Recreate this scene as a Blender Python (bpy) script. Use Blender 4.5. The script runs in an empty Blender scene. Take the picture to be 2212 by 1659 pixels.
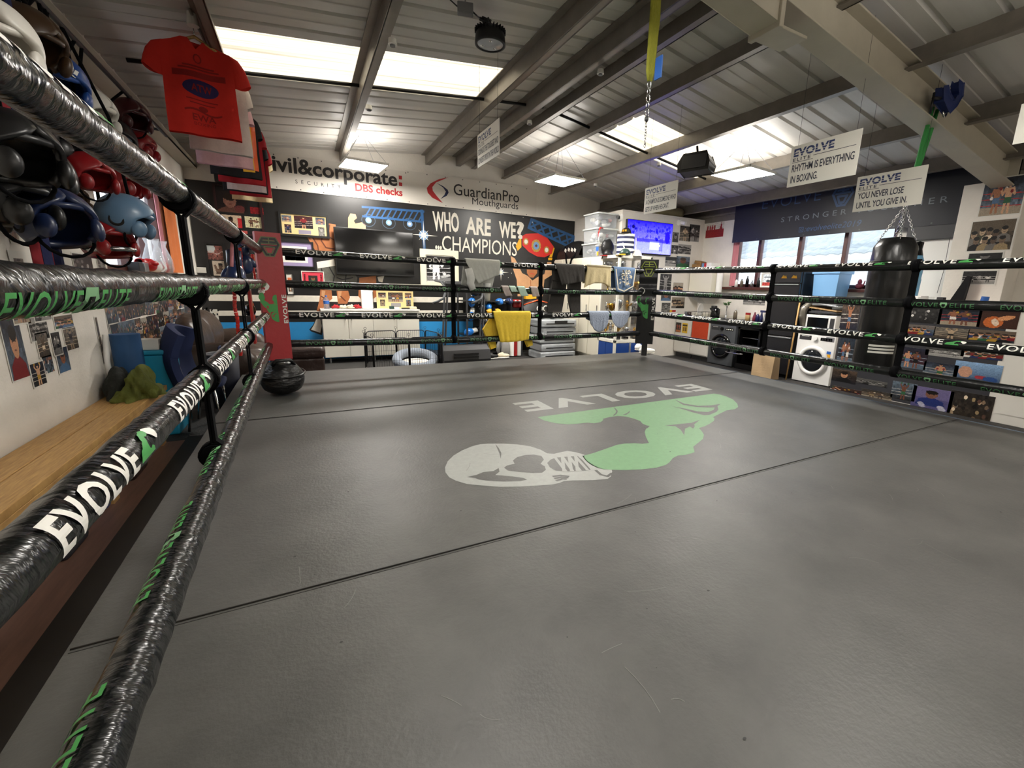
EXPOSURE = 2.2
SKY = 0.7
SKYLIGHT = 0.36
LED = 23.0
LED2 = 14.0
UPLIGHT = 0.12
FILL_TUBE = 6.0
OTHER_LEDS = [(0.9, 2.1), (3.2, 1.0), (3.2, -2.6)]
import bpy, bmesh, math, random
import numpy as np
from mathutils import Vector as V, Matrix as M
rnd = random.Random(7)
SC = bpy.context.scene
COL = SC.collection
PI = math.pi
# ------------------------------------------------------------------ camera
FPX, CX, CY, CAMH = 955.57, 1180.2, 831.8, 1.05
_rx = M.Rotation(math.radians(77.469), 3, 'X'); _rz = M.Rotation(math.radians(-28.543), 3, 'Z'); _rr = M.Rotation(math.radians(1.538), 3, 'Z')
CR = _rz @ _rx @ _rr
cam_data = bpy.data.cameras.new('camera'); cam = bpy.data.objects.new('camera', cam_data); COL.objects.link(cam)
cam.matrix_world = M.Translation((0, 0, CAMH)) @ CR.to_4x4()
cam_data.sensor_fit = 'HORIZONTAL'; cam_data.sensor_width = 36.0; cam_data.lens = 36.0*FPX/2212
cam_data.shift_x = -(CX-1106)/2212; cam_data.shift_y = (CY-829.5)/2212
cam_data.clip_start = 0.02; cam_data.clip_end = 200
SC.camera = cam
SC.view_settings.view_transform = 'Standard'
SC.view_settings.look = 'None'; SC.view_settings.gamma = 1.0; SC.view_settings.use_curve_mapping = False
SC.view_settings.exposure = EXPOSURE
# ------------------------------------------------------------------ world: bright overcast sky seen through the windows
wd = bpy.data.worlds.new('world'); SC.world = wd; wd.use_nodes = True
nt = wd.node_tree; bgn = nt.nodes['Background']
bgn.inputs[0].default_value = (0.80, 0.90, 1.0, 1); bgn.inputs[1].default_value = SKY
try:
    SC.cycles.use_denoising = True
    SC.cycles.max_bounces = 8; SC.cycles.diffuse_bounces = 4; SC.cycles.sample_clamp_indirect = 6.0
    SC.cycles.transparent_max_bounces = 16
except Exception: pass

def lin(c):
    if isinstance(c, str):
        c = c.lstrip('#'); c = c if len(c) == 6 else ''.join(k*2 for k in c); c = [int(c[i:i+2], 16)/255 for i in (0, 2, 4)]
    return tuple((x/12.92 if x <= 0.04045 else ((x+0.055)/1.055)**2.4) for x in c[:3])

# ------------------------------------------------------------------ pixel rays of the photograph, met with real planes of the room
def ray(x, y): return CR @ V(((x-CX)/FPX, -(y-CY)/FPX, -1))
def onX(x, y, X): d = ray(x, y); t = X/d.x; return V((X, d.y*t, CAMH+d.z*t))
def onY(x, y, Y): d = ray(x, y); t = Y/d.y; return V((d.x*t, Y, CAMH+d.z*t))
def onZ(x, y, Z=0.0): d = ray(x, y); t = (Z-CAMH)/d.z; return V((d.x*t, d.y*t, Z))

# ------------------------------------------------------------------ materials
MATS = {}
def mat(name, color='#808080', rough=0.5, metal=0.0, noise=None, bump=None, emit=None, trans=0.0, alpha=1.0, spec=0.5, attr=False, coat=0.0, wave=None):
    if name in MATS: return MATS[name]
    m = bpy.data.materials.new(name); m.use_nodes = True
    n = m.node_tree; p = n.nodes['Principled BSDF']; L = n.links.new
    c = lin(color)
    p.inputs['Base Color'].default_value = (*c, 1); p.inputs['Roughness'].default_value = rough; p.inputs['Metallic'].default_value = metal
    p.inputs['Specular IOR Level'].default_value = spec; p.inputs['Transmission Weight'].default_value = trans; p.inputs['Alpha'].default_value = alpha
    p.inputs['Coat Weight'].default_value = coat
    tc = None
    def coords(stretch=(1, 1, 1)):
        t = n.nodes.new('ShaderNodeTexCoord'); mp = n.nodes.new('ShaderNodeMapping'); mp.inputs['Scale'].default_value = stretch
        L(t.outputs['Object'], mp.inputs['Vector']); return mp.outputs['Vector']
    if attr:
        a = n.nodes.new('ShaderNodeAttribute'); a.attribute_name = 'Col'; L(a.outputs['Color'], p.inputs['Base Color'])
    if noise:
        sc, amt = noise[0], noise[1]; st = noise[2] if len(noise) > 2 else (1, 1, 1); col2 = noise[3] if len(noise) > 3 else None
        t = n.nodes.new('ShaderNodeTexNoise'); t.inputs['Scale'].default_value = sc; t.inputs['Detail'].default_value = 8; t.inputs['Roughness'].default_value = .65
        L(coords(st), t.inputs['Vector'])
        r = n.nodes.new('ShaderNodeMapRange'); r.inputs['From Min'].default_value = .3; r.inputs['From Max'].default_value = .7
        L(t.outputs['Fac'], r.inputs['Value'])
        mx = n.nodes.new('ShaderNodeMix'); mx.data_type = 'RGBA'
        k1 = tuple(x*(1-amt) for x in c); k2 = lin(col2) if col2 else tuple(min(1, x*(1+amt)) for x in c)
        mx.inputs['A'].default_value = (*k1, 1); mx.inputs['B'].default_value = (*k2, 1)
        L(r.outputs['Result'], mx.inputs['Factor']); L(mx.outputs['Result'], p.inputs['Base Color'])
    if bump:
        sc, strg = bump[0], bump[1]; st = bump[2] if len(bump) > 2 else (1, 1, 1); dist = bump[3] if len(bump) > 3 else .02
        t = n.nodes.new('ShaderNodeTexNoise'); t.inputs['Scale'].default_value = sc; t.inputs['Detail'].default_value = 4
        L(coords(st), t.inputs['Vector'])
        b = n.nodes.new('ShaderNodeBump'); b.inputs['Strength'].default_value = strg; b.inputs['Distance'].default_value = dist
        L(t.outputs['Fac'], b.inputs['Height']); L(b.outputs['Normal'], p.inputs['Normal'])
    if emit:
        p.inputs['Emission Color'].default_value = (*lin(emit[0]), 1); p.inputs['Emission Strength'].default_value = emit[1]
    MATS[name] = m; return m

# ------------------------------------------------------------------ lettering (built-in font turned into flat meshes)
_TX = {}
def text2d(s, bold=0.0, space=1.0, shear=0.0):
    k = (s, bold, space, shear)
    if k in _TX: return _TX[k]
    c = bpy.data.curves.new('lettering', 'FONT'); c.body = s; c.size = 1.0; c.resolution_u = 3; c.offset = bold; c.space_character = space; c.shear = shear
    o = bpy.data.objects.new('lettering', c); me = bpy.data.meshes.new_from_object(o)
    vs = [(v.co.x, v.co.y) for v in me.vertices]; fs = [tuple(f.vertices) for f in me.polygons]
    bpy.data.objects.remove(o); bpy.data.curves.remove(c); bpy.data.meshes.remove(me)
    _TX[k] = (vs, fs); return vs, fs
CAP = max(y for x, y in text2d('H')[0])

def cutmesh(vs, fs, step, axis=1):
    bm = bmesh.new(); bv = [bm.verts.new((x, y, 0)) for x, y in vs]
    for f in fs:
        try: bm.faces.new([bv[i] for i in f])
        except ValueError: pass
    lo = min(v[axis] for v in vs); hi = max(v[axis] for v in vs); y = lo+step
    no = (0, 1, 0) if axis else (1, 0, 0)
    while y < hi:
        bmesh.ops.bisect_plane(bm, geom=bm.verts[:]+bm.edges[:]+bm.faces[:], plane_co=(0, y, 0) if axis else (y, 0, 0), plane_no=no); y += step
    bm.verts.index_update(); bm.verts.ensure_lookup_table()
    out = ([(v.co.x, v.co.y) for v in bm.verts], [tuple(v.index for v in f.verts) for f in bm.faces]); bm.free(); return out

# ------------------------------------------------------------------ mesh builder
class G:
    def __init__(s, m=None): s.v = []; s.f = []; s.mi = []; s.ms = []; s.cur = 0; s.fc = []; s.anyc = False; s.c = None; s.ns = 0; s.sm = []; s.smooth = False; s.T = None; (s.m(m) if m else None)
    def m(s, m):
        if isinstance(m, str): m = MATS[m]
        if m not in s.ms: s.ms.append(m)
        s.cur = s.ms.index(m); return s
    def add(s, vs, fs):
        b = len(s.v)
        if s.T: vs = [s.T @ V(p) for p in vs]
        s.v += [tuple(p) for p in vs]
        for f in fs:
            s.f.append(tuple(b+i for i in f)); s.mi.append(s.cur); s.fc.append(s.c); s.sm.append(s.smooth)
        return s
    def box(s, c, d, r=0.0, ax='Z'):
        x, y, z = [k/2 for k in d]; R = M.Rotation(r, 3, ax) if isinstance(ax, str) else ax
        vs = [V(c)+R @ V((a*x, b*y, e*z)) for a in (-1, 1) for b in (-1, 1) for e in (-1, 1)]
        return s.add(vs, [(0, 1, 3, 2), (4, 6, 7, 5), (0, 4, 5, 1), (2, 3, 7, 6), (0, 2, 6, 4), (1, 5, 7, 3)])
    def bb(s, lo, hi): return s.box([(a+b)/2 for a, b in zip(lo, hi)], [abs(b-a) for a, b in zip(lo, hi)])
    def poly(s, pts): return s.add(pts, [tuple(range(len(pts)))])
    def fill(s, pts, fn):           # triangulated 2-D outline mapped by fn
        from mathutils.geometry import tessellate_polygon
        t = tessellate_polygon([[V((x, y, 0)) for x, y in pts]])
        return s.add([fn(x, y) for x, y in pts], [tuple(k) for k in t])
    def prism(s, pts, fn, d):       # outline + depth vector
        from mathutils.geometry import tessellate_polygon
        n = len(pts); a = [V(fn(x, y)) for x, y in pts]; d = V(d)
        t = tessellate_polygon([[V((x, y, 0)) for x, y in pts]])
        fs = [tuple(k) for k in t]+[tuple(i+n for i in reversed(k)) for k in t]+[(i, (i+1) % n, n+(i+1) % n, n+i) for i in range(n)]
        return s.add(a+[p+d for p in a], fs)
    def ring(s, fn, nu, nv, cu=False, cv=False):   # grid fn(i/nu, j/nv)
        U = nu if cu else nu+1; W = nv if cv else nv+1
        vs = [fn(i/nu, j/nv) for i in range(U) for j in range(W)]
        fs = [(i*W+j, ((i+1) % U)*W+j, ((i+1) % U)*W+(j+1) % W, i*W+(j+1) % W) for i in range(nu) for j in range(nv)]
        return s.add(vs, fs)
    def tube(s, path, r, n=8, cap=True, closed=False):
        P = [V(p) for p in path]; k = len(P); R = r if isinstance(r, (list, tuple)) else [r]*k
        up = None; rings = []
        for i, p in enumerate(P):
            if closed: d = (P[(i+1) % k]-P[i-1])
            else: d = (P[min(i+1, k-1)]-P[max(i-1, 0)])
            d.normalize()
            if up is None: up = V((0, 0, 1)) if abs(d.z) < .9 else V((1, 0, 0))
            a = d.cross(up)
            if a.length < 1e-5: a = d.cross(V((0, 1, 0)))
            a.normalize(); b = a.cross(d); up = b
            rings.append([p+R[i]*(math.cos(t*2*PI/n)*a+math.sin(t*2*PI/n)*b) for t in range(n)])
        vs = [q for rg in rings for q in rg]; kk = k if closed else k-1
        fs = [(i*n+j, i*n+(j+1) % n, ((i+1) % k)*n+(j+1) % n, ((i+1) % k)*n+j) for i in range(kk) for j in range(n)]
        if cap and not closed: fs += [tuple(reversed(range(n))), tuple((k-1)*n+j for j in range(n))]
        o = s.smooth; s.smooth = True; s.add(vs, fs); s.smooth = o; return s
    def cyl(s, p0, p1, r, r1=None, n=20):
        p0 = V(p0); p1 = V(p1); d = (p1-p0).normalized(); u = V((0, 0, 1)) if abs(d.z) < .9 else V((1, 0, 0)); a = d.cross(u).normalized(); b = a.cross(d); r1 = r if r1 is None else r1
        c = [(math.cos(t*2*PI/n), math.sin(t*2*PI/n)) for t in range(n)]
        vs = [p0+r*(x*a+y*b) for x, y in c]+[p1+r1*(x*a+y*b) for x, y in c]
        o = s.smooth; s.smooth = True; s.add(vs, [(j, (j+1) % n, n+(j+1) % n, n+j) for j in range(n)]); s.smooth = o
        s.add(vs[:n], [tuple(reversed(range(n)))]); return s.add(vs[n:], [tuple(range(n))])
    def lathe(s, prof, o=(0, 0, 0), n=24, ax=None):   # prof (r,z)
        o = V(o); R = ax or M.Identity(3)
        q = s.smooth; s.smooth = True
        s.ring(lambda u, w: o+R @ V((prof[round(w*(len(prof)-1))][0]*math.cos(u*2*PI), prof[round(w*(len(prof)-1))][0]*math.sin(u*2*PI), prof[round(w*(len(prof)-1))][1])), n, len(prof)-1, cu=True)
        s.smooth = q; return s
    def ball(s, c, r, nu=16, nv=10, R=None, fn=None):
        c = V(c); r = V(r) if not isinstance(r, (int, float)) else V((r, r, r)); R = R or M.Identity(3)
        def g(u, w):
            t = u*2*PI; p = (w-.5)*PI; q = V((math.cos(p)*math.cos(t), math.cos(p)*math.sin(t), math.sin(p)))
            if fn: q = fn(q)
            return c+R @ V((q.x*r.x, q.y*r.y, q.z*r.z))
        o = s.smooth; s.smooth = True; s.ring(g, nu, nv, cu=True); s.smooth = o; return s
    def torus(s, c, R0, r, ax=None, n=24, k=8):
        A = ax or M.Identity(3); return s.tube([V(c)+A @ V((R0*math.cos(t*2*PI/n), R0*math.sin(t*2*PI/n), 0)) for t in range(n)], r, k, closed=True)
    def text(s, t, fn, h, bold=0.0, space=1.0, shear=0.0, w=None, cut=None, align='l'):   # fn(x,y) metres; cap height h; optional forced width w
        vs, fs = text2d(t, bold, space, shear)
        x0 = min(p[0] for p in vs); x1 = max(p[0] for p in vs); k = h/CAP; kx = k if w is None else w/(x1-x0)
        W = (x1-x0)*kx; o = {'l': 0, 'c': -W/2, 'r': -W}[align]
        q = [((x-x0)*kx+o, y*k) for x, y in vs]
        if cut: q, fs = cutmesh(q, fs, cut)
        s.add([fn(x, y) for x, y in q], fs); return W
    def build(s, name, parent=None, bevel=0, sub=0, solid=0, seg=2, smooth=False):
        me = bpy.data.meshes.new(name); o = bpy.data.objects.new(name, me); COL.objects.link(o)
        vs = s.v; off = V((0, 0, 0))
        if parent is None:
            a = np.array(vs); off = V(((a[:, 0].min()+a[:, 0].max())/2, (a[:, 1].min()+a[:, 1].max())/2, a[:, 2].min())); vs = (a-np.array(off)).tolist()
        me.from_pydata([tuple(p) for p in vs], [], s.f); o.location = off
        for m in s.ms: me.materials.append(m)
        me.polygons.foreach_set('material_index', s.mi)
        if any(s.sm) or smooth: me.polygons.foreach_set('use_smooth', [True]*len(s.f) if smooth else s.sm)
        if any(c is not None for c in s.fc):
            at = me.attributes.new('Col', 'FLOAT_COLOR', 'FACE')
            at.data.foreach_set('color', [k for c in s.fc for k in ((*c, 1.0) if c is not None else (.5, .5, .5, 1.0))])
        me.update()
        if parent is not None:
            o.parent = parent
            if parent.type == 'EMPTY': o.matrix_parent_inverse = parent.matrix_basis.inverted()
            elif parent.parent is None: o.matrix_parent_inverse = parent.matrix_basis.inverted()
        if solid: k = o.modifiers.new('thick', 'SOLIDIFY'); k.thickness = solid; k.offset = 0
        if bevel: k = o.modifiers.new('bevel', 'BEVEL'); k.width = bevel; k.segments = seg; k.limit_method = 'ANGLE'; k.angle_limit = math.radians(40)
        if sub: k = o.modifiers.new('sub', 'SUBSURF'); k.levels = sub; k.render_levels = sub
        return o

def thing(name, label, cat, loc=(0, 0, 0), rz=0.0, group=None):
    o = bpy.data.objects.new(name, None); COL.objects.link(o); o.empty_display_size = .1
    o.matrix_basis = M.Translation(V(loc)) @ M.Rotation(rz, 4, 'Z'); tag(o, label, cat, group); return o
def tag(o, label, cat, group=None, kind=None):
    o['label'] = label; o['category'] = cat
    if group: o['group'] = group
    if kind: o['kind'] = kind
    return o
def struct(o): o['kind'] = 'structure'; return o
def dup(o, parent=None):
    c = o.copy(); COL.objects.link(c)
    if parent: c.parent = parent
    for ch in list(o.children): dup(ch, c)
    return c
def plane(o, ux, uy, lift=0.0):
    o = V(o); ux = V(ux).normalized(); uy = V(uy).normalized(); n = ux.cross(uy)*lift
    return lambda x, y: o+ux*x+uy*y+n
def stroke(g, pts, w, fn, closed=False):      # flat line of width w along 2-D points
    P = [V((x, y)) for x, y in pts]; n = len(P)
    for i in range(n if closed else n-1):
        a, b = P[i], P[(i+1) % n]; d = (b-a)
        if d.length < 1e-6: continue
        d.normalize(); e = V((-d.y, d.x))*w/2; a = a-d*w*.35; b = b+d*w*.35
        q = [V(fn(*k)) for k in (a-e, b-e, b+e, a+e)]; nn = (q[1]-q[0]).cross(q[3]-q[0])
        if nn.length > 0: nn.normalize(); g.ns += 1; q = [k+nn*((g.ns % 24)*1.6e-5) for k in q]
        g.add(q, [(0, 1, 2, 3)])
def ell(cx, cy, rx, ry, n=20, a0=0, a1=2*PI):
    return [(cx+rx*math.cos(a0+(a1-a0)*i/n), cy+ry*math.sin(a0+(a1-a0)*i/n)) for i in range(n if a1-a0 > 6.2 else n+1)]
# ------------------------------------------------------------------ room dimensions (mat top = 0)
XL, XR, YB, YF, ZF = -1.4, 7.4, 8.6, -3.4, -0.31
RX, RZ, SL, SR = 2.84, 3.37, 0.105, 0.158
def roofz(x): return RZ-(SL*(RX-x) if x < RX else SR*(x-RX))
for nm, c, kw in [
    ('white_paint', '#e2dcd2', dict(rough=.75, noise=(3, .06), bump=(40, .15))), ('black_paint', '#141313', dict(rough=.45, noise=(2, .3))),
    ('rubber_floor', '#302e2d', dict(rough=.7, noise=(9, .25), bump=(60, .3))), ('roof_sheet', '#c9c6c0', dict(rough=.42, noise=(1.2, .07, (.3, 6, 1)))),
    ('canvas_white', '#939590', dict(rough=.5, noise=(30, .07))), ('canvas_green', '#668d65', dict(rough=.55, noise=(30, .07))), ('canvas_scuff', '#6d6c68', dict(rough=.5)), ('steel', '#7f786f', dict(rough=.4, metal=.25, noise=(5, .15))), ('cream_steel', '#b7b09f', dict(rough=.5, noise=(4, .07))),
    ('dark_brown_wood', '#4a2119', dict(rough=.4, noise=(8, .2, (1, 6, 1)))), ('glass', '#ffffff', dict(rough=.0, trans=1.0, alpha=.12, spec=.4)),
    ('black_vinyl', '#101212', dict(rough=.26, bump=(1, .4, (24, 7, 7), .016))), ('black_vinyl_left', '#0e1010', dict(rough=.24, bump=(1, .8, (6, 20, 6), .03))), ('black_vinyl_right', '#101212', dict(rough=.26, bump=(1, .4, (7, 24, 7), .016))), ('black_webbing', '#08080a', dict(rough=.9, spec=.1)),
    ('print_white', '#e4e2da', dict(rough=.5)), ('print_green', '#3f9448', dict(rough=.5)), ('rope_green', '#35663d', dict(rough=.5)), ('rope_emblem', '#6f9f72', dict(rough=.5)), ('print_green_pale', '#8fd48c', dict(rough=.6, noise=(30, .07))),
    ('canvas', '#4c4b48', dict(rough=.46, noise=(2.6, .26), bump=(70, .1))), ('black', '#0c0c0c', dict(rough=.5)), ('black_gloss', '#080809', dict(rough=.12)),
    ('white_plastic', '#e6e3dc', dict(rough=.35)), ('chrome', '#c9c9c9', dict(rough=.15, metal=1)), ('dark_grey', '#2f2f31', dict(rough=.5)), ('grey', '#77777a', dict(rough=.5)),
    ('photo_print', '#808080', dict(rough=.35, attr=True)), ('photo_paper', '#d9d6cd', dict(rough=.5)), ('red_vinyl', '#a4262b', dict(rough=.42, bump=(20, .2))),
    ('olive_print', '#5b6038', dict(rough=.5)), ('pine', '#b98c52', dict(rough=.5, noise=(7, .25, (14, 1, 1), '#d0a768')))]:
    mat(nm, c, **kw)
# roof-light sheets lit by the sky behind them
def skylight_mat():
    m = mat('skylight_sheet', '#f2ead2', rough=.4, emit=('#fff3d8', SKYLIGHT)); n = m.node_tree; L = n.links.new; p = n.nodes['Principled BSDF']
    t = n.nodes.new('ShaderNodeTexCoord'); w = n.nodes.new('ShaderNodeTexNoise'); mp = n.nodes.new('ShaderNodeMapping'); mp.inputs['Scale'].default_value = (.15, 9, 1)
    w.inputs['Scale'].default_value = 2.0; w.inputs['Detail'].default_value = 3
    L(t.outputs['Object'], mp.inputs['Vector']); L(mp.outputs['Vector'], w.inputs['Vector'])
    r = n.nodes.new('ShaderNodeMapRange'); r.inputs['From Min'].default_value = .35; r.inputs['From Max'].default_value = .65; r.inputs['To Min'].default_value = SKYLIGHT*.45; r.inputs['To Max'].default_value = SKYLIGHT*1.25
    L(w.outputs['Fac'], r.inputs['Value']); L(r.outputs['Result'], p.inputs['Emission Strength']); return m
skylight_mat()

# floor
g = G('rubber_floor'); g.bb((XL-.2, YF-.2, ZF-.15), (XR+.2, YB+.2, ZF)); struct(g.build('floor'))
mat('brown_boards', '#75574a', rough=.5, noise=(3, .2, (10, 1, 1)))
g = G('brown_boards'); g.bb((XL, YF, ZF), (-.72, 4.6, ZF+.003)); struct(g.build('floor'))
# back wall (gable)
def gable(nm, y0, y1):
    g = G('white_paint'); P = [(XL-.2, ZF), (XR+.2, ZF), (XR+.2, roofz(XR+.2)+.06), (RX, RZ+.06), (XL-.2, roofz(XL-.2)+.06)]
    g.prism(P, lambda x, z: (x, y0, z), (0, y1-y0, 0)); return struct(g.build(nm))
gable('wall_back', YB, YB+.15); gable('wall_front', YF-.15, YF)
# side walls with window openings
WR = dict(y0=3.42, y1=6.12, z0=1.14, z1=2.2)      # right window
WL = dict(y0=5.0, y1=6.95, z0=1.08, z1=1.98)      # left window
def sidewall(nm, x0, x1, ztop, w):
    g = G('white_paint')
    g.bb((x0, YF, ZF), (x1, w['y0'], ztop)); g.bb((x0, w['y1'], ZF), (x1, YB, ztop))
    g.bb((x0, w['y0'], ZF), (x1, w['y1'], w['z0'])); g.bb((x0, w['y0'], w['z1']), (x1, w['y1'], ztop)); return struct(g.build(nm))
sidewall('wall_left', XL-.15, XL, roofz(XL)+.05, WL); sidewall('wall_right', XR, XR+.15, roofz(XR)+.02, WR)
# windows: dark brown frames, panes
def window(nm, x, w, mull, xo):
    g = G('dark_brown_wood'); t = .045
    for a in mull: g.bb((x-t/2, a-.03, w['z0']), (x+t/2+.04, a+.03, w['z1']))
    for z in (w['z0']+.03, w['z1']-.03): g.bb((x-t/2, w['y0'], z-.03), (x+t/2+.04, w['y1'], z+.03))
    o = struct(g.build(nm, bevel=.005))
    g = G('glass'); g.bb((x+.005, w['y0'], w['z0']), (x+.011, w['y1'], w['z1'])); p = g.build('pane', o); return o
w1 = window('window_1', XR+.05, WR, [3.45, 4.12, 4.85, 5.62, 6.09], 1)
w2 = window('window_2', XL-.09, WL, [5.03, 5.7, 6.35, 6.92], -1)
g = G('dark_brown_wood'); g.bb((XR-.09, 3.3, 1.09), (XR+.1, 6.28, 1.14)); struct(g.build('trim_1', bevel=.008))
g = G('pine'); g.bb((XL-.1, 4.85, 1.02), (XL+.1, 7.1, 1.075)); struct(g.build('trim_2', bevel=.008))
# left jamb: pink curtain lining seen at the right window's far edge
# roof: trapezoidal sheets, ribs across the slope
def sheet(g, x0, x1, y0, y1, dz=0):
    prof = []; y = y0; p = .335
    base = math.floor(y0/p)*p
    ys = sorted(set([y0, y1]+[k for i in range(int((y1-base)/p)+2) for k in (base+i*p, base+i*p+.012, base+i*p+.05, base+i*p+.062, base+i*p+.19, base+i*p+.2, base+i*p+.21) if y0 < k < y1]))
    def off(y):
        q = (y-base) % p
        if q < .012: return .028*q/.012
        if q < .05: return .028
        if q < .062: return .028*(.062-q)/.012
        if .19 < q < .21: return -.006
        return 0
    vs = []; fs = []
    for i, y in enumerate(ys):
        for x in (x0, x1): vs.append((x, y, roofz(x)+off(y)+dz))
    for i in range(len(ys)-1): fs.append((2*i, 2*i+1, 2*i+3, 2*i+2))
    g.add(vs, fs)
SY0, SY1 = 4.88, 5.85
g = G('roof_sheet')
for a, b in ((XL-.2, RX), (RX, XR+.2)): sheet(g, a, b, YF-.1, SY0); sheet(g, a, b, SY1, YB+.1)
SKY_L = (-.52, 2.16); SKY_R = (3.93, 6.2)
sheet(g, XL-.2, SKY_L[0], SY0, SY1); sheet(g, SKY_L[1], RX, SY0, SY1); sheet(g, RX, SKY_R[0], SY0, SY1); sheet(g, SKY_R[1], XR+.2, SY0, SY1)
struct(g.build('ceiling', solid=.012))
for i, (a, b) in enumerate((SKY_L, SKY_R)):
    g = G('skylight_sheet'); sheet(g, a, b, SY0-.02, SY1+.02, .012); struct(g.build('window_%d' % (3+i)))
# purlins
def purlin(x, d=.17, fl=.07, side=1, t=.012, z=None):
    g = G('steel'); zt = (roofz(x) if z is None else z)-.006
    g.bb((x-t/2, YF, zt-d), (x+t/2, YB-.01, zt)); a = x if side > 0 else x-fl
    g.bb((a, YF, zt-d), (a+fl, YB-.01, zt-d+t)); g.bb((x-fl if side > 0 else x, YF, zt-t-.01), (x if side > 0 else x+fl, YB-.01, zt-.01))
    g.bb((a+fl-t/2, YF, zt-d), (a+fl+t/2, YB-.01, zt-d+.03))
    return struct(g.build('roof_beam'))
for x, s in ((-.5, 1), (.7, 1), (2.1, 1), (2.66, 1), (3.02, -1), (3.62, -1), (4.66, -1), (5.9, -1), (6.95, -1)): purlin(x, side=s)
# eave beams
g = G('cream_steel'); g.bb((XL, YF, 2.6), (XL+.17, YB, 2.63)); g.bb((XL, YF, 2.6), (XL+.05, YB, 2.84)); g.bb((XL+.14, YF, 2.6), (XL+.17, YB, 2.68)); struct(g.build('roof_beam'))
g = G('steel'); g.bb((XR-.1, YF, 2.5), (XR, YB, 2.53)); g.bb((XR-.02, YF, 2.4), (XR, YB, 2.64)); struct(g.build('roof_beam'))
# portal frame: rafters as I-sections along the slope, column by the right wall
def ibeam(g, p0, p1, w, d, t=.014, up=V((0, 0, 1))):
    p0 = V(p0); p1 = V(p1); L = (p1-p0).length; e = (p1-p0).normalized(); s = e.cross(up).normalized(); u = s.cross(e)
    R = M((e, s, u)).transposed()
    c = (p0+p1)/2
    for k in (-1, 1): g.box(c+u*k*(d/2), (L, w, t), ax=R)
    g.box(c, (L, t, d), ax=R)
g = G('cream_steel'); YR = 2.31
ibeam(g, (XR-.25, YR, 2.43), (RX, YR, 3.06), .2, .3); ibeam(g, (XL, YR, 2.66), (RX, YR, 3.06), .2, .3)
g.prism([(0, 0), (.75, -.12), (.75, .1), (0, .1)], lambda x, z: (RX+x-.75, YR-.1, 2.87+z), (0, .2, 0)); g.bb((RX-.02, YR-.12, 2.72), (RX+.02, YR+.12, 3.25))
g.bb((RX+.02, YR-.1, 2.73), (RX+.3, YR+.1, 2.75))
struct(g.build('roof_beam', bevel=.004))
g = G('cream_steel'); ibeam(g, (XR-.16, YR, ZF), (XR-.16, YR, 2.6), .2, .3, up=V((1, 0, 0))); struct(g.build('column', bevel=.004))
# boxed-in corner room that carries the wall screen
BX0, BY0, BZ1 = 5.27, 6.94, 2.44
g = G('white_paint'); g.bb((BX0, BY0, ZF), (XR, BY0+.1, BZ1)); g.bb((BX0, BY0+.1, ZF), (BX0+.1, YB, BZ1)); g.bb((BX0, BY0, BZ1), (XR, YB, BZ1+.03)); struct(g.build('wall_partition', bevel=.004))
# neighbouring building outside the right window, and a hedge-free bright yard wall outside the left one
mat('clad_white', '#dfe2e4', rough=.5, noise=(2, .04)); mat('roof_tile_grey', '#7f878a', rough=.6, noise=(6, .3)); mat('orange_cloth', '#cf7238', rough=.8, noise=(4, .08))
t = thing('neighbouring_building', 'pale clad building with grey corrugated roof edge outside the right-hand window', 'building', (12.3, 4.8, -.6))
g = G('clad_white'); g.bb((11.5, -3, -.6), (13, 12, 1.93))
for i in range(75): g.bb((11.47, -3+i*.2, -.6), (11.5, -3+i*.2+.03, 1.78))
g.build('wall', t)
g = G('roof_tile_grey')
def rf(u, w):
    y = -3+u*15; x = 11.1+w*2.0; return V((x, y, 1.98+w*.9+.05*(abs((y/.28) % 1-.5)*2-.5)))
g.ring(rf, 160, 4); g.build('roof', t, solid=.03)
g = G('white_plastic'); g.bb((11.05, -3, 1.84), (11.2, 12, 1.92)); g.build('gutter', t)
# ------------------------------------------------------------------ lamps hung from the roof
mat('led_panel', '#ffffff', rough=.4, emit=('#fffaf2', LED)); mat('led_uplight', '#ffffff', rough=.4, emit=('#fffaf2', LED*UPLIGHT)); mat('wire', '#3a3a3c', rough=.5, metal=.4)
mat('led_panel_near', '#ffffff', rough=.4, emit=('#fffaf2', LED2))
def led(x, y, z, label, rz=0.0, m='led_panel'):
    t = thing('ceiling_light', label, 'light', (x, y, z), rz, 'square hung LED panels')
    g = G('white_plastic')
    for a, b in (((-.3, -.3), (.3, -.285)), ((-.3, .285), (.3, .3)), ((-.3, -.3), (-.285, .3)), ((.285, -.3), (.3, .3))): g.T = M.Translation((x, y, z)) @ M.Rotation(rz, 4, 'Z'); g.bb((*a, -.012), (*b, .018))
    g.build('frame', t)
    g = G('led_uplight'); g.T = M.Translation((x, y, z)) @ M.Rotation(rz, 4, 'Z'); g.bb((-.285, -.285, .012), (.285, .285, .016)); g.build('added_uplight', t)  # glowing top face added to throw extra light on the ceiling
    g = G(m); g.T = M.Translation((x, y, z)) @ M.Rotation(rz, 4, 'Z'); g.bb((-.285, -.285, -.008), (.285, .285, .0)); g.build('diffuser', t)
    g = G('wire'); R = M.Rotation(rz, 3, 'Z')
    for a in (-1, 1):
        for b in (-1, 1): g.tube([V((x, y, z))+R @ V((a*.28, b*.28, .01)), (x+a*.03, y+b*.03, roofz(x)-.01)], .0025, 5)
    g.build('hanging_wire', t)
led(.935, 7.65, 2.75, 'square LED panel hanging in front of the white banner with black lettering', .1)
led(3.72, 6.58, 2.7, 'square LED panel hanging near the back wall beyond the mouthguard banner', .1)
led(5.33, 4.43, 2.6, 'square LED panel hanging beside the black loudspeaker', .1)
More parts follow.
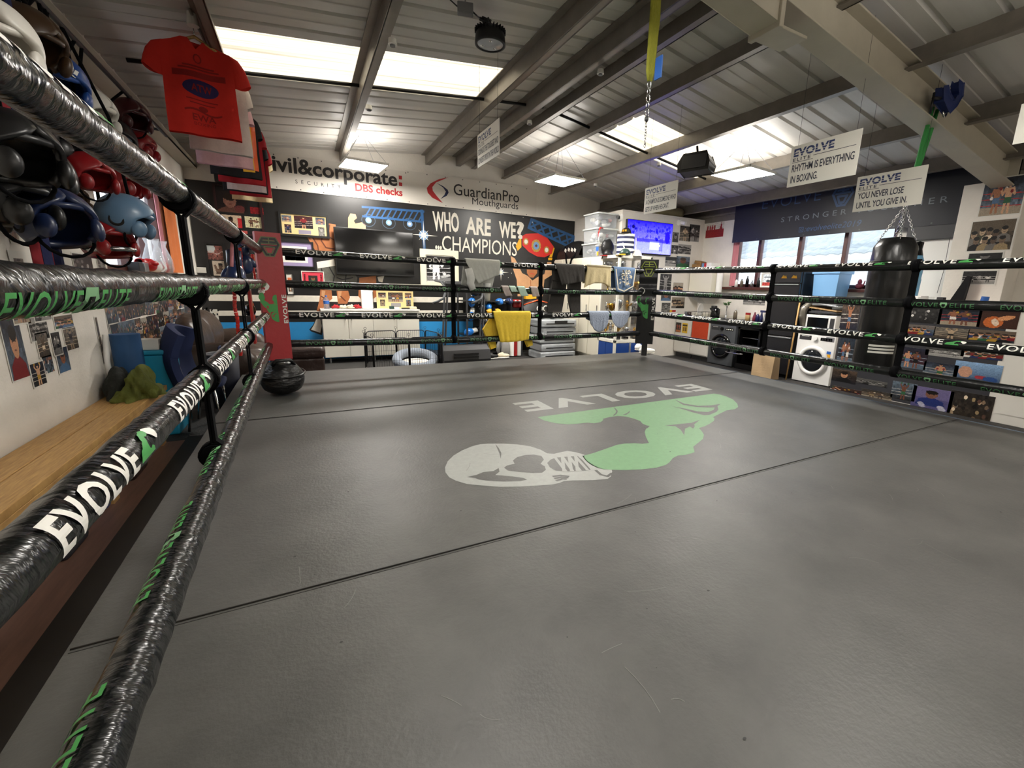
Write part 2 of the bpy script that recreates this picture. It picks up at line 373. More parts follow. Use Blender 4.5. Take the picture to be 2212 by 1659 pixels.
for x, y in OTHER_LEDS: led(x, y, 2.72, 'square LED panel hanging over the near side of the ring', 0, 'led_panel_near')

# unseen fill tubes added behind the camera to brighten the ceiling
mat('fill_tube_glow', '#ffffff', emit=('#fff8ee', FILL_TUBE))
for i, (x, y) in enumerate(((.6, -1.4), (3.2, -1.9), (6.0, -1.4))):
    t = thing('fill_light', 'added unseen fill tube over the near end, %s one' % ['left', 'middle', 'right'][i], 'light', (x, y, 2.3), 0, 'added fill lamps'); g = G('fill_tube_glow'); g.cyl((x-.75, y, 2.28), (x+.75, y, 2.28), .02, n=10); g.build('tube', t); g = G('white_plastic'); g.bb((x-.78, y-.03, 2.31), (x+.78, y+.03, 2.34)); g.build('housing', t)
    for d in (-.6, .6): g = G('wire'); g.tube([(x+d, y, 2.33), (x+d, y, roofz(x+d)-.01)], .003, 5); g.build('hanging_wire', t)
# ------------------------------------------------------------------ boxing ring
RL, RR, RB, RF = -.36, 4.72, 5.45, -.6      # rope planes
ZR = [1.33, 1.01, .685, .385]; RAD = .039
def tr(pts, k=2.765, ox=900, oy=780): return [onZ(ox+x/k, oy+y/k, 0) for x, y in pts]
LG = dict(
 green=[(722,335),(760,355),(830,372),(900,378),(960,375),(1020,368),(1060,372),(1100,365),(1115,352),(1112,345),(1150,335),(1200,328),(1250,332),(1300,345),(1335,358),(1350,375),(1375,385),(1393,388),(1380,400),(1370,405),(1362,425),(1370,455),(1388,490),(1350,495),(1300,492),(1240,494),(1200,500),(1120,528),(1050,552),(990,567),(1010,595),(1040,620),(1080,638),(1120,648),(1170,650),(1240,652),(1340,648),(1430,638),(1490,620),(1510,605),(1530,580),(1560,565),(1600,562),(1640,552),(1660,545),(1652,512),(1680,490),(1710,465),(1716,440),(1700,415),(1685,400),(1720,390),(1750,375),(1775,358),(1780,345),(1770,335),(1820,310),(1850,295),(1900,288),(1920,275),(1915,255),(1890,230),(1850,212),(1810,200),(1775,195)],
 white=[(380,497),(330,510),(270,535),(220,565),(185,600),(170,635),(172,665),(195,695),(235,715),(300,735),(400,745),(500,752),(620,750),(720,745),(810,738),(850,730),(880,718),(930,714),(1050,712),(1140,705),(1160,690),(1168,660),(1165,650),(1110,645),(1060,625),(1020,600),(1000,575),(1003,560),(950,545),(900,537),(860,545),(820,555),(780,552),(740,530),(680,510),(600,498),(520,494),(430,494)],
 dark=[[(745,568),(700,560),(650,562),(600,575),(575,595),(585,615),(540,625),(522,638),(545,655),(620,665),(700,670),(750,668),(772,650),(765,630),(740,615),(760,590)],
  [(800,590),(830,578),(960,567),(990,592),(1040,650),(1000,655),(900,660),(830,655),(795,635),(780,610)],
  [(490,640),(460,658),(400,664),(355,682),(300,694),(350,700),(370,709),(420,715),(520,720),(620,718),(660,710),(640,700),(570,690),(470,682),(495,662)],
  [(470,497),(490,520),(506,550),(503,585),(495,555),(480,520)],
  [(1540,230),(1600,255),(1680,268),(1760,265),(1815,257),(1797,270),(1803,290),(1790,305),(1750,322),(1720,325),(1650,308),(1580,285),(1520,270),(1600,284),(1680,302),(1740,305),(1775,292),(1780,278),(1740,278),(1670,275),(1590,262)],
  [(1175,275),(1190,285),(1202,300),(1196,315),(1178,328),(1172,325),(1188,312),(1192,300)], [(1230,322),(1255,312),(1275,297),(1270,310),(1252,322)],
  [(1480,386),(1560,378),(1640,370),(1692,352),(1655,382),(1662,388),(1652,405),(1632,392),(1603,405),(1598,445),(1578,412),(1545,390)]],
 lace=[[(825,575),(890,660)],[(870,573),(930,657)],[(910,571),(975,655)],[(945,568),(1020,652)],[(870,573),(880,660)],[(910,571),(925,657)],[(950,568),(960,655)]],
 line=[[(1072,655),(1100,680),(1140,690),(1165,672)],[(818,690),(860,685),(905,690)],[(828,702),(865,695),(900,698)],[(838,715),(870,705),(890,706)]])
LW = 3.854-1.60; LX0, LY0 = 3.854, 3.235
def luv(p): return ((LX0-p.x)/LW, (LY0-p.y)/LW)     # reader's coordinates: text from u=0 to 1, arm above v=0
LOGO = {k: ([luv(p) for p in tr(v)] if k in ('green', 'white') else [[luv(p) for p in tr(q)] for q in v]) for k, v in LG.items()}
def logo(g, fn, green, white, dark, word=True, step=0.0012, detail=True, bold=.03):
    """boxing arm emblem over the word; fn(u, v, lift)"""
    g.m(green).fill(LOGO['green'], lambda u, v: fn(u, v, step)); g.m(white).fill(LOGO['white'], lambda u, v: fn(u, v, step))
    if detail:
        g.m(dark)
        for q in LOGO['dark']: g.fill(q, lambda u, v: fn(u, v, 2*step))
        for q in LOGO['line']: stroke(g, q, .008, lambda u, v: fn(u, v, 2*step))
        g.m(white)
        for q in LOGO['lace']: stroke(g, q, .009, lambda u, v: fn(u, v, 3*step))
    if word: g.m(white).text('EVOLVE', lambda x, y: fn(x, y-.15, step), .125, bold=bold, w=1.0, space=1.2)
# canvas
g = G('canvas'); MX0, MX1, MY0, MY1 = -.68, 5.03, -.95, 5.87
g.bb((MX0, MY0, -.035), (MX1, MY1, 0))
logo(g, lambda u, v, k: V((LX0-u*LW, LY0-v*LW, k)), 'canvas_green', 'canvas_white', 'canvas', step=.0009, bold=.035)
mat('seam_dark', '#252423', rough=.6)
g.m('seam_dark')
for y in (1.575, 3.9):
    g.tube([(MX0+.01, y, .001), (MX1-.01, y, .001)], .0035, 6); g.bb((MX0+.01, y-.016, 0), (MX1-.01, y-.014, .0012))
spot = random.Random(4)
for i in range(46):
    x, y = spot.uniform(-.2, 4.6), spot.uniform(.5, 5); r = spot.uniform(.002, .006)
    g.fill(ell(x, y, r, r*spot.uniform(.6, 1), 7), lambda a, b: V((a, b, .0011)))
g.m('canvas_scuff')
for i in range(110):
    x, y, a = spot.uniform(-.1, 4.8), spot.uniform(.3, 4.2), spot.uniform(0, 6.28); L = spot.uniform(.03, .16); b = spot.uniform(-.6, .6); P0 = [(x+L*k*math.cos(a+b*k), y+L*k*math.sin(a+b*k)) for k in (0, .25, .5, .75, 1)]
    stroke(g, P0, spot.uniform(.0008, .0022), lambda u, v: V((u, v, .0007)))
o = g.build('ring_canvas'); tag(o, 'dark grey canvas ring mat with green and white boxing arm emblem', 'ring mat')
# platform and skirt
t = thing('ring_platform', 'low black boxing ring platform under the grey canvas', 'platform', (2.2, 2.4, ZF))
g = G('black'); g.bb((MX0+.04, MY0+.04, ZF), (MX1-.04, MY1-.04, -.036)); g.build('frame', t)
g = G('black'); g.bb((-.95, MY0, ZF+.004), (MX0-.002, 4.5, ZF+.06)); g.build('base_ledge', t)
mat('skirt_black', '#121112', rough=.75, bump=(15, .2)); g = G('skirt_black'); g.bb((MX0-.004, MY0-.004, ZF+.01), (MX0+.006, MY1+.004, -.036)); g.bb((MX0, MY1-.006, ZF+.01), (MX1, MY1+.004, -.036)); g.bb((MX1-.006, MY0, ZF+.01), (MX1+.004, MY1, -.036))
g.m('print_green_pale'); g.bb((MX0-.007, 1.75, -.17), (MX0-.004, 2.05, -.1)); g.build('skirt', t)
mat('painted_daylight', '#9fb4cc', rough=.2, metal=.8)
g = G('painted_daylight'); g.bb((MX1+.001, .6, -.03), (MX1+.006, 4.9, .004)); tag(g.build('daylight_strip'), 'painted strip of window light along the right edge of the ring mat', 'painted light')  # bluish strip stands in for daylight falling on the mat edge

# ropes -------------------------------------------------------------
def hexa(s=1.0): return [(-.5*s, .5*s), (.5*s, .5*s), (.62*s, .12*s), (.28*s, -.55*s), (-.28*s, -.55*s), (-.62*s, .12*s)]
def mini_logo(fn, g, h):
    """tiny running arm emblem, drawn along the rope"""
    k = h/.62
    S = lambda u, v: fn((u-.02)*.098, v*k*1.15)
    for nm, m in (('green', 'print_green'), ('white', 'print_white')):
        q = LOGO[nm][::2 if nm == 'green' else 3]
        from mathutils.geometry import tessellate_polygon
        tri = tessellate_polygon([[V((x, y, 0)) for x, y in q]]); vs, fs = cutmesh(q, [tuple(t) for t in tri], .12)
        g.m(m).add([S(*p) for p in vs], fs)
def rope(a, b, inn, white, th0, phase, label, twist=0.0, wr=.0012, nseg=90, P=.615, H=.044, sg=.018, bw=.016, vin='black_vinyl', gm='rope_green'):
    a = V(a); b = V(b); L = (b-a).length; d = (b-a).normalized(); inn = V(inn); up = V((0, 0, 1)); R = random.Random(label)
    g = G(vin); n = 18; nz = [[R.uniform(-1, 1) for _ in range(n)] for _ in range(nseg+1)]
    def sag(s): q = s/L; return -sg*4*q*(1-q)
    def pt(s, th, r): return a+d*s+up*sag(s)+(inn*math.cos(th)+up*math.sin(th))*r
    g.smooth = True
    g.ring(lambda u, w: pt(u*L, w*2*PI, RAD+wr*nz[round(u*nseg)][int(round(w*n)) % n]), nseg, n, cv=True); g.smooth = False
    g.add([pt(0, k*2*PI/n, RAD) for k in range(n)], [tuple(range(n))]); g.add([pt(L, k*2*PI/n, RAD) for k in range(n)], [tuple(range(n))])
    s = phase
    r = RAD+wr+.0008
    while s < L-.5:
        tw = th0+twist*(s/L)
        F = lambda x, y: pt(s+x, tw+(y-H/2)/RAD, r)
        if white:
            g.m('print_white').text('EVOLVE', F, H, bold=bw, w=.335, space=1.15, cut=.007)
            s0 = s; s = s0+.345; mini_logo(F, g, H*.95); s = s0
        else:
            g.m(gm).text('EVOLVE', F, H*.78, w=.225, bold=.012, space=1.1, cut=.007)
            s0 = s; s = s0+.235; k = H*.95
            q = [(x*k+.028, y*k+H*.4) for x, y in hexa()]; q2 = [(x*.5*k+.028, y*.5*k+H*.36) for x, y in hexa()]
            g.m('rope_emblem')
            for i in range(6): j = (i+1) % 6; g.add([F(*q[i]), F(*q[j]), F(*q2[j]), F(*q2[i])], [(0, 1, 2, 3)])
            s = s0+.305; g.m(gm).text('ELITE', F, H*.78, w=.155, bold=.012, space=1.1, cut=.007); s = s0
        s += P
    o = g.build('ring_rope'); tag(o, label, 'rope', 'padded ring ropes'); return o
ORD = ['top', 'second', 'third', 'lowest']; TX = ['white and green lettering', 'green lettering', 'white and green lettering', 'green lettering']
rad = math.radians
for i in range(4):
    rope((RL+(.055 if i == 3 else 0), RF, ZR[i]+[.01, .025, .0, -.01][i]), (RL, RB-.08, ZR[i]), (1, 0, 0), i % 2 == 0, rad([62, -24, 22, 140][i]), [.15, .03, .027, .3][i], '%s black rope of the left ring side, %s' % (ORD[i], TX[i]), wr=.0022, nseg=150, P=.68, H=.053, sg=.004, bw=.03, vin='black_vinyl_left', gm='print_green')
    rope((RL+.1, RB, ZR[i]), (RR-.1, RB, ZR[i]-.01), (0, -1, 0), i % 2 == 0, rad([16, 12, 14, 14][i]), [.22, .27, .2, .24][i], '%s black rope of the far ring side, %s' % (ORD[i], TX[i]))
    rope((RR, RB-.08, ZR[i]), (RR, RF, ZR[i]), (-1, 0, 0), i % 2 == 0, rad([52, 14, 40, 10][i]), [.25, .3, .28, .3][i], '%s black rope of the right ring side, %s' % (ORD[i], TX[i]), twist=rad([-8, -30, -22, -55][i]), vin='black_vinyl_right')
# spacer straps -----------------------------------------------------
def strap(x, y, d, label, w=.045):
    d = V(d); g = G('black_webbing'); c = V((x, y, 0)); n = V((-d.y, d.x, 0))
    zz = [z-.012 for z in ZR]
    for i, z in enumerate(zz):
        g.cyl(c+V((0, 0, z))-d*(w*.42), c+V((0, 0, z))+d*(w*.42), RAD+.004, n=18)
        if i < 3:
            z0, z1 = z-RAD*.2, zz[i+1]+RAD*.2; mid = [(0, RAD+.004), (.09, RAD*.7), (.17, .006), (.83, .006), (.91, RAD*.7), (1, RAD+.004)]
            for s in (-1, 1):
                pts = []
                for t, e in mid:
                    wd = w*(.55 if t in (0, 1) else .42); q = c+V((0, 0, z0+(z1-z0)*t))+n*e*s
                    pts += [q-d*wd, q+d*wd]
                g.add(pts, [(2*k, 2*k+1, 2*k+3, 2*k+2) for k in range(5)])
    o = g.build('rope_strap', solid=.0); k = o.modifiers.new('thick', 'SOLIDIFY'); k.thickness = .008
    tag(o, label, 'strap', 'black spacer straps between the ring ropes')
strap(RL, 2.06, (0, 1, 0), 'black spacer strap on the left ropes nearest the camera', .05); strap(RL, 3.52, (0, 1, 0), 'black spacer strap on the left ropes beside the hanging gloves', .045)
strap(1.62, RB, (1, 0, 0), 'black spacer strap on the far ropes left of the pale grey shirt', .06); strap(2.83, RB, (1, 0, 0), 'black spacer strap on the far ropes right of the socks', .06)
strap(RR, 3.35, (0, 1, 0), 'black spacer strap on the right ropes in front of the black fridge', .06); strap(RR, 1.99, (0, 1, 0), 'black spacer strap on the right ropes beside the punch bag', .06)
# corners -----------------------------------------------------------
mat('pad_black', '#16171a', rough=.3, bump=(7, .5, (1, 1, .5), .03)); mat('lime_print', '#8c9a3c', rough=.5); mat('emblem_black', '#17181a', rough=.5)
def emblem(g, fn, s, line, fill=None, lw=.05):
    P = [(-.33, .47), (.33, .47), (.52, .12), (.2, -.5), (-.2, -.5), (-.52, .12)]; sc = lambda q: [(x*s, y*s) for x, y in q]
    inner = [(-.24, -.02), (.24, -.02), (.11, -.35), (-.11, -.35)]; bar = [(-.34, .12), (.34, .12), (.3, .2), (-.3, .2)]
    if fill:
        g.m(fill); q0 = sc(P)
        k2 = sc([(-.30, .06), (.30, .06), (.15, -.40), (-.15, -.40)])
        stroke(g, sc([(x*.86, y*.86) for x, y in P]), .13*s, lambda x, y: fn(x, y, .001), True); g.fill(sc([(-.42, .1), (.42, .1), (.34, .3), (-.34, .3)]), lambda x, y: fn(x, y, .001))
        stroke(g, sc([(-.36, 0), (.36, 0)]), .12*s, lambda x, y: fn(x, y, .0012))
    g.m(line); F = lambda x, y: fn(x, y, .002)
    stroke(g, sc(P), lw*s, F, True); stroke(g, sc(inner), lw*s, F, True); stroke(g, sc([(-.36, .14), (.36, .14)]), lw*s, F); stroke(g, sc([(-.27, .3), (.27, .3)]), lw*s, F)
    stroke(g, sc([(0, .47), (0, .14)]), lw*s, F); stroke(g, sc([(0, -.35), (0, -.5)]), lw*s, F)
def corner(cx, cy, face, vinyl, wordm, embl, label, w=.27, z0=.235, z1=1.5, wav=0.0, seenpad=True, es=.215):
    f = V((*face, 0)).normalized(); sx = V((-f.y, f.x, 0)); up = V((0, 0, 1)); c = V((cx, cy, 0))   # sx: reader's right when looking at the pad
    t = thing('ring_corner', label, 'corner post', (cx-f.x*.1, cy-f.y*.1, -.0))
    g = G('black'); b = c-f*.11; g.cyl((b.x, b.y, 0), (b.x, b.y, 1.47), .045); g.cyl((b.x, b.y, 1.47), (b.x, b.y, 1.5), .05, .04); g.build('post', t)
    if not seenpad: return t
    pc = c+f*.09
    def P(x, z, k=0.0):
        b = wav*(math.sin((z-1.0)*34)*math.exp(-((z-1.1)/.2)**2)); return pc+sx*x+up*z+f*(.03+b-.0015*(2*x/w)**2+k)
    g = G(vinyl); g.smooth = True; g.ring(lambda u, q: P((u-.5)*w, z0+q*(z1-z0)), 10, 60); g.smooth = False
    n0 = len(g.v); bk = lambda x, z: pc+sx*x+up*z-f*.045
    for x, in ((-w/2,), (w/2,)):
        g.ring(lambda u, q: (P(x, z0+q*(z1-z0)) if u > .5 else bk(x, z0+q*(z1-z0))), 1, 60)
    for z in (z0, z1): g.ring(lambda u, q: (P((q-.5)*w, z) if u > .5 else bk((q-.5)*w, z)), 1, 10)
    g.poly([bk(-w/2, z0), bk(w/2, z0), bk(w/2, z1), bk(-w/2, z1)])
    emblem(g, lambda x, z, k: P(x, z+z1-.135, k+.0025), es, *embl)
    S = .34 if w > .25 else .29; tx = .122 if w > .25 else .103
    logo(g, lambda u, v, k: P(tx-.017-(v+.17)*S, z0+.375+u*S, k+.002), 'print_green', wordm, vinyl, word=False, step=.001)
    g.m(wordm).text('EVOLVE', lambda x, y: P(tx-y, z0+.375+x, .0035), .036, bold=.03, w=S, space=1.15)
    g.build('pad', t)
    for z in ZR:
        for d in ((0, 1), (1, 0)):
            pass
    for z in ZR:
        g = G('chrome'); e = c-f*.07
        for q in (V((f.x*.16, 0, 0)), V((0, f.y*.16, 0))): g.cyl(e+up*z, e+up*z+q, .009, n=8)
        g.build('turnbuckle', t)
    return t
corner(RL+.06, RB-.02, (.3, -1), 'red_vinyl', 'print_white', ('olive_print', 'emblem_black'), 'red corner post pad with white boxing glove print at left back corner', w=.225, es=.185)
corner(RR, RB, (-1, -1), 'pad_black', 'print_white', ('lime_print', None), 'black corner post pad with lime hexagon emblem at right back corner', z0=.215, z1=1.49, wav=.012)
for x, y, f, l in ((RL, RF, (1, 1), 'bare black ring corner post at the near left'), (RR, RF, (-1, 1), 'bare black ring corner post at the near right')): corner(x, y, f, 'black', 'print_white', None, l, seenpad=False)
# ------------------------------------------------------------------ printed pictures: small colour fields painted cell by cell
class Pic:
    def __init__(s, nx, ny, bg='#444444', seed=0):
        s.nx, s.ny = nx, ny; s.a = np.zeros((ny, nx, 3)); s.a[:] = lin(bg); s.r = np.random.RandomState(seed)
        xs, ys = np.meshgrid((np.arange(nx)+.5)/nx, (np.arange(ny)+.5)/ny); s.x, s.y = xs, ys; s.asp = nx/ny
    def put(s, m, c, k=1.0): s.a[m] = s.a[m]*(1-k)+np.array(lin(c))*k; return s
    def rect(s, x0, y0, x1, y1, c, k=1.0): return s.put((s.x >= x0) & (s.x < x1) & (s.y >= y0) & (s.y < y1), c, k)
    def ell(s, cx, cy, rx, ry, c, rot=0.0, k=1.0):
        dx = (s.x-cx)*s.asp; dy = s.y-cy; u = dx*math.cos(rot)+dy*math.sin(rot); w = -dx*math.sin(rot)+dy*math.cos(rot)
        return s.put((u/rx)**2+(w/ry)**2 < 1, c, k)
    def poly(s, P, c, k=1.0):
        m = np.zeros(s.x.shape, bool); n = len(P)
        for i in range(n):
            (x0, y0), (x1, y1) = P[i], P[(i+1) % n]
            if y0 == y1: continue
            m ^= ((y0 > s.y) != (y1 > s.y)) & (s.x < (x1-x0)*(s.y-y0)/(y1-y0)+x0)
        return s.put(m, c, k)
    def limb(s, x0, y0, x1, y1, w, c):
        ax, ay, bx, by = x0*s.asp, y0, x1*s.asp, y1; X = s.x*s.asp; dx, dy = bx-ax, by-ay; L = dx*dx+dy*dy+1e-9
        t = np.clip(((X-ax)*dx+(s.y-ay)*dy)/L, 0, 1); return s.put(np.hypot(X-ax-t*dx, s.y-ay-t*dy) < w, c)
    def grad(s, c0, c1): t = s.y[..., None]; s.a = np.array(lin(c0))*(1-t)+np.array(lin(c1))*t; return s
    def noise(s, k=.25, blk=1):
        n = s.r.normal(0, k, (s.ny//blk+1, s.nx//blk+1)); n = np.kron(n, np.ones((blk, blk)))[:s.ny, :s.nx]; s.a = np.clip(s.a*(1+n[..., None]), 0, 1); return s
    def grey(s, tint=(1, .95, .88), k=1.0):
        l = s.a.mean(2, keepdims=True)*np.array(tint); s.a = s.a*(1-k)+l*k; return s
    def man(s, x, y, h, skin='#9a6a4c', top=None, low='#8a1f1f', glove='#b02020', pose=0, hair='#1b1410'):
        A = s.asp; u = h
        for d in (-1, 1): s.limb(x+d*.06*u/A, y+.45*u, x+d*.1*u/A, y, .05*u, skin)
        s.poly([(x-.13*u/A, y+.52*u), (x+.13*u/A, y+.52*u), (x+.15*u/A, y+.3*u), (x-.15*u/A, y+.3*u)], low)
        s.poly([(x-.12*u/A, y+.5*u), (x+.12*u/A, y+.5*u), (x+.17*u/A, y+.82*u), (x-.17*u/A, y+.82*u)], top or skin)
        hands = [[(-.14, .66), (.16, .68)], [(-.22, 1.05), (.22, 1.05)], [(-.2, .5), (.34, .8)], [(-.36, .82), (.1, .7)]][pose]
        for d, (hx, hy) in zip((-1, 1), hands):
            ex = (x+d*.24*u/A, y+.6*u) if pose != 1 else (x+d*.26*u/A, y+.92*u)
            s.limb(x+d*.16*u/A, y+.79*u, *ex, .042*u, top or skin); s.limb(*ex, x+hx*u/A, y+hy*u, .036*u, skin); s.ell(x+hx*u/A, y+hy*u, .065*u, .065*u, glove)
        s.ell(x, y+.93*u, .072*u, .095*u, skin); s.ell(x, y+.985*u, .074*u, .05*u, hair); return s
    def head(s, x, y, r, skin='#a87858', hair='#1b1410', top='#222733'):
        A = s.asp; s.poly([(x-2.0*r/A, y-3.2*r), (x-1.6*r/A, y-1.5*r), (x-.5*r/A, y-.9*r), (x+.5*r/A, y-.9*r), (x+1.6*r/A, y-1.5*r), (x+2.0*r/A, y-3.2*r)], top)
        s.ell(x, y, r*.8, r*1.05, skin); s.ell(x, y+.65*r, r*.82, r*.55, hair)
        for d in (-.3, .3): s.ell(x+d*r/A, y+.1*r, .1*r, .07*r, '#120c0a')
        s.ell(x, y-.5*r, .28*r, .07*r, '#6b3a30'); return s
    def ropes(s, c='#cfcfcf', ys=(.25, .42, .58), w=.012, tilt=0.0):
        for q in ys: s.put(np.abs(s.y-q-tilt*(s.x-.5)) < w, c)
        return s
SKIN = ['#b98563', '#8a5a40', '#6a4230', '#c79a78', '#a06a4a']
def rpic(seed, nx=36, ny=26, kind=None, tone=None):
    """a made-up sports snapshot"""
    if nx < 60: nx, ny = int(nx*2.1), int(ny*2.1)
    R = random.Random(seed*131+5); k = kind or R.choice(['duel', 'duel', 'solo', 'team', 'face', 'crowd', 'ring'])
    bgs = ['#15151c', '#1f2230', '#3a2a22', '#28323e', '#4a3c30', '#232323', '#5d6b78', '#3a1416']
    p = Pic(nx, ny, R.choice(bgs), seed); p.grad(R.choice(bgs), R.choice(bgs)); p.noise(.3, 5)
    sk = lambda: R.choice(SKIN); cl = lambda: R.choice(['#7a1c20', '#1d2c57', '#d8d4cc', '#101012', '#b08a2e', '#4d6a8a', '#2b5a3a'])
    if k == 'duel': p.rect(0, 0, 1, .22, R.choice(['#7d8894', '#9a8c78', '#50606e'])); p.ropes(R.choice(['#c9c4ba', '#a33', '#8d9aa5']), tilt=R.uniform(-.1, .1)); p.man(.36, .08, .78, sk(), None, cl(), cl(), 2); p.man(.64, .06, .8, sk(), None, cl(), cl(), 3)
    elif k == 'solo': p.ropes('#b9b4aa', tilt=R.uniform(-.1, .1)); p.man(.5, .03, .88, sk(), R.choice([None, None, cl()]), cl(), cl(), R.choice([0, 1]))
    elif k == 'team':
        p.rect(0, .6, 1, 1, R.choice(['#b9b0a0', '#8d98a3', '#6d5d4d']), .7)
        for i in range(R.randint(4, 6)): p.head(.1+i*.17+R.uniform(-.02, .02), .6+R.uniform(-.06, .06), .12, sk(), '#1b1410', cl())
        for i in range(4): p.head(.18+i*.2, .34, .12, sk(), '#1b1410', cl())
    elif k == 'face': p.head(.5, .6, .25, sk(), R.choice(['#1b1410', '#3a2a1c']), cl())
    elif k == 'crowd':
        for i in range(26): p.ell(R.random(), R.random()*.8, .06, .08, R.choice([sk(), cl(), '#1a1a1f']))
    else: p.rect(0, 0, 1, .3, '#8794a0'); p.ropes('#d8d4cc'); p.man(.3, .15, .5, sk(), None, cl(), cl(), 2); p.man(.52, .15, .52, sk(), None, cl(), cl(), 0); p.man(.78, .15, .5, sk(), '#c9c9d2', '#16161a', sk(), 0)
    p.noise(.12)
    if tone == 'bw': p.grey()
    elif tone == 'sepia': p.grey((1.1, .85, .55), .8)
    return p
def paint(g, pic, o, ux, uy, w, h, lift=.001):
    """lay a picture w x h on the plane through o (its lower left corner)"""
    F = plane(o, ux, uy, lift); g.m('photo_print'); nx, ny = pic.nx, pic.ny
    vs = [F(w*i/nx, h*j/ny) for j in range(ny+1) for i in range(nx+1)]; b = len(g.v); g.v += [tuple(v) for v in vs]
    for j in range(ny):
        for i in range(nx):
            k = b+j*(nx+1)+i; g.f.append((k, k+1, k+nx+2, k+nx+1)); g.mi.append(g.cur); g.fc.append(tuple(pic.a[j, i])); g.sm.append(False)
def print_on(o, ux, uy, w, h, pic, label, cat='photograph', group=None, border=0.0, name='photo_print', th=.0012, paper='photo_paper', curl=0):
    """an unframed print stuck to a wall: paper sheet plus picture"""
    ux = V(ux).normalized(); uy = V(uy).normalized(); n = ux.cross(uy); o = V(o)+n*.0015
    g = G(paper); P = plane(o, ux, uy); g.prism([(0, 0), (w, 0), (w, h), (0, h)], P, n*th)
    paint(g, pic, o+ux*border+uy*border+n*th, ux, uy, w-2*border, h-2*border, .0004)
    q = g.build(name); return tag(q, label, cat, group)
def framed(o, ux, uy, w, h, pics, label, fw=.03, frame='black', mount='photo_paper', depth=.025, glass=False, group=None, cat='picture frame'):
    """frame > mount with pictures; pics = [(x,y,w,h,Pic)] inside the frame, metres from its lower left corner"""
    ux = V(ux).normalized(); uy = V(uy).normalized(); n = ux.cross(uy); o = V(o)
    t = thing('picture_frame', label, cat, o+ux*(w/2), 0, group)
    g = G(frame); P = plane(o, ux, uy)
    for a, b, c, d in ((0, 0, w, fw), (0, h-fw, w, h), (0, fw, fw, h-fw), (w-fw, fw, w, h-fw)): g.prism([(a, b), (c, b), (c, d), (a, d)], P, n*depth)
    g.build('frame', t)
    g = G(mount); P2 = plane(o+n*.004, ux, uy); g.prism([(fw*.8, fw*.8), (w-fw*.8, fw*.8), (w-fw*.8, h-fw*.8), (fw*.8, h-fw*.8)], P2, n*.006)
    for x, y, a, b, pic in pics: paint(g, pic, o+ux*x+uy*y+n*.0105, ux, uy, a, b, .0006)
    g.build('mounted_picture', t); return t
YW = ((1, 0, 0), (0, 0, 1))       # back wall: right, up   (faces -Y)
XRW = ((0, -1, 0), (0, 0, 1))     # right wall (faces -X)
XLW = ((0, 1, 0), (0, 0, 1))      # left wall (faces +X)
# ------------------------------------------------------------------ back wall
def rY(x0, y0, x1, y1, Y):
    a, b = onY(x0, y0, Y), onY(x1, y1, Y); return V((min(a.x, b.x), Y, min(a.z, b.z))), abs(b.x-a.x), abs(b.z-a.z)
def rX(x0, y0, x1, y1, X):
    a, b = onX(x0, y0, X), onX(x1, y1, X); y = max(a.y, b.y) if X > 0 else min(a.y, b.y)
    return V((X, y, min(a.z, b.z))), abs(b.y-a.y), abs(b.z-a.z)
for nm, c, kw in [('mural_black', '#1b1a1a', dict(rough=.35, noise=(1.6, .35))), ('mural_white', '#ded8ca', dict(rough=.5, noise=(12, .08))), ('mural_blue', '#1d4e7c', dict(rough=.5, noise=(6, .2))), ('mural_sky', '#2b8fcf', dict(rough=.45, noise=(5, .06))),
    ('mural_skin', '#a5653a', dict(rough=.5, noise=(9, .18))), ('mural_skin_pale', '#c4946a', dict(rough=.5, noise=(9, .12))), ('mural_red', '#c4271f', dict(rough=.5)), ('mural_gold', '#a9863c', dict(rough=.5, noise=(60, .4))), ('mural_yellow', '#e0a41c', dict(rough=.5)),
    ('mural_grey', '#5c5b52', dict(rough=.5, noise=(14, .3))), ('mural_glow', '#6d8fb4', dict(rough=.5)), ('banner_white', '#d8d2c8', dict(rough=.45, noise=(2, .03), bump=(4, .15))), ('banner_black', '#231f20', dict(rough=.5)), ('banner_red', '#b3272b', dict(rough=.5)), ('banner_navy', '#1a2148', dict(rough=.5))]: mat(nm, c, **kw)
YM = YB-.012; mat('maroon_line', '#5a2a14', rough=.5); mat('mural_ring', '#3f4f60', rough=.5)
g = G('mural_black'); g.bb((XL+.01, YM, ZF+.01), (5.262, YB-.002, 2.44))
_mk = [0]
def mk(k):
    _mk[0] += 1; d = YM-.001*k-(_mk[0] % 16)*5e-5; return lambda x, y: V((x, d, y))
def mp(pts): return [(p.x, p.z) for p in (onY(x, y, YM) for x, y in pts)]
def mpoly(m, pts, k=1): g.m(m).fill(mp(pts), mk(k))
def mline(m, pts, w, k=1, closed=False): g.m(m); stroke(g, mp(pts), w, mk(k), closed)
# painted canvas floor and ropes of the mural
b0 = onY(625, 697, YM); z1 = b0.z
g.m('mural_sky').add([mk(1)(-1.35, ZF+.02), mk(1)(2.95, ZF+.02), mk(1)(2.95, z1-.02), mk(1)(-1.35, z1+.02)], [(0, 1, 2, 3)])
for za, zb in ((.93, 1.03), (.70, .80), (.47, .55)): g.m('mural_white').add([mk(1)(-1.3, za), mk(1)(2.75, za), mk(1)(2.75, zb), mk(1)(-1.3, zb)], [(0, 1, 2, 3)])
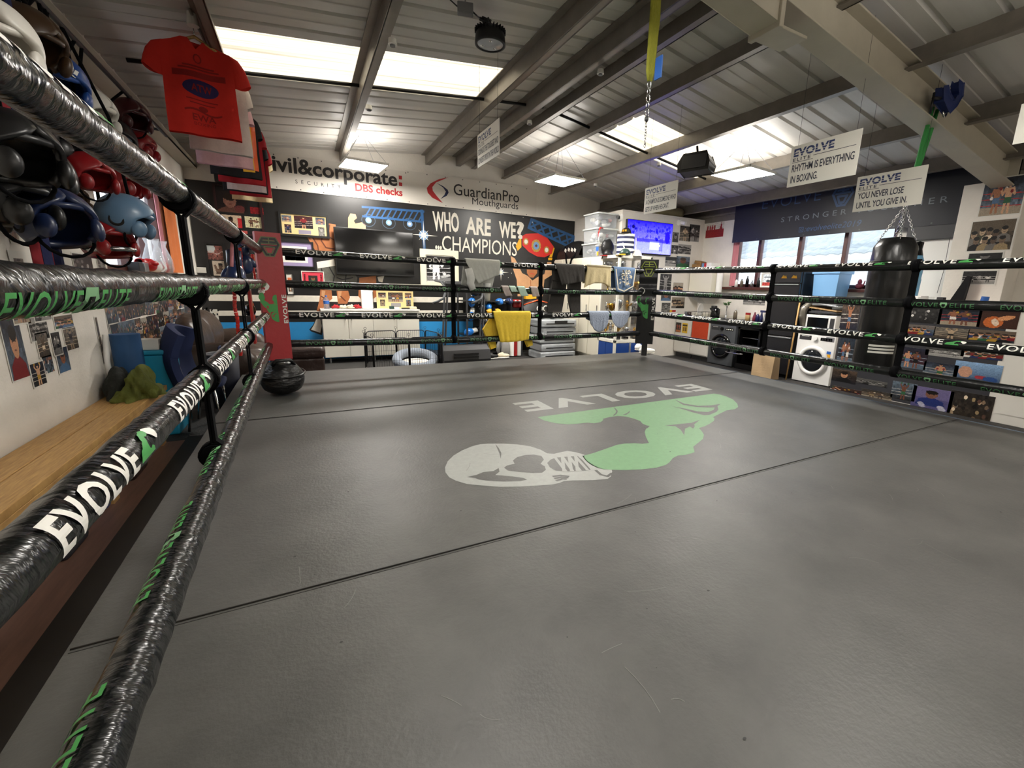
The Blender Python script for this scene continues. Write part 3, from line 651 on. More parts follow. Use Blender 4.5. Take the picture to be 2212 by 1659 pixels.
# boxer on the left
mpoly('mural_skin', [(655, 497), (690, 480), (725, 485), (725, 560), (690, 556), (668, 520)], 2)
mpoly('mural_skin_pale', [(752, 470), (757, 461), (768, 463), (771, 471), (764, 477), (768, 483), (782, 480), (790, 486), (790, 496), (752, 492)], 2)
mpoly('mural_grey', [(684, 566), (740, 560), (772, 600), (768, 624), (722, 628), (688, 622)], 2); mpoly('mural_white', [(684, 566), (722, 560), (724, 574), (686, 580)], 3)
mpoly('mural_skin', [(692, 625), (716, 627), (718, 645), (706, 655), (700, 672), (684, 672), (690, 648)], 2); mpoly('mural_skin', [(727, 628), (752, 628), (756, 642), (750, 656), (730, 656)], 2)
mpoly('mural_skin', [(776, 600), (812, 596), (814, 640), (790, 658), (774, 640)], 2); mpoly('mural_white', [(815, 598), (830, 596), (826, 610), (818, 608)], 2)
mpoly('black_paint', [(683, 689), (693, 684), (700, 705), (695, 724), (672, 716), (668, 712), (676, 702)], 2); mpoly('mural_white', [(683, 690), (692, 688), (695, 704), (692, 719), (672, 712), (678, 702)], 3)
# painted muscle lines, folds and lettering on the trunks
for q in ([(700, 500), (694, 520), (704, 535), (722, 538)], [(672, 508), (686, 530), (690, 552)], [(712, 486), (708, 510), (724, 520)]): mline('maroon_line', q, .02, 4)
for q in ([(694, 580), (700, 600), (696, 618)], [(712, 578), (722, 596), (718, 622)], [(738, 566), (748, 590), (744, 622)], [(728, 600), (740, 604), (762, 600)]): mline('black_paint', q, .018, 4)
for q in ([(694, 640), (706, 648)], [(736, 640), (746, 650)], [(786, 612), (800, 640)]): mline('maroon_line', q, .018, 4)
mpoly('mural_skin_pale', [(664, 500), (688, 484), (692, 492), (676, 508), (680, 520), (672, 518)], 3); mpoly('mural_skin_pale', [(695, 627), (703, 628), (700, 644), (694, 648)], 3); mpoly('mural_skin_pale', [(730, 629), (738, 629), (736, 644), (731, 645)], 3)
mtext('COMBAT', (686, 579), (722, 573), .1, 6, 'black_paint') if False else None
# lighting gantry and lamps
for a, b in (((783, 447), (915, 457)), ((784, 467), (912, 479)), ((911, 455), (917, 540))): mline('mural_blue', [a, b], .05 if b[1] > 500 else .035, 2)
for i in range(11): x = 790+i*11.5; mline('mural_blue', [(x, 466+i), (x+10, 449+i*.8)], .022, 2)
for x, y in ((796, 476), (840, 481), (885, 484)):
    c = mp([(x, y)])[0]; g.m('mural_glow').fill(ell(*c, .05, .05, 14), mk(3)); g.m('mural_white').fill(ell(*c, .025, .025, 10), mk(4)); g.m('mural_ring'); stroke(g, ell(*c, .11, .1, 18), .01, mk(2), True)
def burst(x, y, r, n=8):
    c = mp([(x, y)])[0]; g.m('mural_glow').fill(ell(*c, r*.33, r*.33, 16), mk(4)); g.m('mural_white').fill(ell(*c, r*.17, r*.17, 12), mk(5))
    for i in range(n):
        a = i*PI*2/n; L = r if i % 2 == 0 else r*.5; d = (math.cos(a), math.sin(a)); q = (-d[1]*.014, d[0]*.014)
        g.m('mural_white').fill([(c[0]+q[0], c[1]+q[1]), (c[0]+d[0]*L, c[1]+d[1]*L), (c[0]-q[0], c[1]-q[1])], mk(5))
burst(915, 508, .26); burst(1082, 588, .17)
for x, y in ((1105, 590), (1098, 600), (1150, 480), (1130, 470)): c = mp([(x, y)])[0]; g.m('mural_white').fill(ell(*c, .008, .008, 8), mk(3))
# slogan
def mtext(s, p0, p1, h, k=4, m='mural_white', bold=.03):
    a, b = mp([p0, p1]); d = (b[0]-a[0], b[1]-a[1]); L = math.hypot(*d); d = (d[0]/L, d[1]/L)
    g.m(m).text(s, lambda x, y: mk(k)(a[0]+d[0]*x-d[1]*y, a[1]+d[1]*x+d[0]*y), h, bold=bold, w=L)
mtext('WHO', (936, 497), (992, 500), .315); mtext('ARE', (1006, 504), (1060, 509), .29); mtext('WE', (1078, 512), (1114, 514), .285); mtext('?', (1117, 515), (1134, 514), .3)
mtext('...', (940, 536), (954, 538), .26); mtext('CHAMPIONS', (955, 541), (1116, 553), .268, bold=0.0)
# second gantry
for a, b in (((1148, 474), (1242, 512)), ((1142, 492), (1228, 532)), ((1148, 474), (1142, 492)), ((1242, 512), (1228, 532))): mline('mural_blue', [a, b], .05, 2)
for i in range(5): t = i/5; u = (i+1)/5; A = (1148+94*t, 474+38*t); B = (1142+86*u, 492+40*u); C = (1142+86*t, 492+40*t); D = (1148+94*u, 474+38*u); mline('mural_blue', [A, B], .04, 2); mline('mural_blue', [C, D], .04, 2)
# champion holding the belt
mpoly('mural_skin_pale', [(1103, 553), (1112, 558), (1128, 590), (1140, 596), (1150, 606), (1162, 598), (1176, 592), (1182, 566), (1191, 566), (1192, 594), (1176, 604), (1172, 640), (1118, 640), (1116, 604), (1106, 575)], 2)
mpoly('mural_black', [(1144, 596), (1156, 596), (1150, 604)], 3); mpoly('black_paint', [(1134, 590), (1132, 566), (1140, 556), (1160, 557), (1166, 568), (1163, 588)], 3); mpoly('mural_skin', [(1138, 574), (1148, 570), (1161, 575), (1160, 590), (1152, 600), (1144, 599), (1138, 590)], 4)
mline('mural_black', [(1140, 580), (1146, 580)], .014, 5); mline('mural_black', [(1152, 581), (1158, 581)], .014, 5); mline('mural_red', [(1146, 591), (1154, 592)], .014, 5)
mline('mural_skin', [(1146, 606), (1147, 636)], .02, 3)
mpoly('mural_yellow', [(1121, 517), (1126, 515), (1126, 534), (1118, 542), (1114, 532)], 4); mpoly('mural_yellow', [(1195, 534), (1198, 536), (1192, 556), (1186, 556)], 4); mpoly('mural_yellow', [(1184, 557), (1193, 557), (1192, 562), (1184, 562)], 5)
mpoly('mural_red', [(1128, 510), (1136, 505), (1162, 504), (1182, 514), (1196, 533), (1192, 548), (1176, 556), (1160, 554), (1142, 544), (1128, 530)], 5)
for x, y, r in ((1158, 531, .105), (1136, 522, .058), (1180.5, 540, .06)): c = mp([(x, y)])[0]; g.m('mural_gold').fill([(c[0]+r*(1+.08*(i % 2))*math.cos(i*PI/14), c[1]+1.15*r*(1+.08*(i % 2))*math.sin(i*PI/14)) for i in range(28)], mk(6)); g.m('mural_glow' if r > .08 else 'photo_paper').fill(ell(*c, r*.66, r*.76, 18), mk(7))
c = mp([(1158, 531)])[0]; g.m('banner_navy').fill(ell(*c, .027, .027, 14), mk(8)); g.m('banner_red').fill(ell(c[0], c[1]-.004, .013, .013, 10), mk(9))
o = g.build('wall_mural'); tag(o, 'black wall mural of boxers with WHO ARE WE? CHAMPIONS slogan', 'mural')
# ------------------------------------------------------------------ banners above the mural
def banner(o, ux, uy, w, h, m, label, bulge=.012, nx=40, ny=10, eyelets=True):
    ux = V(ux); uy = V(uy); n = ux.cross(uy); o = V(o); R = random.Random(label)
    ph = [R.uniform(0, 6) for _ in range(6)]
    def P(x, y, k=0.0): return o+ux*x+uy*y+n*(bulge*(1+.6*math.sin(x*2.3+ph[0])+.4*math.sin(x*5.1+y*3+ph[1]))+k)
    g = G(m); g.smooth = True; g.ring(lambda u, q: P(u*w, q*h), nx, ny); g.smooth = False
    return g, P
def btext(g, P, s, x, y, h, m, w=None, bold=0.0, space=1.0, k=.002, shear=0.0): g.m(m).text(s, lambda a, b: P(x+a, y+b, k), h, bold=bold, space=space, w=w, shear=shear)
a = onY(877, 372, YM); b = onY(877, 439, YM); bz0, bz1 = 2.435, 2.955
x0 = -.62; g, P = banner((x0, YB-.02, bz0), *YW, a.x-x0, bz1-bz0, 'banner_white', 'civil banner')
q = lambda px, py: (lambda p: (p.x-x0, p.z-bz0))(onY(px, py, YB-.03))
t0 = q(566, 372); t1 = q(846, 404)
btext(g, P, 'civil&corporate', t0[0], .265, .215, 'banner_black', w=t1[0]-t0[0]+.1, bold=.025)
cx = q(862, 400)[0]
for z in (.27, .38): g.m('banner_red').add([P(cx, z, .002), P(cx+.055, z, .002), P(cx+.055, z+.06, .002), P(cx, z+.06, .002)], [(0, 1, 2, 3)])
s0 = q(639, 402); s1 = q(736, 410); btext(g, P, 'SECURITY', s0[0], .115, .055, 'banner_black', w=s1[0]-s0[0], space=2.2)
s0 = q(768, 418); s1 = q(870, 426); btext(g, P, 'DBS checks', s0[0], .11, .11, 'banner_red', w=s1[0]-s0[0], bold=.03)
mat('eyelet', '#4a4a4a', rough=.3, metal=.8)
def eyelets(g, P, w, h, step=.33):
    g.m('eyelet')
    for i in range(int(w/step)+1):
        for y in (.025, h-.025): x = .05+i*step; g.fill(ell(x, y, .009, .009, 8), lambda a, b: P(a, b, .002))
eyelets(g, P, a.x-x0, bz1-bz0); tag(g.build('banner'), 'white banner with black civil and corporate lettering above the mural', 'banner')
x1 = a.x-.02; xe = onY(1158, 440, YM).x; g, P = banner((x1, YB-.026, bz0), *YW, xe-x1, bz1-bz0+.02, 'banner_white', 'mouthguard banner', .014)
q = lambda px, py: (lambda p: (p.x-x1, p.z-bz0))(onY(px, py, YB-.04))
red = [q(*p) for p in ((969, 383), (948, 387), (930, 396), (922, 406), (924, 416), (934, 427), (957, 439), (944, 424), (935, 412), (934, 404), (942, 394))]
nav = [q(*p) for p in ((942.5, 395), (957, 402), (967, 410), (969, 416), (965, 423), (951.5, 430), (960, 421), (963, 414), (957, 405))]
g.m('banner_red').fill(red, lambda x, y: P(x, y, .002)); g.m('banner_navy').fill(nav, lambda x, y: P(x, y, .002))
s0 = q(980, 418); s1 = q(1121, 434); btext(g, P, 'GuardianPro', s0[0], .235, .19, 'banner_black', w=s1[0]-s0[0], bold=.004)
s0 = q(1020, 440); s1 = q(1119, 452); btext(g, P, 'Mouthguards', s0[0], .105, .12, 'banner_black', w=s1[0]-s0[0])
eyelets(g, P, xe-x1, bz1-bz0+.02); tag(g.build('banner'), 'white banner with red and navy crescent logo and mouthguard lettering', 'banner')
# ------------------------------------------------------------------ framed pictures on the back wall
YP = YM-.002
o, w, h = rY(600, 455, 712.5, 516, YP)
pk = lambda s, k, nx=30, ny=22, tone=None: rpic(s, nx, ny, k, tone)
W, H = w, h
framed(o, *YW, w, h, [(.06*w, .58*h, .19*w, .26*h, pk(1, 'duel')), (.3*w, .36*h, .37*w, .5*h, pk(2, 'solo', 36, 30)), (.73*w, .57*h, .19*w, .28*h, pk(3, 'duel')), (.1*w, .14*h, .13*w, .34*h, pk(4, 'solo', 18, 26)), (.77*w, .1*h, .13*w, .36*h, pk(5, 'solo', 18, 26, 'bw')), (.37*w, .12*h, .25*w, .17*h, Pic(12, 6, '#8d8598'))], 'black frame of five fight pictures on cream mount left of the screen', .035, 'black', 'cream_mount' if 'cream_mount' in MATS else mat('cream_mount', '#d9c389', rough=.6), .03)
mat('lilac_mount', '#9d8fb5', rough=.6); mat('pink_mount', '#d43a4c', rough=.6)
o, w, h = rY(592, 518, 681, 579, YP)
framed(o, *YW, w, h, [(.16*w, .18*h, .66*w, .62*h, Pic(4, 4, '#e6e2da')), (.23*w, .26*h, .52*w, .46*h, pk(7, 'crowd', 34, 24, None))], 'framed fight picture with lilac mount beside the red corner pad', .02, 'black', 'lilac_mount', .03)
o, w, h = rY(650, 585, 702, 622, YP)
framed(o, *YW, w, h, [(.3*w, .28*h, .4*w, .46*h, pk(8, 'face', 22, 24)), (.1*w, .2*h, .08*w, .62*h, Pic(3, 12, '#7c1a22', 3).noise(.6)), (.82*w, .2*h, .08*w, .62*h, Pic(3, 12, '#7c1a22', 4).noise(.6))], 'small frame with bright pink mount below the lilac frame', .012, 'photo_paper', 'pink_mount', .02)
o, w, h = rY(616, 590, 637, 637, YP)
framed(o, *YW, w, h, [(.25*w, .55*h, .5*w, .25*h, Pic(10, 8, '#d0543a').grad('#8a2a1c', '#e07a4a')), (.25*w, .15*h, .5*w, .3*h, pk(9, 'solo', 14, 18))], 'narrow framed certificate with orange picture half behind red pad', .012, 'black', 'photo_paper', .02)
mat('ivory_frame', '#e6dfc6', rough=.45)
o, w, h = rY(906, 537, 990.5, 622, YP)
p = Pic(44, 52, '#101010', 8); p.rect(0, 0, 1, .16, '#777'); p.ropes('#e8e8e8', (.2, .36, .52), .01, .05); p.man(.36, .1, .82, '#dedede', None, '#f2f2f2', '#c9c9c9', 2, '#f0f0f0'); p.limb(.6, .18, .85, .24, .05, '#bdbdbd'); p.ell(.68, .3, .06, .06, '#cfcfcf'); p.rect(.72, .74, .94, .88, '#d8d8d8'); p.noise(.12); p.grey((1, 1, 1))
framed(o, *YW, w, h, [(.12, .12, w-.24, h-.24, p)], 'large ivory frame with black and white knockdown picture below the slogan', .1, 'ivory_frame', 'photo_paper', .03)
# corner collage, left of the red pad
mat('maroon_frame', '#2a1012', rough=.4)
o, w, h = rY(458, 396, 573, 512, YP); Z = lambda x0, y0, x1, y1: (lambda a: (a[0].x-o.x, a[0].z-o.z, a[1], a[2]))(rY(x0, y0, x1, y1, YP))
p = Pic(34, 30, '#191213', 3); p.head(.45, .55, .3, '#7d5548', '#20150f', '#5a3a30'); p.ell(.75, .2, .2, .16, '#5d2a2a'); p.noise(.15)
p2 = Pic(34, 24, '#cbb59c', 5); p2.head(.45, .62, .2, '#4a3428', '#15100d', '#332a28'); p2.rect(.78, 0, 1, .8, '#b8242a'); p2.ell(.12, .6, .12, .25, '#80705e'); p2.noise(.12)
p3 = Pic(30, 24, '#cfc9a2', 6); p3.man(.35, .1, .75, '#6d4a38', None, '#3a2018', '#5a2a1c', 2); p3.man(.66, .08, .72, '#7d5a44', None, '#d8d2b8', '#5a2a1c', 3); p3.noise(.2)
framed(o, *YW, w, h, [(*Z(464, 411, 535, 462), p), (*Z(540, 447, 570, 464), Pic(10, 8, '#7d161c', 2).noise(.25)), (*Z(478, 463, 524, 493), p2), (*Z(528, 467, 569, 494), p3), (*Z(518, 498, 535, 505), Pic(6, 4, '#b8524c'))], 'large dark frame of boxing pictures behind the hanging shirts', .03, 'maroon_frame', 'black', .03)
o, w, h = rY(440, 522, 494, 602, YP); Z2 = lambda *r: (lambda a: (a[0].x-o.x, a[0].z-o.z, a[1], a[2]))(rY(*r, YP))
p = Pic(24, 20, '#7d4c44', 2); p.noise(.35, 2); p.ell(.2, .8, .3, .3, '#b9c0c0'); p.put(np.abs(p.y-.5-.1*np.sin(p.x*9)) < .03, '#c9b0a8')
p2 = Pic(22, 26, '#bcae9c', 9); p2.head(.6, .66, .17, '#5a4436', '#17120f', '#4a382c'); p2.limb(.3, .35, .75, .3, .09, '#6d5646'); p2.limb(.3, .35, .2, .65, .08, '#6d5646'); p2.noise(.1)
framed(o, *YW, w, h, [(*Z2(446, 530, 488, 562), p), (*Z2(458, 563, 490, 596), p2)], 'black frame of two pictures, boxer portrait below, near the corner', .03, 'black', 'black', .03)
o, w, h = rY(533, 542, 562, 582, YP); print_on(o, *YW, w, h, rpic(21, 22, 24, 'duel'), 'small red fight poster between the hanging gloves and red pad', 'poster')
o, w, h = rY(546, 589, 564, 605, YP); print_on(o, *YW, w, h, rpic(23, 16, 14, 'team', 'bw'), 'small white bordered photograph low beside the red pad', border=.012)
o, w, h = rY(421, 577, 447, 590, YP); g = G('photo_paper'); g.bb(o+V((0, -.03, 0)), o+V((w, 0, h))); tag(g.build('thermostat_box', bevel=.006), 'small cream box fixed low on the black corner wall', 'box')
# number cut out of photographs
for i, (x0, x1) in enumerate(((431, 452), (453, 475))):
    o, w, h = rY(x0, 668, x1, 697, YP); g = G('photo_paper'); s5 = [(0, 0), (.75, 0), (.95, .16), (.95, .46), (.75, .62), (.32, .62), (.32, .8), (.92, .8), (.92, 1), (0, 1), (0, .44), (.6, .44), (.66, .38), (.66, .24), (.58, .17), (0, .17)]
    g.prism([(x*w, y*h) for x, y in s5], plane(o, *YW), (0, -.006, 0))
    R = random.Random(i); g.m('black')
    for k in range(26):
        x, y = R.random()*.9, R.random()
        if (y < .17 or .46 < y < .6 or y > .82): g.add([V((o.x+x*w+a, o.y-.0075, o.z+y*h+b)) for a, b in ((0, 0), (.02, 0), (.02, .03), (0, .03))], [(0, 1, 2, 3)])
    tag(g.build('wall_number'), ['left figure five covered in photographs above the brown sofa', 'right figure five covered in photographs above the brown sofa'][i], 'number')
# black loudspeaker with yellow driver in the corner
t = thing('corner_speaker', 'black loudspeaker with yellow badge in the corner behind the shirts', 'speaker', onY(490, 400, 8.4))
o, w, h = rY(458, 346, 518, 398, 8.35); g = G('black'); g.bb(o+V((0, -.02, 0)), o+V((w, .22, h))); g.build('cabinet', t, bevel=.01)
g = G('mural_yellow'); g.bb(o+V((w*.3, -.025, .03)), o+V((w*.62, -.02, .09))); g.build('badge', t)
# wall television, off
mat('screen_black', '#050506', rough=.08)
t = thing('television', 'large black wall television switched off on the mural', 'television', (1.15, 8.5, 1.14))
o, w, h = rY(720, 489, 896, 598, 8.46); g = G('black'); g.bb(o, o+V((w, .06, h))); g.build('casing', t, bevel=.006); g = G('screen_black'); g.bb(o+V((.012, -.003, .03)), o+V((w-.012, 0, h-.012))); g.build('screen', t)
g = G('dark_grey'); g.bb(o+V((w*.4, .06, h*.3)), o+V((w*.6, .12, h*.7))); g.build('wall_bracket', t)
# ------------------------------------------------------------------ white cabinet with four doors
mat('cabinet_white', '#e3dfd2', rough=.35); mat('glossy_white', '#eeece6', rough=.2)
CY0 = 8.18; cx0 = onY(697, 700, CY0).x; cx1 = onY(906, 700, CY0).x; cz1 = onY(800, 676, CY0).z+.03; cz0 = ZF+.1
t = thing('storage_cabinet', 'low white storage cabinet with four doors below the television', 'cabinet', ((cx0+cx1)/2, CY0, ZF))
g = G('cabinet_white'); g.bb((cx0, CY0+.02, cz0), (cx1, YM-.02, cz1)); g.build('body', t, bevel=.003)
g = G('glossy_white'); g.bb((cx0-.015, CY0-.015, cz1), (cx1+.015, YM-.01, cz1+.03)); g.build('top', t, bevel=.004)
dw = (cx1-cx0)/4
for i in range(4):
    g = G('cabinet_white'); g.bb((cx0+i*dw+.003, CY0, cz0+.003), (cx0+(i+1)*dw-.003, CY0+.018, cz1-.003)); d = g.build('door', t, bevel=.003)
    hx = cx0+i*dw+(dw-.05 if i % 2 == 0 else .05); g = G('chrome'); g.tube([(hx, CY0, cz1-.06), (hx, CY0-.025, cz1-.06), (hx, CY0-.025, cz1-.15), (hx, CY0, cz1-.15)], .006, 8); g.build('handle', d)
for x in (cx0+.08, (cx0+cx1)/2, cx1-.08): g = G('chrome'); g.cyl((x, CY0+.06, ZF), (x, CY0+.06, cz0), .015, n=10); g.build('leg', t)
TZ = cz1+.031
# things on the cabinet
def bottle(x, y, z, r, h, body, cap, label, cat='bottle', name='bottle', neck=.35, shape='plain', group=None):
    t = thing(name, label, cat, (x, y, z), 0, group); g = G(body)
    if shape == 'plain': pr = [(0, 0), (r, 0), (r, h*.62), (r*.9, h*.7), (r*neck, h*.84), (r*neck, h*.9), (0, h*.9)]
    elif shape == 'jar': pr = [(0, 0), (r, .0), (r, h*.74), (r*.9, h*.78), (0, h*.78)]
    else: pr = [(0, 0), (r, 0), (r*1.02, h*.3), (r*.85, h*.5), (r*.45, h*.74), (r*.36, h*.86), (0, h*.86)]
    g.lathe(pr, (x, y, z), 16); g.build('body', t); g = G(cap)
    if shape == 'jar': g.cyl((x, y, z+h*.76), (x, y, z+h), r*1.03, n=16)
    elif shape == 'spray': g.cyl((x, y, z+h*.84), (x, y, z+h*.92), r*.42, n=12); g.box((x, y-.02, z+h*.95), (.03, .09, .035))
    elif shape == 'pump': g.cyl((x, y, z+h*.88), (x, y, z+h*.97), r*.25, n=10); g.box((x, y-.02, z+h*.985), (.014, .06, .016))
    else: g.cyl((x, y, z+h*.89), (x, y, z+h), r*neck*1.15, n=12)
    g.build('cap', t); return t
mat('clear_plastic', '#dfe8ec', rough=.1, trans=.75, alpha=.6); mat('blue_label', '#2f62b0', rough=.5)
p = onY(706, 667, CY0+.2); t = bottle(p.x, p.y, TZ, .045, .22, 'clear_plastic', 'blue_label', 'clear water bottle with blue label on the white cabinet')
g = G('blue_label'); g.cyl((p.x, p.y, TZ+.08), (p.x, p.y, TZ+.13), .046, n=16); g.build('label_band', t)
mat('wrap_white', '#d9cdb2', rough=.9); mat('wrap_red', '#a8242a', rough=.9)
for i, (px, m, l) in enumerate(((726, 'wrap_red', 'crumpled red and white hand wrap beside the water bottle'), (741, 'wrap_white', 'crumpled cream hand wrap in middle of the cabinet heap'), (757, 'wrap_white', 'looser cream hand wrap right of the cabinet heap'), (771, 'wrap_red', 'crumpled dark red hand wrap beside the white games console'))):
    p = onY(px, 664, CY0+.2); R = random.Random(i+60); g = G(m); pts = []
    for k in range(60): a = k*.9+R.uniform(-.3, .3); r = R.uniform(.02, .075); pts.append((p.x+r*math.cos(a), p.y+r*math.sin(a), TZ+.012+.075*R.random()*(1-r/.1)))
    g.tube(pts, .011, 5); tag(g.build('hand_wrap'), l, 'hand wrap', 'hand wraps on the cabinet')
o, w, h = rY(779, 626, 807, 664, CY0+.25); g = G('glossy_white'); g.bb((o.x, CY0+.22, TZ), (o.x+w, CY0+.33, o.z+h)); t = thing('games_console', 'white upright games console on the white cabinet', 'console', (o.x+w/2, CY0+.27, TZ)); g.build('casing', t, bevel=.01); g = G('black'); g.bb((o.x+w*.96, CY0+.2, TZ), (o.x+w, CY0+.22, o.z+h*.9)); g.build('slot', t)
o, w, h = rY(812, 624, 893, 664, YM-.08)
framed(V((o.x, o.y, TZ)), *YW, w, o.z+h-TZ, [(.05*w, .58*h, .2*w, .28*h, pk(31, 'duel')), (.31*w, .36*h, .4*w, .52*h, pk(32, 'duel', 34, 26)), (.77*w, .58*h, .18*w, .28*h, pk(33, 'team')), (.09*w, .12*h, .13*w, .36*h, pk(34, 'solo', 14, 20, 'sepia')), (.8*w, .12*h, .13*w, .36*h, pk(35, 'solo', 14, 20)), (.38*w, .08*h, .27*w, .22*h, Pic(10, 6, '#8d8a8c'))], 'cream framed five picture display standing on the white cabinet', .015, 'cream_mount', 'cream_mount', .02)
mat('dark_green', '#24403a', rough=.4)
for i, (px, m, d, l) in enumerate(((846, 'dark_green', (.08, .06, .05), 'small dark green pouch in front of the cream framed display'), (857, 'glossy_white', (.09, .06, .03), 'small white charger lying beside the dark green pouch'), (876, 'black', (.14, .05, .022), 'black remote control on the right half of the cabinet'), (892, 'wrap_white', (.12, .08, .04), 'folded pale cloth at the right end of the cabinet'))):
    p = onY(px, 666, CY0+.12); g = G(m); g.box((p.x, p.y, TZ+d[2]/2), d); tag(g.build(['pouch', 'charger', 'remote_control', 'folded_cloth'][i], bevel=.008), l, ['pouch', 'charger', 'remote', 'cloth'][i])
# ------------------------------------------------------------------ wire pen with pet bed
mat('black_wire', '#131214', rough=.35, metal=.3)
t = thing('wire_playpen', 'black folding wire pen in front of the white cabinet', 'playpen', (1.35, 7.5, ZF))
PZ = .235; crn = [(.84, 6.98), (1.36, 6.94), (1.88, 6.98), (1.96, 7.5), (1.86, 8.02), (1.36, 8.06), (.86, 8.02), (.78, 7.5)]
for i in range(8):
    a, b = V((*crn[i], 0)), V((*crn[(i+1) % 8], 0)); d = (b-a).normalized(); a = a+d*.01; b = b-d*.01; g = G('black_wire'); L = (b-a).length
    c = .05; up = V((0, 0, 1))
    path = [a+up*(ZF+.005), a+up*(PZ-c), a+d*c*.3+up*(PZ-c*.3), a+d*c+up*PZ, b-d*c+up*PZ, b-d*c*.3+up*(PZ-c*.3), b+up*(PZ-c), b+up*(ZF+.005)]
    g.tube(path, .008, 6); g.tube([a+up*(ZF+.03), b+up*(ZF+.03)], .006, 6); g.tube([a+up*(ZF+.2), b+up*(ZF+.2)], .002, 4)
    for k in range(1, 14): q = a+d*(L*k/14); g.tube([q+up*(ZF+.03), q+up*PZ], .0018, 4, cap=False)
    g.build('wire_panel', t)
    g = G('black_wire'); q = V((*crn[i], 0)); g.tube([q+up*(ZF+.01), q+up*(PZ+.03)], .004, 5); g.torus(q+up*(PZ+.05), .02, .003, M.Rotation(PI/2, 3, 'X'), 10, 5); g.build('hinge_pin', t)
mat('grey_plush', '#8d95a0', rough=.95, bump=(60, .6)); mat('white_fleece', '#dcd6cc', rough=1, bump=(40, .8, (1, 1, 1), .03))
t = thing('pet_bed', 'grey oval pet bed with white fleece inside the wire pen', 'pet bed', (1.55, 7.4, ZF))
g = G('grey_plush'); g.tube([(1.55+.3*math.cos(k*2*PI/28), 7.42+.24*math.sin(k*2*PI/28), ZF+.12+.09*math.sin(k*2*PI/28)) for k in range(28)], .075, 10, closed=True); g.build('rim', t); g = G('white_fleece'); g.ball((1.52, 7.36, ZF+.08), (.25, .2, .07)); g.build('cushion', t)
# ------------------------------------------------------------------ treadmill
mat('treadmill_grey', '#4d4f52', rough=.45, metal=.2)
t = thing('treadmill', 'dark grey treadmill with tall tube handrails beside the wire pen', 'treadmill', (2.35, 7.6, ZF))
def pill(u, w): a = u*2*PI; return V((0, 0, 0))
g = G('dark_grey'); prof = [(7.16, ZF+.02), (7.13, ZF+.12), (7.17, ZF+.28), (7.27, ZF+.36), (7.45, ZF+.34), (7.5, ZF+.15), (7.5, ZF+.02)]
g.prism([(y, z) for y, z in prof], lambda y, z: (1.97, y, z), (.78, 0, 0)); o = g.build('motor_cover', t, bevel=.02, seg=3)
g = G('black')
for k in range(3): g.bb((2.12, 7.122, ZF+.1+k*.05), (2.55, 7.14, ZF+.13+k*.05))
g.build('ribbed_grip', o)
g = G('black'); g.bb((2.06, 7.4, ZF+.08), (2.66, 8.3, ZF+.14)); g.build('running_deck', t, bevel=.01)
g = G('dark_grey')
for x in (2.02, 2.7): g.bb((x-.04, 7.3, ZF), (x+.04, 8.35, ZF+.15))
g.build('side_rail', t, bevel=.01)
for x, s in ((1.97, -1), (2.62, -1)):
    g = G('treadmill_grey')
    for dx in (0, .045): g.tube([(x+dx, 7.32, ZF+.2), (x+dx+.02, 7.32, .2), (x+dx+.07, 7.34, .85), (x+dx+.09, 7.36, 1.0), (x+dx+.06, 7.5, 1.08), (x+dx+.04, 7.8, 1.1)], .017, 8)
    g.tube([(x+.08, 7.33, .9), (x+.04, 7.3, .82), (x-.06, 7.28, .77), (x-.14, 7.28, .74)], .02, 8); g.build('handrail', t)
g = G('dark_grey'); g.box((2.38, 7.42, 1.04), (.62, .1, .1), .5, 'X'); g.build('console', t, bevel=.02)
# ------------------------------------------------------------------ brown ottoman in front of the mural
mat('brown_leather', '#33241f', rough=.38, bump=(9, .5, (1, 1, 1), .03))
o, w, h = rY(560, 754, 702, 800, 7.3); t = thing('ottoman', 'long dark brown leather ottoman behind the red corner pad', 'ottoman', (o.x+w/2, 7.55, ZF))
x0_, x1_ = -.44, onY(703, 760, 7.3).x
g = G('brown_leather'); g.bb((x0_, 7.3, ZF+.02), (x1_-.02, 7.9, -.07)); g.build('base', t, bevel=.03, seg=3); g = G('brown_leather'); g.bb((x0_-.02, 7.27, -.07), (x1_, 7.93, .1)); g.build('seat_cushion', t, bevel=.06, seg=4)
# ------------------------------------------------------------------ clothes drying on the far ropes
def cloth_mat(nm, c, b=14, noise=None): return mat(nm, c, rough=.92, bump=(b, .5, (1, 1, 1), .02), noise=noise or (30, .06))
def drape(g, zr, top, front, back, yf=None, seed=0, rr=None, nu=26, nv=14, fold=.012, yb=RB):
    """sheet over a rope: top=(x0,x1) on the rope, front/back = (xl,zl,xr,zr,[zmid]) lower edges"""
    R = random.Random(seed); ph = [R.uniform(0, 6.28) for _ in range(4)]; rr = rr or RAD+.006
    def P(u, w):
        t = w*2-1                           # -1 back hem .. 0 over the rope .. 1 front hem
        side = front if t > 0 else back; a = abs(t); k = max(0, (a-.2)/.8); xl, zl, xr, z2 = side[:4]; zm = side[4] if len(side) > 4 else None
        hem = (zl*(1-u)+z2*u) if zm is None else (zl*(1-u)*(1-2*u)+z2*u*(2*u-1)+4*u*(1-u)*zm)
        x = (top[0]*(1-u)+top[1]*u)*(1-k)+(xl*(1-u)+xr*u)*k
        th = min(a/.2, 1)*PI/2; s = -1 if t > 0 else 1
        y = yb+s*rr*math.sin(th); z = zr+rr*math.cos(th) if k == 0 else zr+(hem-zr)*k
        f = fold*k*(math.sin(u*11+ph[0])+.6*math.sin(u*23+ph[1]+k*2))+.004*math.sin(u*40+ph[2])*k
        return V((x, y+s*abs(f)+s*.004*k+f*.5, z))
    g.smooth = True; g.ring(P, nu, nv*2); g.smooth = False
YD = RB-.05
def X(px, py=600): return onY(px, py, YD).x
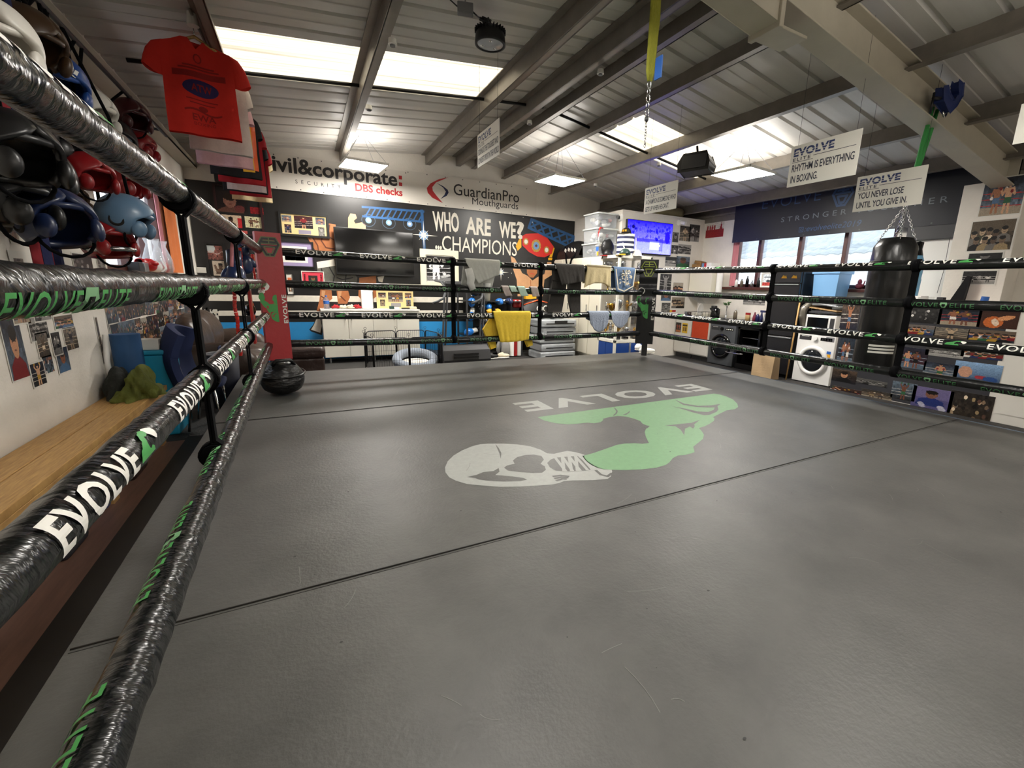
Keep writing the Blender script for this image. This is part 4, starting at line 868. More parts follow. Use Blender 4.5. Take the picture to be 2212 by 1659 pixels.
def Zp(px, py): return onY(px, py, YD).z
cloth_mat('cloth_pale', '#b9bab3'); cloth_mat('cloth_white', '#cfd0cc'); cloth_mat('cloth_yellow', '#e3c23e'); cloth_mat('cloth_char', '#383532'); cloth_mat('cloth_beige', '#c6b68e'); cloth_mat('cloth_blue', '#5a708e'); cloth_mat('cloth_grey', '#8a93a3', 60); cloth_mat('cloth_cream', '#d6cdb4'); cloth_mat('sock_mint', '#a9c0b0'); cloth_mat('sock_mauve', '#a39790')
t = thing('shirt', 'pale grey shirt drying over the top far rope with a hanging sleeve', 'shirt', (X(1045), RB, ZR[0]))
g = G('cloth_pale'); drape(g, ZR[0]-.01, (X(1007), X(1081)), (X(1033), Zp(1033, 613), X(1078), Zp(1078, 593)), (X(1002), Zp(1002, 615), X(1066), Zp(1066, 636)), seed=1); g.build('body', t, solid=.006)
g = G('cloth_white'); a = V((X(1012), RB-.055, Zp(1012, 580))); g.tube([a, a+V((.03, -.01, -.12)), V((X(1016), YD, Zp(1016, 612))), V((X(1021), YD-.005, Zp(1021, 626)))], [.045, .05, .045, .04], 10); g.build('sleeve', t)
g = G('cloth_white'); a = V((X(1058), RB+.05, Zp(1058, 612))); g.tube([a, a+V((.0, -.0, -.12)), a+V((.01, 0, -.22))], [.05, .045, .03], 10); g.build('sleeve', t)
for i, (px0, px1, py, m, l) in enumerate(((1092, 1107, 640, 'sock_mauve', 'mauve sock, leftmost of those drying on the second far rope'), (1106, 1119, 631, 'sock_mint', 'mint sock beside the leftmost mauve sock on the second rope'), (1126, 1142, 640, 'sock_mint', 'mint sock third along from left on the second far rope'), (1151, 1166, 641, 'sock_mauve', 'mauve sock beside the strap, rightmost on the second far rope'))):
    g = G(m); x0, x1 = X(px0), X(px1); s = .04 if i in (0, 2) else .02
    drape(g, ZR[1]-.008, (x0-s, x1-s), (x0, Zp(px0, py), x1, Zp(px1, py-1)), (x0-.02, Zp(px0, py-12), x1-.02, Zp(px1, py-12)), seed=i+5, nu=8, nv=8, fold=.006); tag(g.build('sock', solid=.006), l, 'sock', 'socks drying on the second rope')
t = thing('jumper', 'bright yellow jumper drying over the third far rope', 'jumper', (X(1108), RB, ZR[2]))
g = G('cloth_yellow'); drape(g, ZR[2]-.01, (X(1067), X(1149)), (X(1081), Zp(1081, 739), X(1144), Zp(1144, 733), Zp(1112, 738)), (X(1072), Zp(1072, 730), X(1150), Zp(1150, 735)), seed=9, nu=34, fold=.01); g.build('body', t, solid=.007)
g = G('cloth_yellow'); q = [(1062, 686), (1070, 688), (1072, 740), (1073, 750), (1062, 755), (1052, 728), (1045, 712)]; g.prism([(onY(a, b, YD+.1).x, onY(a, b, YD+.1).z) for a, b in q], lambda x, z: (x, YD+.12, z), (0, .03, 0)); g.build('sleeve', t, bevel=.01)
g = G('cloth_yellow'); q = [(1136, 735), (1150, 735), (1151, 745), (1142, 749)]; g.prism([(onY(a, b, YD+.1).x, onY(a, b, YD+.1).z) for a, b in q], lambda x, z: (x, YD+.12, z), (0, .03, 0)); g.build('sleeve', t, bevel=.01)
t = thing('trousers', 'charcoal trousers drying over the top far rope with legs hanging', 'trousers', (X(1230), RB, ZR[0]))
g = G('cloth_char'); drape(g, ZR[0]-.012, (X(1201), X(1262)), (X(1214), Zp(1214, 616), X(1262), Zp(1262, 608), Zp(1238, 612)), (X(1200), Zp(1200, 606), X(1262), Zp(1262, 612)), seed=11); g.build('waist', t, solid=.007)
for q in ([(1197, 596), (1224, 600), (1221, 622), (1212, 672), (1185, 672), (1190, 630)], [(1229, 602), (1254, 606), (1252, 640), (1252, 674), (1236, 673), (1230, 650)]):
    g = G('cloth_char'); Y2 = RB+.07; g.prism([(onY(a, b, Y2).x, onY(a, b, Y2).z) for a, b in q], lambda x, z: (x, Y2, z), (0, .035, 0)); g.build('leg', t, bevel=.015)
t = thing('shorts', 'beige shorts drying over the top far rope', 'shorts', (X(1293), RB, ZR[0]))
g = G('cloth_beige'); drape(g, ZR[0]-.012, (X(1268), X(1319)), (X(1262), Zp(1262, 622), X(1320), Zp(1320, 622), Zp(1292, 611)), (X(1268), Zp(1268, 612), X(1319), Zp(1319, 612)), seed=13, fold=.014); g.build('body', t, solid=.006)
g = G('cloth_cream'); g.tube([(X(1267), RB-.05, ZR[0]+.03), (X(1319), RB-.05, ZR[0]+.03)], .012, 6); g.build('waistband', t)
t = thing('tea_towel', 'blue tea towel with cream woven pattern beside the black corner pad', 'towel', (X(1350), RB, ZR[0]))
g = G('cloth_blue'); hem = (X(1332), Zp(1332, 628), X(1368), Zp(1368, 621), Zp(1346, 632)); drape(g, ZR[0]-.012, (X(1326), X(1372)), hem, (X(1328), Zp(1328, 622), X(1370), Zp(1370, 622)), seed=15, fold=.005); g.build('cloth', t, solid=.005)
g = G('cloth_cream'); F = lambda x, z: V((x, RB-.072-.012*(1 if z < ZR[0]-.06 else 0), z)); R = random.Random(3)
for (a, b), (c, d) in (((1328, 582), (1334, 624)), ((1370, 582), (1366, 618)), ((1334, 624), (1347, 629)), ((1347, 629), (1366, 618))): stroke(g, [(X(a), Zp(a, b)), (X(c), Zp(c, d))], .016, F)
for i in range(44):
    u, w = R.random(), R.random(); a, b = 1336+u*26, 584+w*32; q = (X(a), Zp(a, b)); g.fill(ell(q[0], q[1], R.uniform(.008, .02), R.uniform(.006, .016), 7), lambda x, z: F(x, z))
stroke(g, [(X(1349), Zp(1349, 586)), (X(1350), Zp(1350, 616))], .015, F); g.build('woven_pattern', t)
g = G('cloth_grey'); drape(g, ZR[2]-.012, (X(1277), X(1321)), (X(1280), Zp(1280, 698), X(1318), Zp(1318, 700), Zp(1300, 717)), (X(1278), Zp(1278, 690), X(1326), Zp(1326, 712)), seed=17, fold=.008); tag(g.build('knit_cloth', solid=.01), 'grey cable knit cloth drying on the third far rope', 'cloth')
g = G('cloth_grey'); drape(g, ZR[2]-.012, (X(1325), X(1366)), (X(1327), Zp(1327, 690), X(1361), Zp(1361, 694), Zp(1345, 708)), (X(1327), Zp(1327, 692), X(1368), Zp(1368, 690)), seed=19, fold=.005); tag(g.build('folded_towel', solid=.006), 'plain grey towel on the third far rope beside the black pad', 'towel')
# ------------------------------------------------------------------ boxing glove and headguard builders
def glove(g, c, d, s, m, cuff, up=(0, 0, 1), open_end=True):
    """boxing glove: d = direction the fist points, s = length"""
    d = V(d).normalized(); u = V(up); a = d.cross(u)
    if a.length < .1: a = d.cross(V((0, 1, 0)))
    a.normalize(); u = a.cross(d); R = M((d, a, u)).transposed(); c = V(c)
    def f(q):
        k = 1+.18*max(0, q.x); return V((q.x*(1 if q.x > 0 else 1.05), q.y*k*.92, q.z*k-.12*max(0, q.x)**2))
    g.m(m).ball(c+R @ V((s*.16, 0, 0)), (s*.34, s*.25, s*.24), 16, 10, R, f)
    g.ball(c+R @ V((s*.1, s*.2, s*.05)), (s*.2, s*.09, s*.1), 10, 8, R @ M.Rotation(.45, 3, 'Z'))
    g.m(cuff).lathe([(s*.13, -s*.52), (s*.165, -s*.5), (s*.17, -s*.2), (s*.15, -s*.1), (s*.13, -s*.1), (s*.13, -s*.5)], c, 14, R @ M(((0, 0, 1), (1, 0, 0), (0, 1, 0))))
for nm, c in (('glove_blue', '#1d6fc4'), ('glove_navy', '#1c2c52'), ('glove_black', '#17171a'), ('glove_red', '#9c1f1f'), ('glove_yellow', '#dba52c'), ('glove_white', '#d8d6d0'), ('glove_orange', '#d85a2a')): mat(nm, c, rough=.28, coat=.3)
t = thing('glove_rack', 'black steel rack shelf holding boxing gloves behind the yellow jumper', 'rack', (3.15, 8.2, ZF))
g = G('dark_grey'); RXa, RXb, RYa, RYb = 2.62, 3.74, 7.95, 8.5
for x in (RXa, RXb):
    for y in (RYa, RYb): g.bb((x-.015, y-.015, ZF), (x+.015, y+.015, .92))
g.build('upright', t)
RS = [-.2, .12, .46, .76]
for z in RS: g = G('black'); g.bb((RXa-.015, RYa-.015, z-.02), (RXb+.015, RYb+.015, z)); g.build('shelf', t)
def rg(px, py, m, cuff, s, d, label, gr='boxing gloves on the rack', y=8.05):
    p = onY(px, py, y); g = G(m); glove(g, p, d, s, m, cuff); tag(g.build('boxing_glove'), label, 'boxing glove', gr)
rg(1020, 648, 'glove_blue', 'glove_black', .27, (-.3, -.4, -1), 'bright blue boxing glove hanging at the top left of the rack')
rg(1019, 679, 'glove_blue', 'glove_white', .25, (-.4, -.5, -1), 'bright blue boxing glove below the topmost one at left of rack')
rg(1017, 716, 'glove_blue', 'glove_white', .3, (-1, -.4, -.2), 'bright blue glove pointing left low on the rack')
rg(1040, 708, 'glove_blue', 'glove_black', .27, (.8, -.6, .3), 'bright blue glove pointing right low beside the yellow sleeve')
rg(1056, 660, 'glove_blue', 'glove_black', .25, (-.4, -.8, -.5), 'bright blue glove in middle of the upper rack shelf')
rg(1075, 652, 'glove_blue', 'glove_black', .27, (.4, -.9, .1), 'bright blue glove facing forward beneath the mauve sock')
rg(1096, 651, 'glove_navy', 'glove_white', .27, (.3, -.9, .1), 'navy boxing glove beneath the mint sock on the rack')
rg(1058, 671, 'glove_yellow', 'glove_black', .2, (-.5, -.8, -.3), 'yellow boxing glove, left of two above the yellow jumper', y=7.98)
rg(1073, 671, 'glove_yellow', 'glove_black', .2, (.5, -.8, -.3), 'yellow boxing glove, right of two above the yellow jumper', y=7.98)
rg(1040, 660, 'glove_black', 'glove_white', .28, (-.1, -.8, -.6), 'black boxing glove between blue ones on the upper rack')
rg(1045, 691, 'glove_black', 'glove_white', .3, (.1, -.9, -.3), 'black boxing glove low on the rack behind treadmill rail')
rg(1030, 632, 'glove_black', 'glove_black', .3, (-.9, -.5, .1), 'black boxing glove highest on the rack under the grey shirt')
p = onY(1116, 658, 8.1); g = G('glove_red'); g.bb(p+V((-.09, -.05, -.06)), p+V((.09, .05, .1))); tag(g.build('punch_mitt', bevel=.03, seg=3), 'small red punch mitt on the upper rack shelf', 'mitt')
p = onY(1145, 643, 8.2); g = G('mural_yellow'); g.bb(p+V((-.12, -.05, -.03)), p+V((.12, .05, .05))); tag(g.build('small_box', bevel=.005), 'small yellow box under the socks on the rack', 'box')
t = thing('kit_bag', 'black kit bag with orange piping and white ring emblem on rack', 'bag', onY(1155, 668, 8.0))
a, b = onY(1128, 676, 8.02), onY(1186, 650, 8.02); g = G('black'); g.ring(lambda u, w: V((a.x+(b.x-a.x)*u, 7.9+.3*w, a.z+.02+(.26)*math.sin(PI*min(1, max(0, w)))*(.55+.45*math.sin(PI*u)))), 14, 10); g.bb((a.x, 7.9, a.z), (b.x, 8.2, a.z+.05)); g.build('body', t)
g = G('glove_orange'); g.tube([(a.x+.02, 7.99, a.z+.16), ((a.x+b.x)/2, 7.97, a.z+.25), (b.x-.02, 7.99, a.z+.2)], .014, 6); g.build('piping', t)
g = G('photo_paper')
for k in (-.07, .07): g.torus(((a.x+b.x)/2+.1+k, 7.91, a.z+.09), .055, .011, M.Rotation(PI/2, 3, 'X'), 18, 6)
g.build('emblem', t)
# low shelf: shoes, rucksack and rolls
mat('ruck_grey', '#8a8884', rough=.8, bump=(20, .3))
p = onY(1088, 752, 7.95); g = G('ruck_grey'); g.ball(p, (.16, .1, .2), 14, 10); g.m('dark_grey').tube([p+V((-.1, -.08, -.15)), p+V((-.11, -.12, 0)), p+V((-.08, -.06, .16))], .016, 6); tag(g.build('rucksack'), 'small grey rucksack low on the rack under the yellow jumper', 'rucksack')
for i, (px, m, l) in enumerate(((1105, 'glossy_white', 'white rolled towel standing left of the red roll'), (1112, 'glove_red', 'dark red rolled towel standing between white rolls'), (1120, 'glossy_white', 'white rolled towel standing right of the red roll'))):
    p = onY(px, 770, 7.9); g = G(m); g.cyl((p.x, p.y, ZF+.02), (p.x, p.y, ZF+.42), .05, n=14); tag(g.build('rolled_towel', bevel=.01), l, 'rolled towel', 'rolled towels by the rack')
for i, (px, m, l) in enumerate(((1062, 'black', 'black training shoe on floor left of the pale shoe'), (1085, 'wrap_white', 'pale training shoe on the floor below the rucksack'))):
    p = onY(px, 772, 7.8); g = G(m); g.ball((p.x, 7.75, ZF+.055), (.13, .05, .055), 14, 8, None, lambda q: V((q.x, q.y, max(-.95, q.z*(1.25 if q.x < 0 else .75))))); g.m('glossy_white').ball((p.x, 7.75, ZF+.018), (.135, .054, .018), 12, 6); tag(g.build('training_shoe'), l, 'shoe', 'shoes by the rack')
# stacked silver crash mats
mat('mat_silver', '#9fa3a6', rough=.35, noise=(4, .12), bump=(6, .5, (1, 1, 3), .03)); mat('mat_edge', '#63676a', rough=.5)
zt = onY(1205, 690, 7.3).z; nl = 5; hh = (zt-ZF)/nl; xa, xb = onY(1170, 700, 7.3).x, onY(1246, 700, 7.3).x
for i in range(nl):
    g = G('mat_silver'); j = [0, .02, -.02, .03, 0][i]; g.bb((xa+j, 7.3+abs(j), ZF+i*hh+.004), (xb+j*.5, 7.85, ZF+(i+1)*hh-.006)); t = thing('crash_mat', 'silver padded mat in the stack before the lockers, ' + ['bottom one', 'second from the floor', 'middle one', 'fourth from the floor', 'topmost'][i], 'mat', ((xa+xb)/2, 7.58, ZF+i*hh), 0, 'stacked silver mats'); g.build('cushion', t, bevel=.03, seg=3)
    g = G('black'); g.bb((xa+.1+j, 7.292+abs(j), ZF+i*hh+hh*.42), (xb-.06, 7.3+abs(j), ZF+i*hh+hh*.52))
    if i == nl-1: g.bb((xa+.28, 7.288, ZF+i*hh+hh*.55), (xa+.55, 7.3, ZF+i*hh+hh*.85))
    g.build('zip', t)
g = G('cloth_white'); g.ball(((xa+xb)/2-.05, 7.55, zt+.03), (.3, .18, .04), 14, 8, None, lambda q: V((q.x, q.y, q.z*(1+.5*math.sin(q.x*9))))); tag(g.build('crumpled_cloth'), 'crumpled white cloth lying on top of the silver mats', 'cloth')
# ------------------------------------------------------------------ lockers along the boxed-in room
mat('locker_cream', '#d8d2c0', rough=.4); LX = 4.72; LZ0, LZ1 = -.22, 1.605
ly = [8.48, 8.12, 7.77, 7.42, 7.09, 6.74]
for i in range(5):
    y1, y0 = ly[i], ly[i+1]; pos = ['farthest', 'second farthest', 'middle', 'second nearest', 'nearest'][i]
    t = thing('locker', 'tall cream steel locker, %s of the row from camera' % pos, 'locker', (LX+.27, (y0+y1)/2, ZF), 0, 'cream lockers')
    g = G('locker_cream'); g.bb((LX+.018, y0+.003, LZ0), (BX0-.005, y1-.003, LZ1)); g.bb((LX+.05, y0+.005, ZF), (BX0-.02, y1-.005, LZ0)); g.build('body', t)
    g = G('locker_cream'); g.bb((LX, y0+.008, LZ0+.03), (LX+.016, y1-.008, LZ1-.02)); d = g.build('door', t, bevel=.003)
    g = G('dark_grey')
    for k in range(4): g.bb((LX-.001, y0+.1, LZ1-.16-k*.03), (LX+.002, y1-.1, LZ1-.15-k*.03))
    g.build('vent', d); g = G('chrome'); g.bb((LX-.02, y0+.05, .62), (LX, y0+.07, .74)); g.build('handle', d)
# trophy cabinet
mat('cab_blue', '#173f86', rough=.35); mat('alu', '#a8abad', rough=.3, metal=.7); mat('gold', '#c99a3a', rough=.2, metal=.9); mat('silver', '#c9ccd0', rough=.18, metal=.95); mat('black_marble', '#121214', rough=.15)
TX0, TX1, TY0, TY1 = 4.70, 5.42, 6.2, 6.72
t = thing('trophy_cabinet', 'glass trophy cabinet with blue base doors beside the black corner pad', 'cabinet', (5.05, 6.46, ZF))
g = G('cabinet_white')
for x in (TX0, TX1-.04):
    for y in (TY0, TY1-.04): g.bb((x, y, ZF), (x+.04, y+.04, 1.6))
for z in (ZF, .12, 1.56): g.bb((TX0, TY0, z), (TX1, TY1, z+.05))
g.build('frame', t, bevel=.003)
for z in (.55, .95, 1.28): g = G('glass'); g.bb((TX0+.02, TY0+.02, z), (TX1-.02, TY1-.02, z+.008)); g.build('glass_shelf', t)
for y0, y1 in ((TY0+.04, (TY0+TY1)/2), ((TY0+TY1)/2, TY1-.04)): g = G('cab_blue'); g.bb((TX0+.004, y0+.005, ZF+.06), (TX0+.02, y1-.005, .11)); d = g.build('door', t)
for x0, x1 in ((TX0+.05, 5.05), (5.06, TX1-.05)):
    g = G('cab_blue'); g.bb((x0, TY0+.004, ZF+.06), (x1, TY0+.02, .11)); d = g.build('door', t); g = G('alu'); g.bb((x1-.02, TY0, ZF+.05), (x1+.02, TY0+.01, .12)); g.build('edge_trim', d)
g = G('glass'); g.bb((TX0+.01, TY0+.03, .18), (TX0+.016, TY1-.03, 1.55)); g.bb((TX0+.03, TY0+.01, .18), (TX1-.03, TY0+.016, 1.55)); g.build('glass_pane', t)
def trophy(x, y, z, h, m, label, fig=False):
    t = thing('trophy', label, 'trophy', (x, y, z), 0, 'trophies in the glass cabinet'); g = G('black_marble'); g.bb((x-.045, y-.045, z), (x+.045, y+.045, z+h*.22)); g.build('plinth', t, bevel=.004); g = G(m)
    if fig: g.cyl((x, y, z+h*.22), (x, y, z+h*.45), .02, .012, 10); g.ball((x, y, z+h*.62), (.03, .022, h*.2), 10, 8); g.ball((x, y, z+h*.88), (.025, .025, .03), 10, 8); g.tube([(x, y, z+h*.74), (x-.05, y-.03, z+h*.7), (x-.04, y-.06, z+h*.8)], .012, 6); g.tube([(x, y, z+h*.74), (x+.05, y-.03, z+h*.7), (x+.05, y-.06, z+h*.82)], .012, 6)
    else:
        g.lathe([(.03, h*.22), (.012, h*.3), (.012, h*.42), (.05, h*.55), (.062, h*.8), (.066, h*.98), (.055, h*.98), (.045, h*.6), (0, h*.55)], (x, y, z), 16)
        for s in (-1, 1): g.tube([(x+s*.055, y, z+h*.62), (x+s*.1, y, z+h*.68), (x+s*.1, y, z+h*.85), (x+s*.06, y, z+h*.9)], .006, 6)
    g.build('figure' if fig else 'cup', t)
R = random.Random(12); rowz = (('lowest', .172), ('second', .56), ('third', .96), ('top', 1.29))
for zi, (zn, z) in enumerate(rowz):
    for k, (x, y) in enumerate(((4.8, 6.62), (4.8, 6.47), (4.82, 6.3), (5.0, 6.3), (5.2, 6.3))):
        kind = (k+zi) % 3; m = 'gold' if (k+zi) % 2 == 0 else 'silver'; h = R.uniform(.2, .34) if zi < 3 else R.uniform(.16, .24)
        if zi == 3 and k in (1, 3): continue
        trophy(x, y, z, h, m, '%s trophy %s on the %s shelf, %s' % (m, 'figure' if kind == 1 else 'cup', zn, ['deepest along the left side', 'mid left side', 'at the front corner', 'front middle', 'front right end'][k]), kind == 1)
# things piled on top of lockers and cabinet
LT = 1.607
t = thing('sports_bag', 'large black sports bag with white lettering strap on the far lockers', 'bag', (4.95, 7.95, LT))
g = G('black'); g.ring(lambda u, w: V((LX+.02+.46*(.5-.5*math.cos(PI*w)), 7.55+.85*u, LT+.36*math.sin(PI*w)*(.75+.25*math.sin(PI*u))+.004)), 16, 12); g.bb((LX+.03, 7.56, LT+.002), (5.2, 8.39, LT+.06)); g.build('body', t, bevel=.02)
g = G('black_webbing'); g.tube([(LX+.1, 7.6, LT+.2), (LX-.02, 7.75, LT-.02), (LX-.03, 7.85, LT-.28), (LX-.02, 7.95, LT-.02), (LX+.1, 8.2, LT+.25)], .018, 6); g.build('shoulder_strap', t)
g = G('photo_paper')
for y, z in ((7.72, .12), (7.83, .13), (7.95, .14), (8.08, .13)): g.box((LX+.035, y, LT+z+.04), (.006, .07, .06), .5, 'X')
g.build('white_mark', t)
mat('bin_clear', '#d5dade', rough=.15, alpha=.2, spec=.6); mat('bin_lid', '#c9ccc9', rough=.35, alpha=.95)
cont = ['#e8e6e0', '#2b2b30', '#8f8d92', '#b9b2a4', '#5a5a60', '#a33a34', '#d8d6cf']
for i, c in enumerate(cont): mat('scrap%d' % i, c, rough=.7)
for k in range(3):
    z = LT+.13+k*.245 if k else LT+.005; z = LT+.004+k*.262; s = 1-.03*k; x0, x1, y0, y1 = 4.76, 4.76+.46*s, 6.97, 6.97+.5*s; cxb, cyb = (x0+x1)/2, (y0+y1)/2
    t = thing('storage_bin', 'clear plastic storage bin on the lockers, %s of three' % ['bottom', 'middle', 'top'][k], 'storage bin', (cxb, cyb, z), 0, 'stacked clear storage bins')
    g = G('bin_clear'); P = lambda u, e: None
    for (a, b) in (((x0+.02, y0+.02), (x1-.02, y0+.02)), ((x1-.02, y0+.02), (x1-.02, y1-.02)), ((x1-.02, y1-.02), (x0+.02, y1-.02)), ((x0+.02, y1-.02), (x0+.02, y0+.02))):
        ex = lambda p: (cxb+(p[0]-cxb)*1.05, cyb+(p[1]-cyb)*1.05); A, B = ex(a), ex(b); g.poly([(*a, z), (*b, z), (*B, z+.225), (*A, z+.225)])
    g.poly([(x0+.02, y0+.02, z), (x1-.02, y0+.02, z), (x1-.02, y1-.02, z), (x0+.02, y1-.02, z)]); g.build('tub', t, solid=.003)
    g = G('bin_lid'); g.bb((x0-.012, y0-.012, z+.222), (x1+.012, y1+.012, z+.25)); g.build('lid', t, bevel=.008)
    R = random.Random(k+30); g = G()
    for i in range(26): g.m('scrap%d' % R.randrange(7)).ball((R.uniform(x0+.08, x1-.08), R.uniform(y0+.08, y1-.08), z+R.uniform(.05, .16)), (R.uniform(.03, .07), R.uniform(.03, .07), R.uniform(.02, .045)), 8, 6)
    o = g.build('packed_kit', t); o['kind'] = 'stuff'
t = thing('small_bin', 'small clear box with blue and yellow label before the storage bins', 'box', (4.79, 6.9, LT)); g = G('bin_clear'); g.bb((LX+.01, 6.86, LT), (LX+.16, 6.955, LT+.19)); g.build('tub', t); g = G('glossy_white'); g.bb((LX, 6.85, LT+.19), (LX+.17, 6.96, LT+.205)); g.build('lid', t)
g = G('blue_label'); g.bb((LX+.006, 6.87, LT+.1), (LX+.01, 6.95, LT+.17)); g.m('mural_yellow').bb((LX+.005, 6.87, LT+.02), (LX+.009, 6.91, LT+.08)); g.build('label_band', t)
g = G('black'); g.ball((4.86, 6.78, LT+.15), (.13, .085, .15), 16, 10, None, lambda q: V((q.x, q.y, max(q.z, -.98)*(1+.1*math.sin(q.x*7))))); g.m('chrome').bb((4.74, 6.74, LT+.16), (4.755, 6.76, LT+.2)); tag(g.build('handbag'), 'small black bag standing before the clear storage bins', 'bag')
t = thing('striped_bag', 'navy and white striped cool bag on the trophy cabinet', 'bag', (4.98, 6.4, LT)); R0 = .15
for i in range(9):
    g = G('banner_navy' if i % 2 else 'glossy_white'); g.cyl((4.98, 6.42, LT+i*.04), (4.98, 6.42, LT+(i+1)*.04), R0, n=24); g.build('stripe_band', t)
g = G('glossy_white'); g.tube([(4.98-.14, 6.32, LT+.2), (4.98-.12, 6.25, LT+.05), (4.98+.1, 6.26, LT+.1), (4.98+.12, 6.3, LT+.3)], .012, 6); g.build('strap', t)
def cap(x, y, z, rz, m, label, brim=None, deco=None):
    t = thing('cap', label, 'cap', (x, y, z), 0); Rz = M.Rotation(rz, 3, 'Z'); g = G(m); g.ball((x, y, z+.01), (.1, .085, .1), 18, 10, Rz, lambda q: V((q.x, q.y, max(0, q.z)))); g.build('crown', t)
    g = G(brim or m); g.ring(lambda u, w: V((x, y, z))+Rz @ V((math.cos((u-.5)*2.4)*(.08+.09*w), math.sin((u-.5)*2.4)*(.08+.05*w), .012-.018*w)), 14, 4); g.build('brim', t, solid=.006)
    if deco: g = G(deco); g.ring(lambda u, w: V((x, y, z))+Rz @ V((.1*math.cos((u-.5)*1.1), .087*math.sin((u-.5)*1.1), .03+.035*w)), 8, 1); g.build('badge', t, solid=.004)
    return t
cap(4.98, 6.42, LT+.365, PI*1.15, 'black', 'black cap with gold lettering badge on the striped bag', None, 'gold'); cap(4.84, 6.24, LT, PI*.95, 'dark_green', 'olive green cap lying at front corner of the trophy cabinet', 'mural_yellow')
cap(5.12, 6.27, LT, PI*1.3, 'glossy_white', 'white cap behind the olive green cap on trophy cabinet'); cap(4.79, 6.66, LT, PI*1.1, 'black', 'black and red cap lying before the black bag', 'glove_red')
t = thing('headphones', 'red and white headphones cord hanging over the storage bins', 'headphones', (4.78, 6.93, LT+.3)); g = G('glove_red'); g.tube([(4.77, 6.95, LT+.32), (4.755, 6.93, LT+.42), (4.78, 6.92, LT+.5), (4.84, 6.93, LT+.5)], .014, 7); g.build('band', t); g = G('glossy_white'); g.tube([(4.78, 6.94, LT+.24), (4.755, 6.92, LT+.3), (4.76, 6.91, LT+.4)], .01, 6); g.build('cord', t)
# ------------------------------------------------------------------ partition wall: lit screen, camera, coat, photographs
mat('screen_blue', '#1414ff', rough=.2, attr=True)
def screen_picture():
    p = Pic(128, 74, '#1010ff', 2); p.grad('#6f6cf0', '#1206ff'); p.noise(.14, 3)
    p.rect(.05, .02, .98, .34, '#7d86e8', .5); p.rect(.5, .12, .78, .4, '#9aa0c8', .8); p.rect(.72, .1, .8, .5, '#2a22a0', .7); p.rect(.04, .36, .98, .46, '#1c1496', .8)
    for i in range(70): p.ell(p.r.rand(), .45+.5*p.r.rand(), .012+.04*p.r.rand(), .012+.05*p.r.rand(), p.r.choice(['#0a06b0', '#0d08e0', '#06046a', '#2a22ff']), k=.8)
    p.ell(.9, .55, .1, .2, '#1408ff'); p.ell(.12, .8, .05, .06, '#07044a'); p.rect(.6, .25, .74, .3, '#c8ccf0', .6); return p.noise(.05)
t = thing('wall_screen', 'wall television showing a bright blue picture on the white partition', 'television', (5.95, BY0-.05, 1.7))
o, w, h = rY(1356, 472, 1448.5, 553.5, BY0-.06); g = G('black'); g.bb(o+V((0, 0, 0)), o+V((w, .05, h))); g.build('casing', t, bevel=.006)
def emis_attr(m, k):
    n = m.node_tree; p = n.nodes['Principled BSDF']; a = [q for q in n.nodes if q.type == 'ATTRIBUTE'][0]; n.links.new(a.outputs['Color'], p.inputs['Emission Color']); p.inputs['Emission Strength'].default_value = k; p.inputs['Base Color'].default_value = (0, 0, 0, 1)
    for l in list(p.inputs['Base Color'].links): n.links.remove(l)
emis_attr(MATS['screen_blue'], .75)
g = G('screen_blue'); sp = screen_picture(); paint(g, sp, o+V((.012, 0, .022)), *YW, w-.024, h-.034, .002); g.ms = [MATS['screen_blue']]; g.mi = [0]*len(g.f); g.build('screen', t)
g = G('black'); g.bb(o+V((w*.3, -.015, -.03)), o+V((w*.36, .03, .0))); g.build('sensor', t)
for (px, py, Xp, l) in ((1341, 470, BX0, 'white dome camera on the left side of the partition'), ):
    p = onX(px, py, Xp); t = thing('security_camera', l, 'camera', p); g = G('glossy_white'); g.cyl(p, p+V((-.04, 0, 0)), .07, .06); g.build('base', t); g = G('black'); g.cyl(p+V((-.04, 0, 0)), p+V((-.1, -.03, 0)), .03, .03); g.build('lens', t)
p = onY(1467, 481, BY0); t = thing('security_camera', 'white bullet camera right of the blue television', 'camera', p); g = G('glossy_white'); g.cyl(p, p+V((0, -.05, 0)), .06, .05); g.build('base', t); g = G('glossy_white'); g.cyl(p+V((0, -.05, 0)), p+V((.02, -.16, -.03)), .035); g.build('body', t)
t = thing('coat', 'black coat hanging on the partition behind the black corner pad', 'coat', (5.55, 6.85, .5))
p = onY(1378, 590, 6.86); g = G('black'); g.ring(lambda u, w: V((p.x-.18*(.4+.6*min(1, w*3))+(.36*(.4+.6*min(1, w*3)))*u, 6.85-.1*math.sin(PI*u)*(.6+.4*math.sin(w*9)), p.z-.95*w)), 14, 12); g.build('body', t, solid=.02); g = G('black'); g.tube([(p.x-.14, 6.82, p.z-.12), (p.x-.2, 6.78, p.z-.4), (p.x-.19, 6.76, p.z-.66)], [.06, .065, .05], 8); g.build('sleeve', t); g = G('chrome'); g.cyl((p.x, BY0, p.z+.02), (p.x, BY0-.1, p.z+.03), .01); g.build('hook', t)
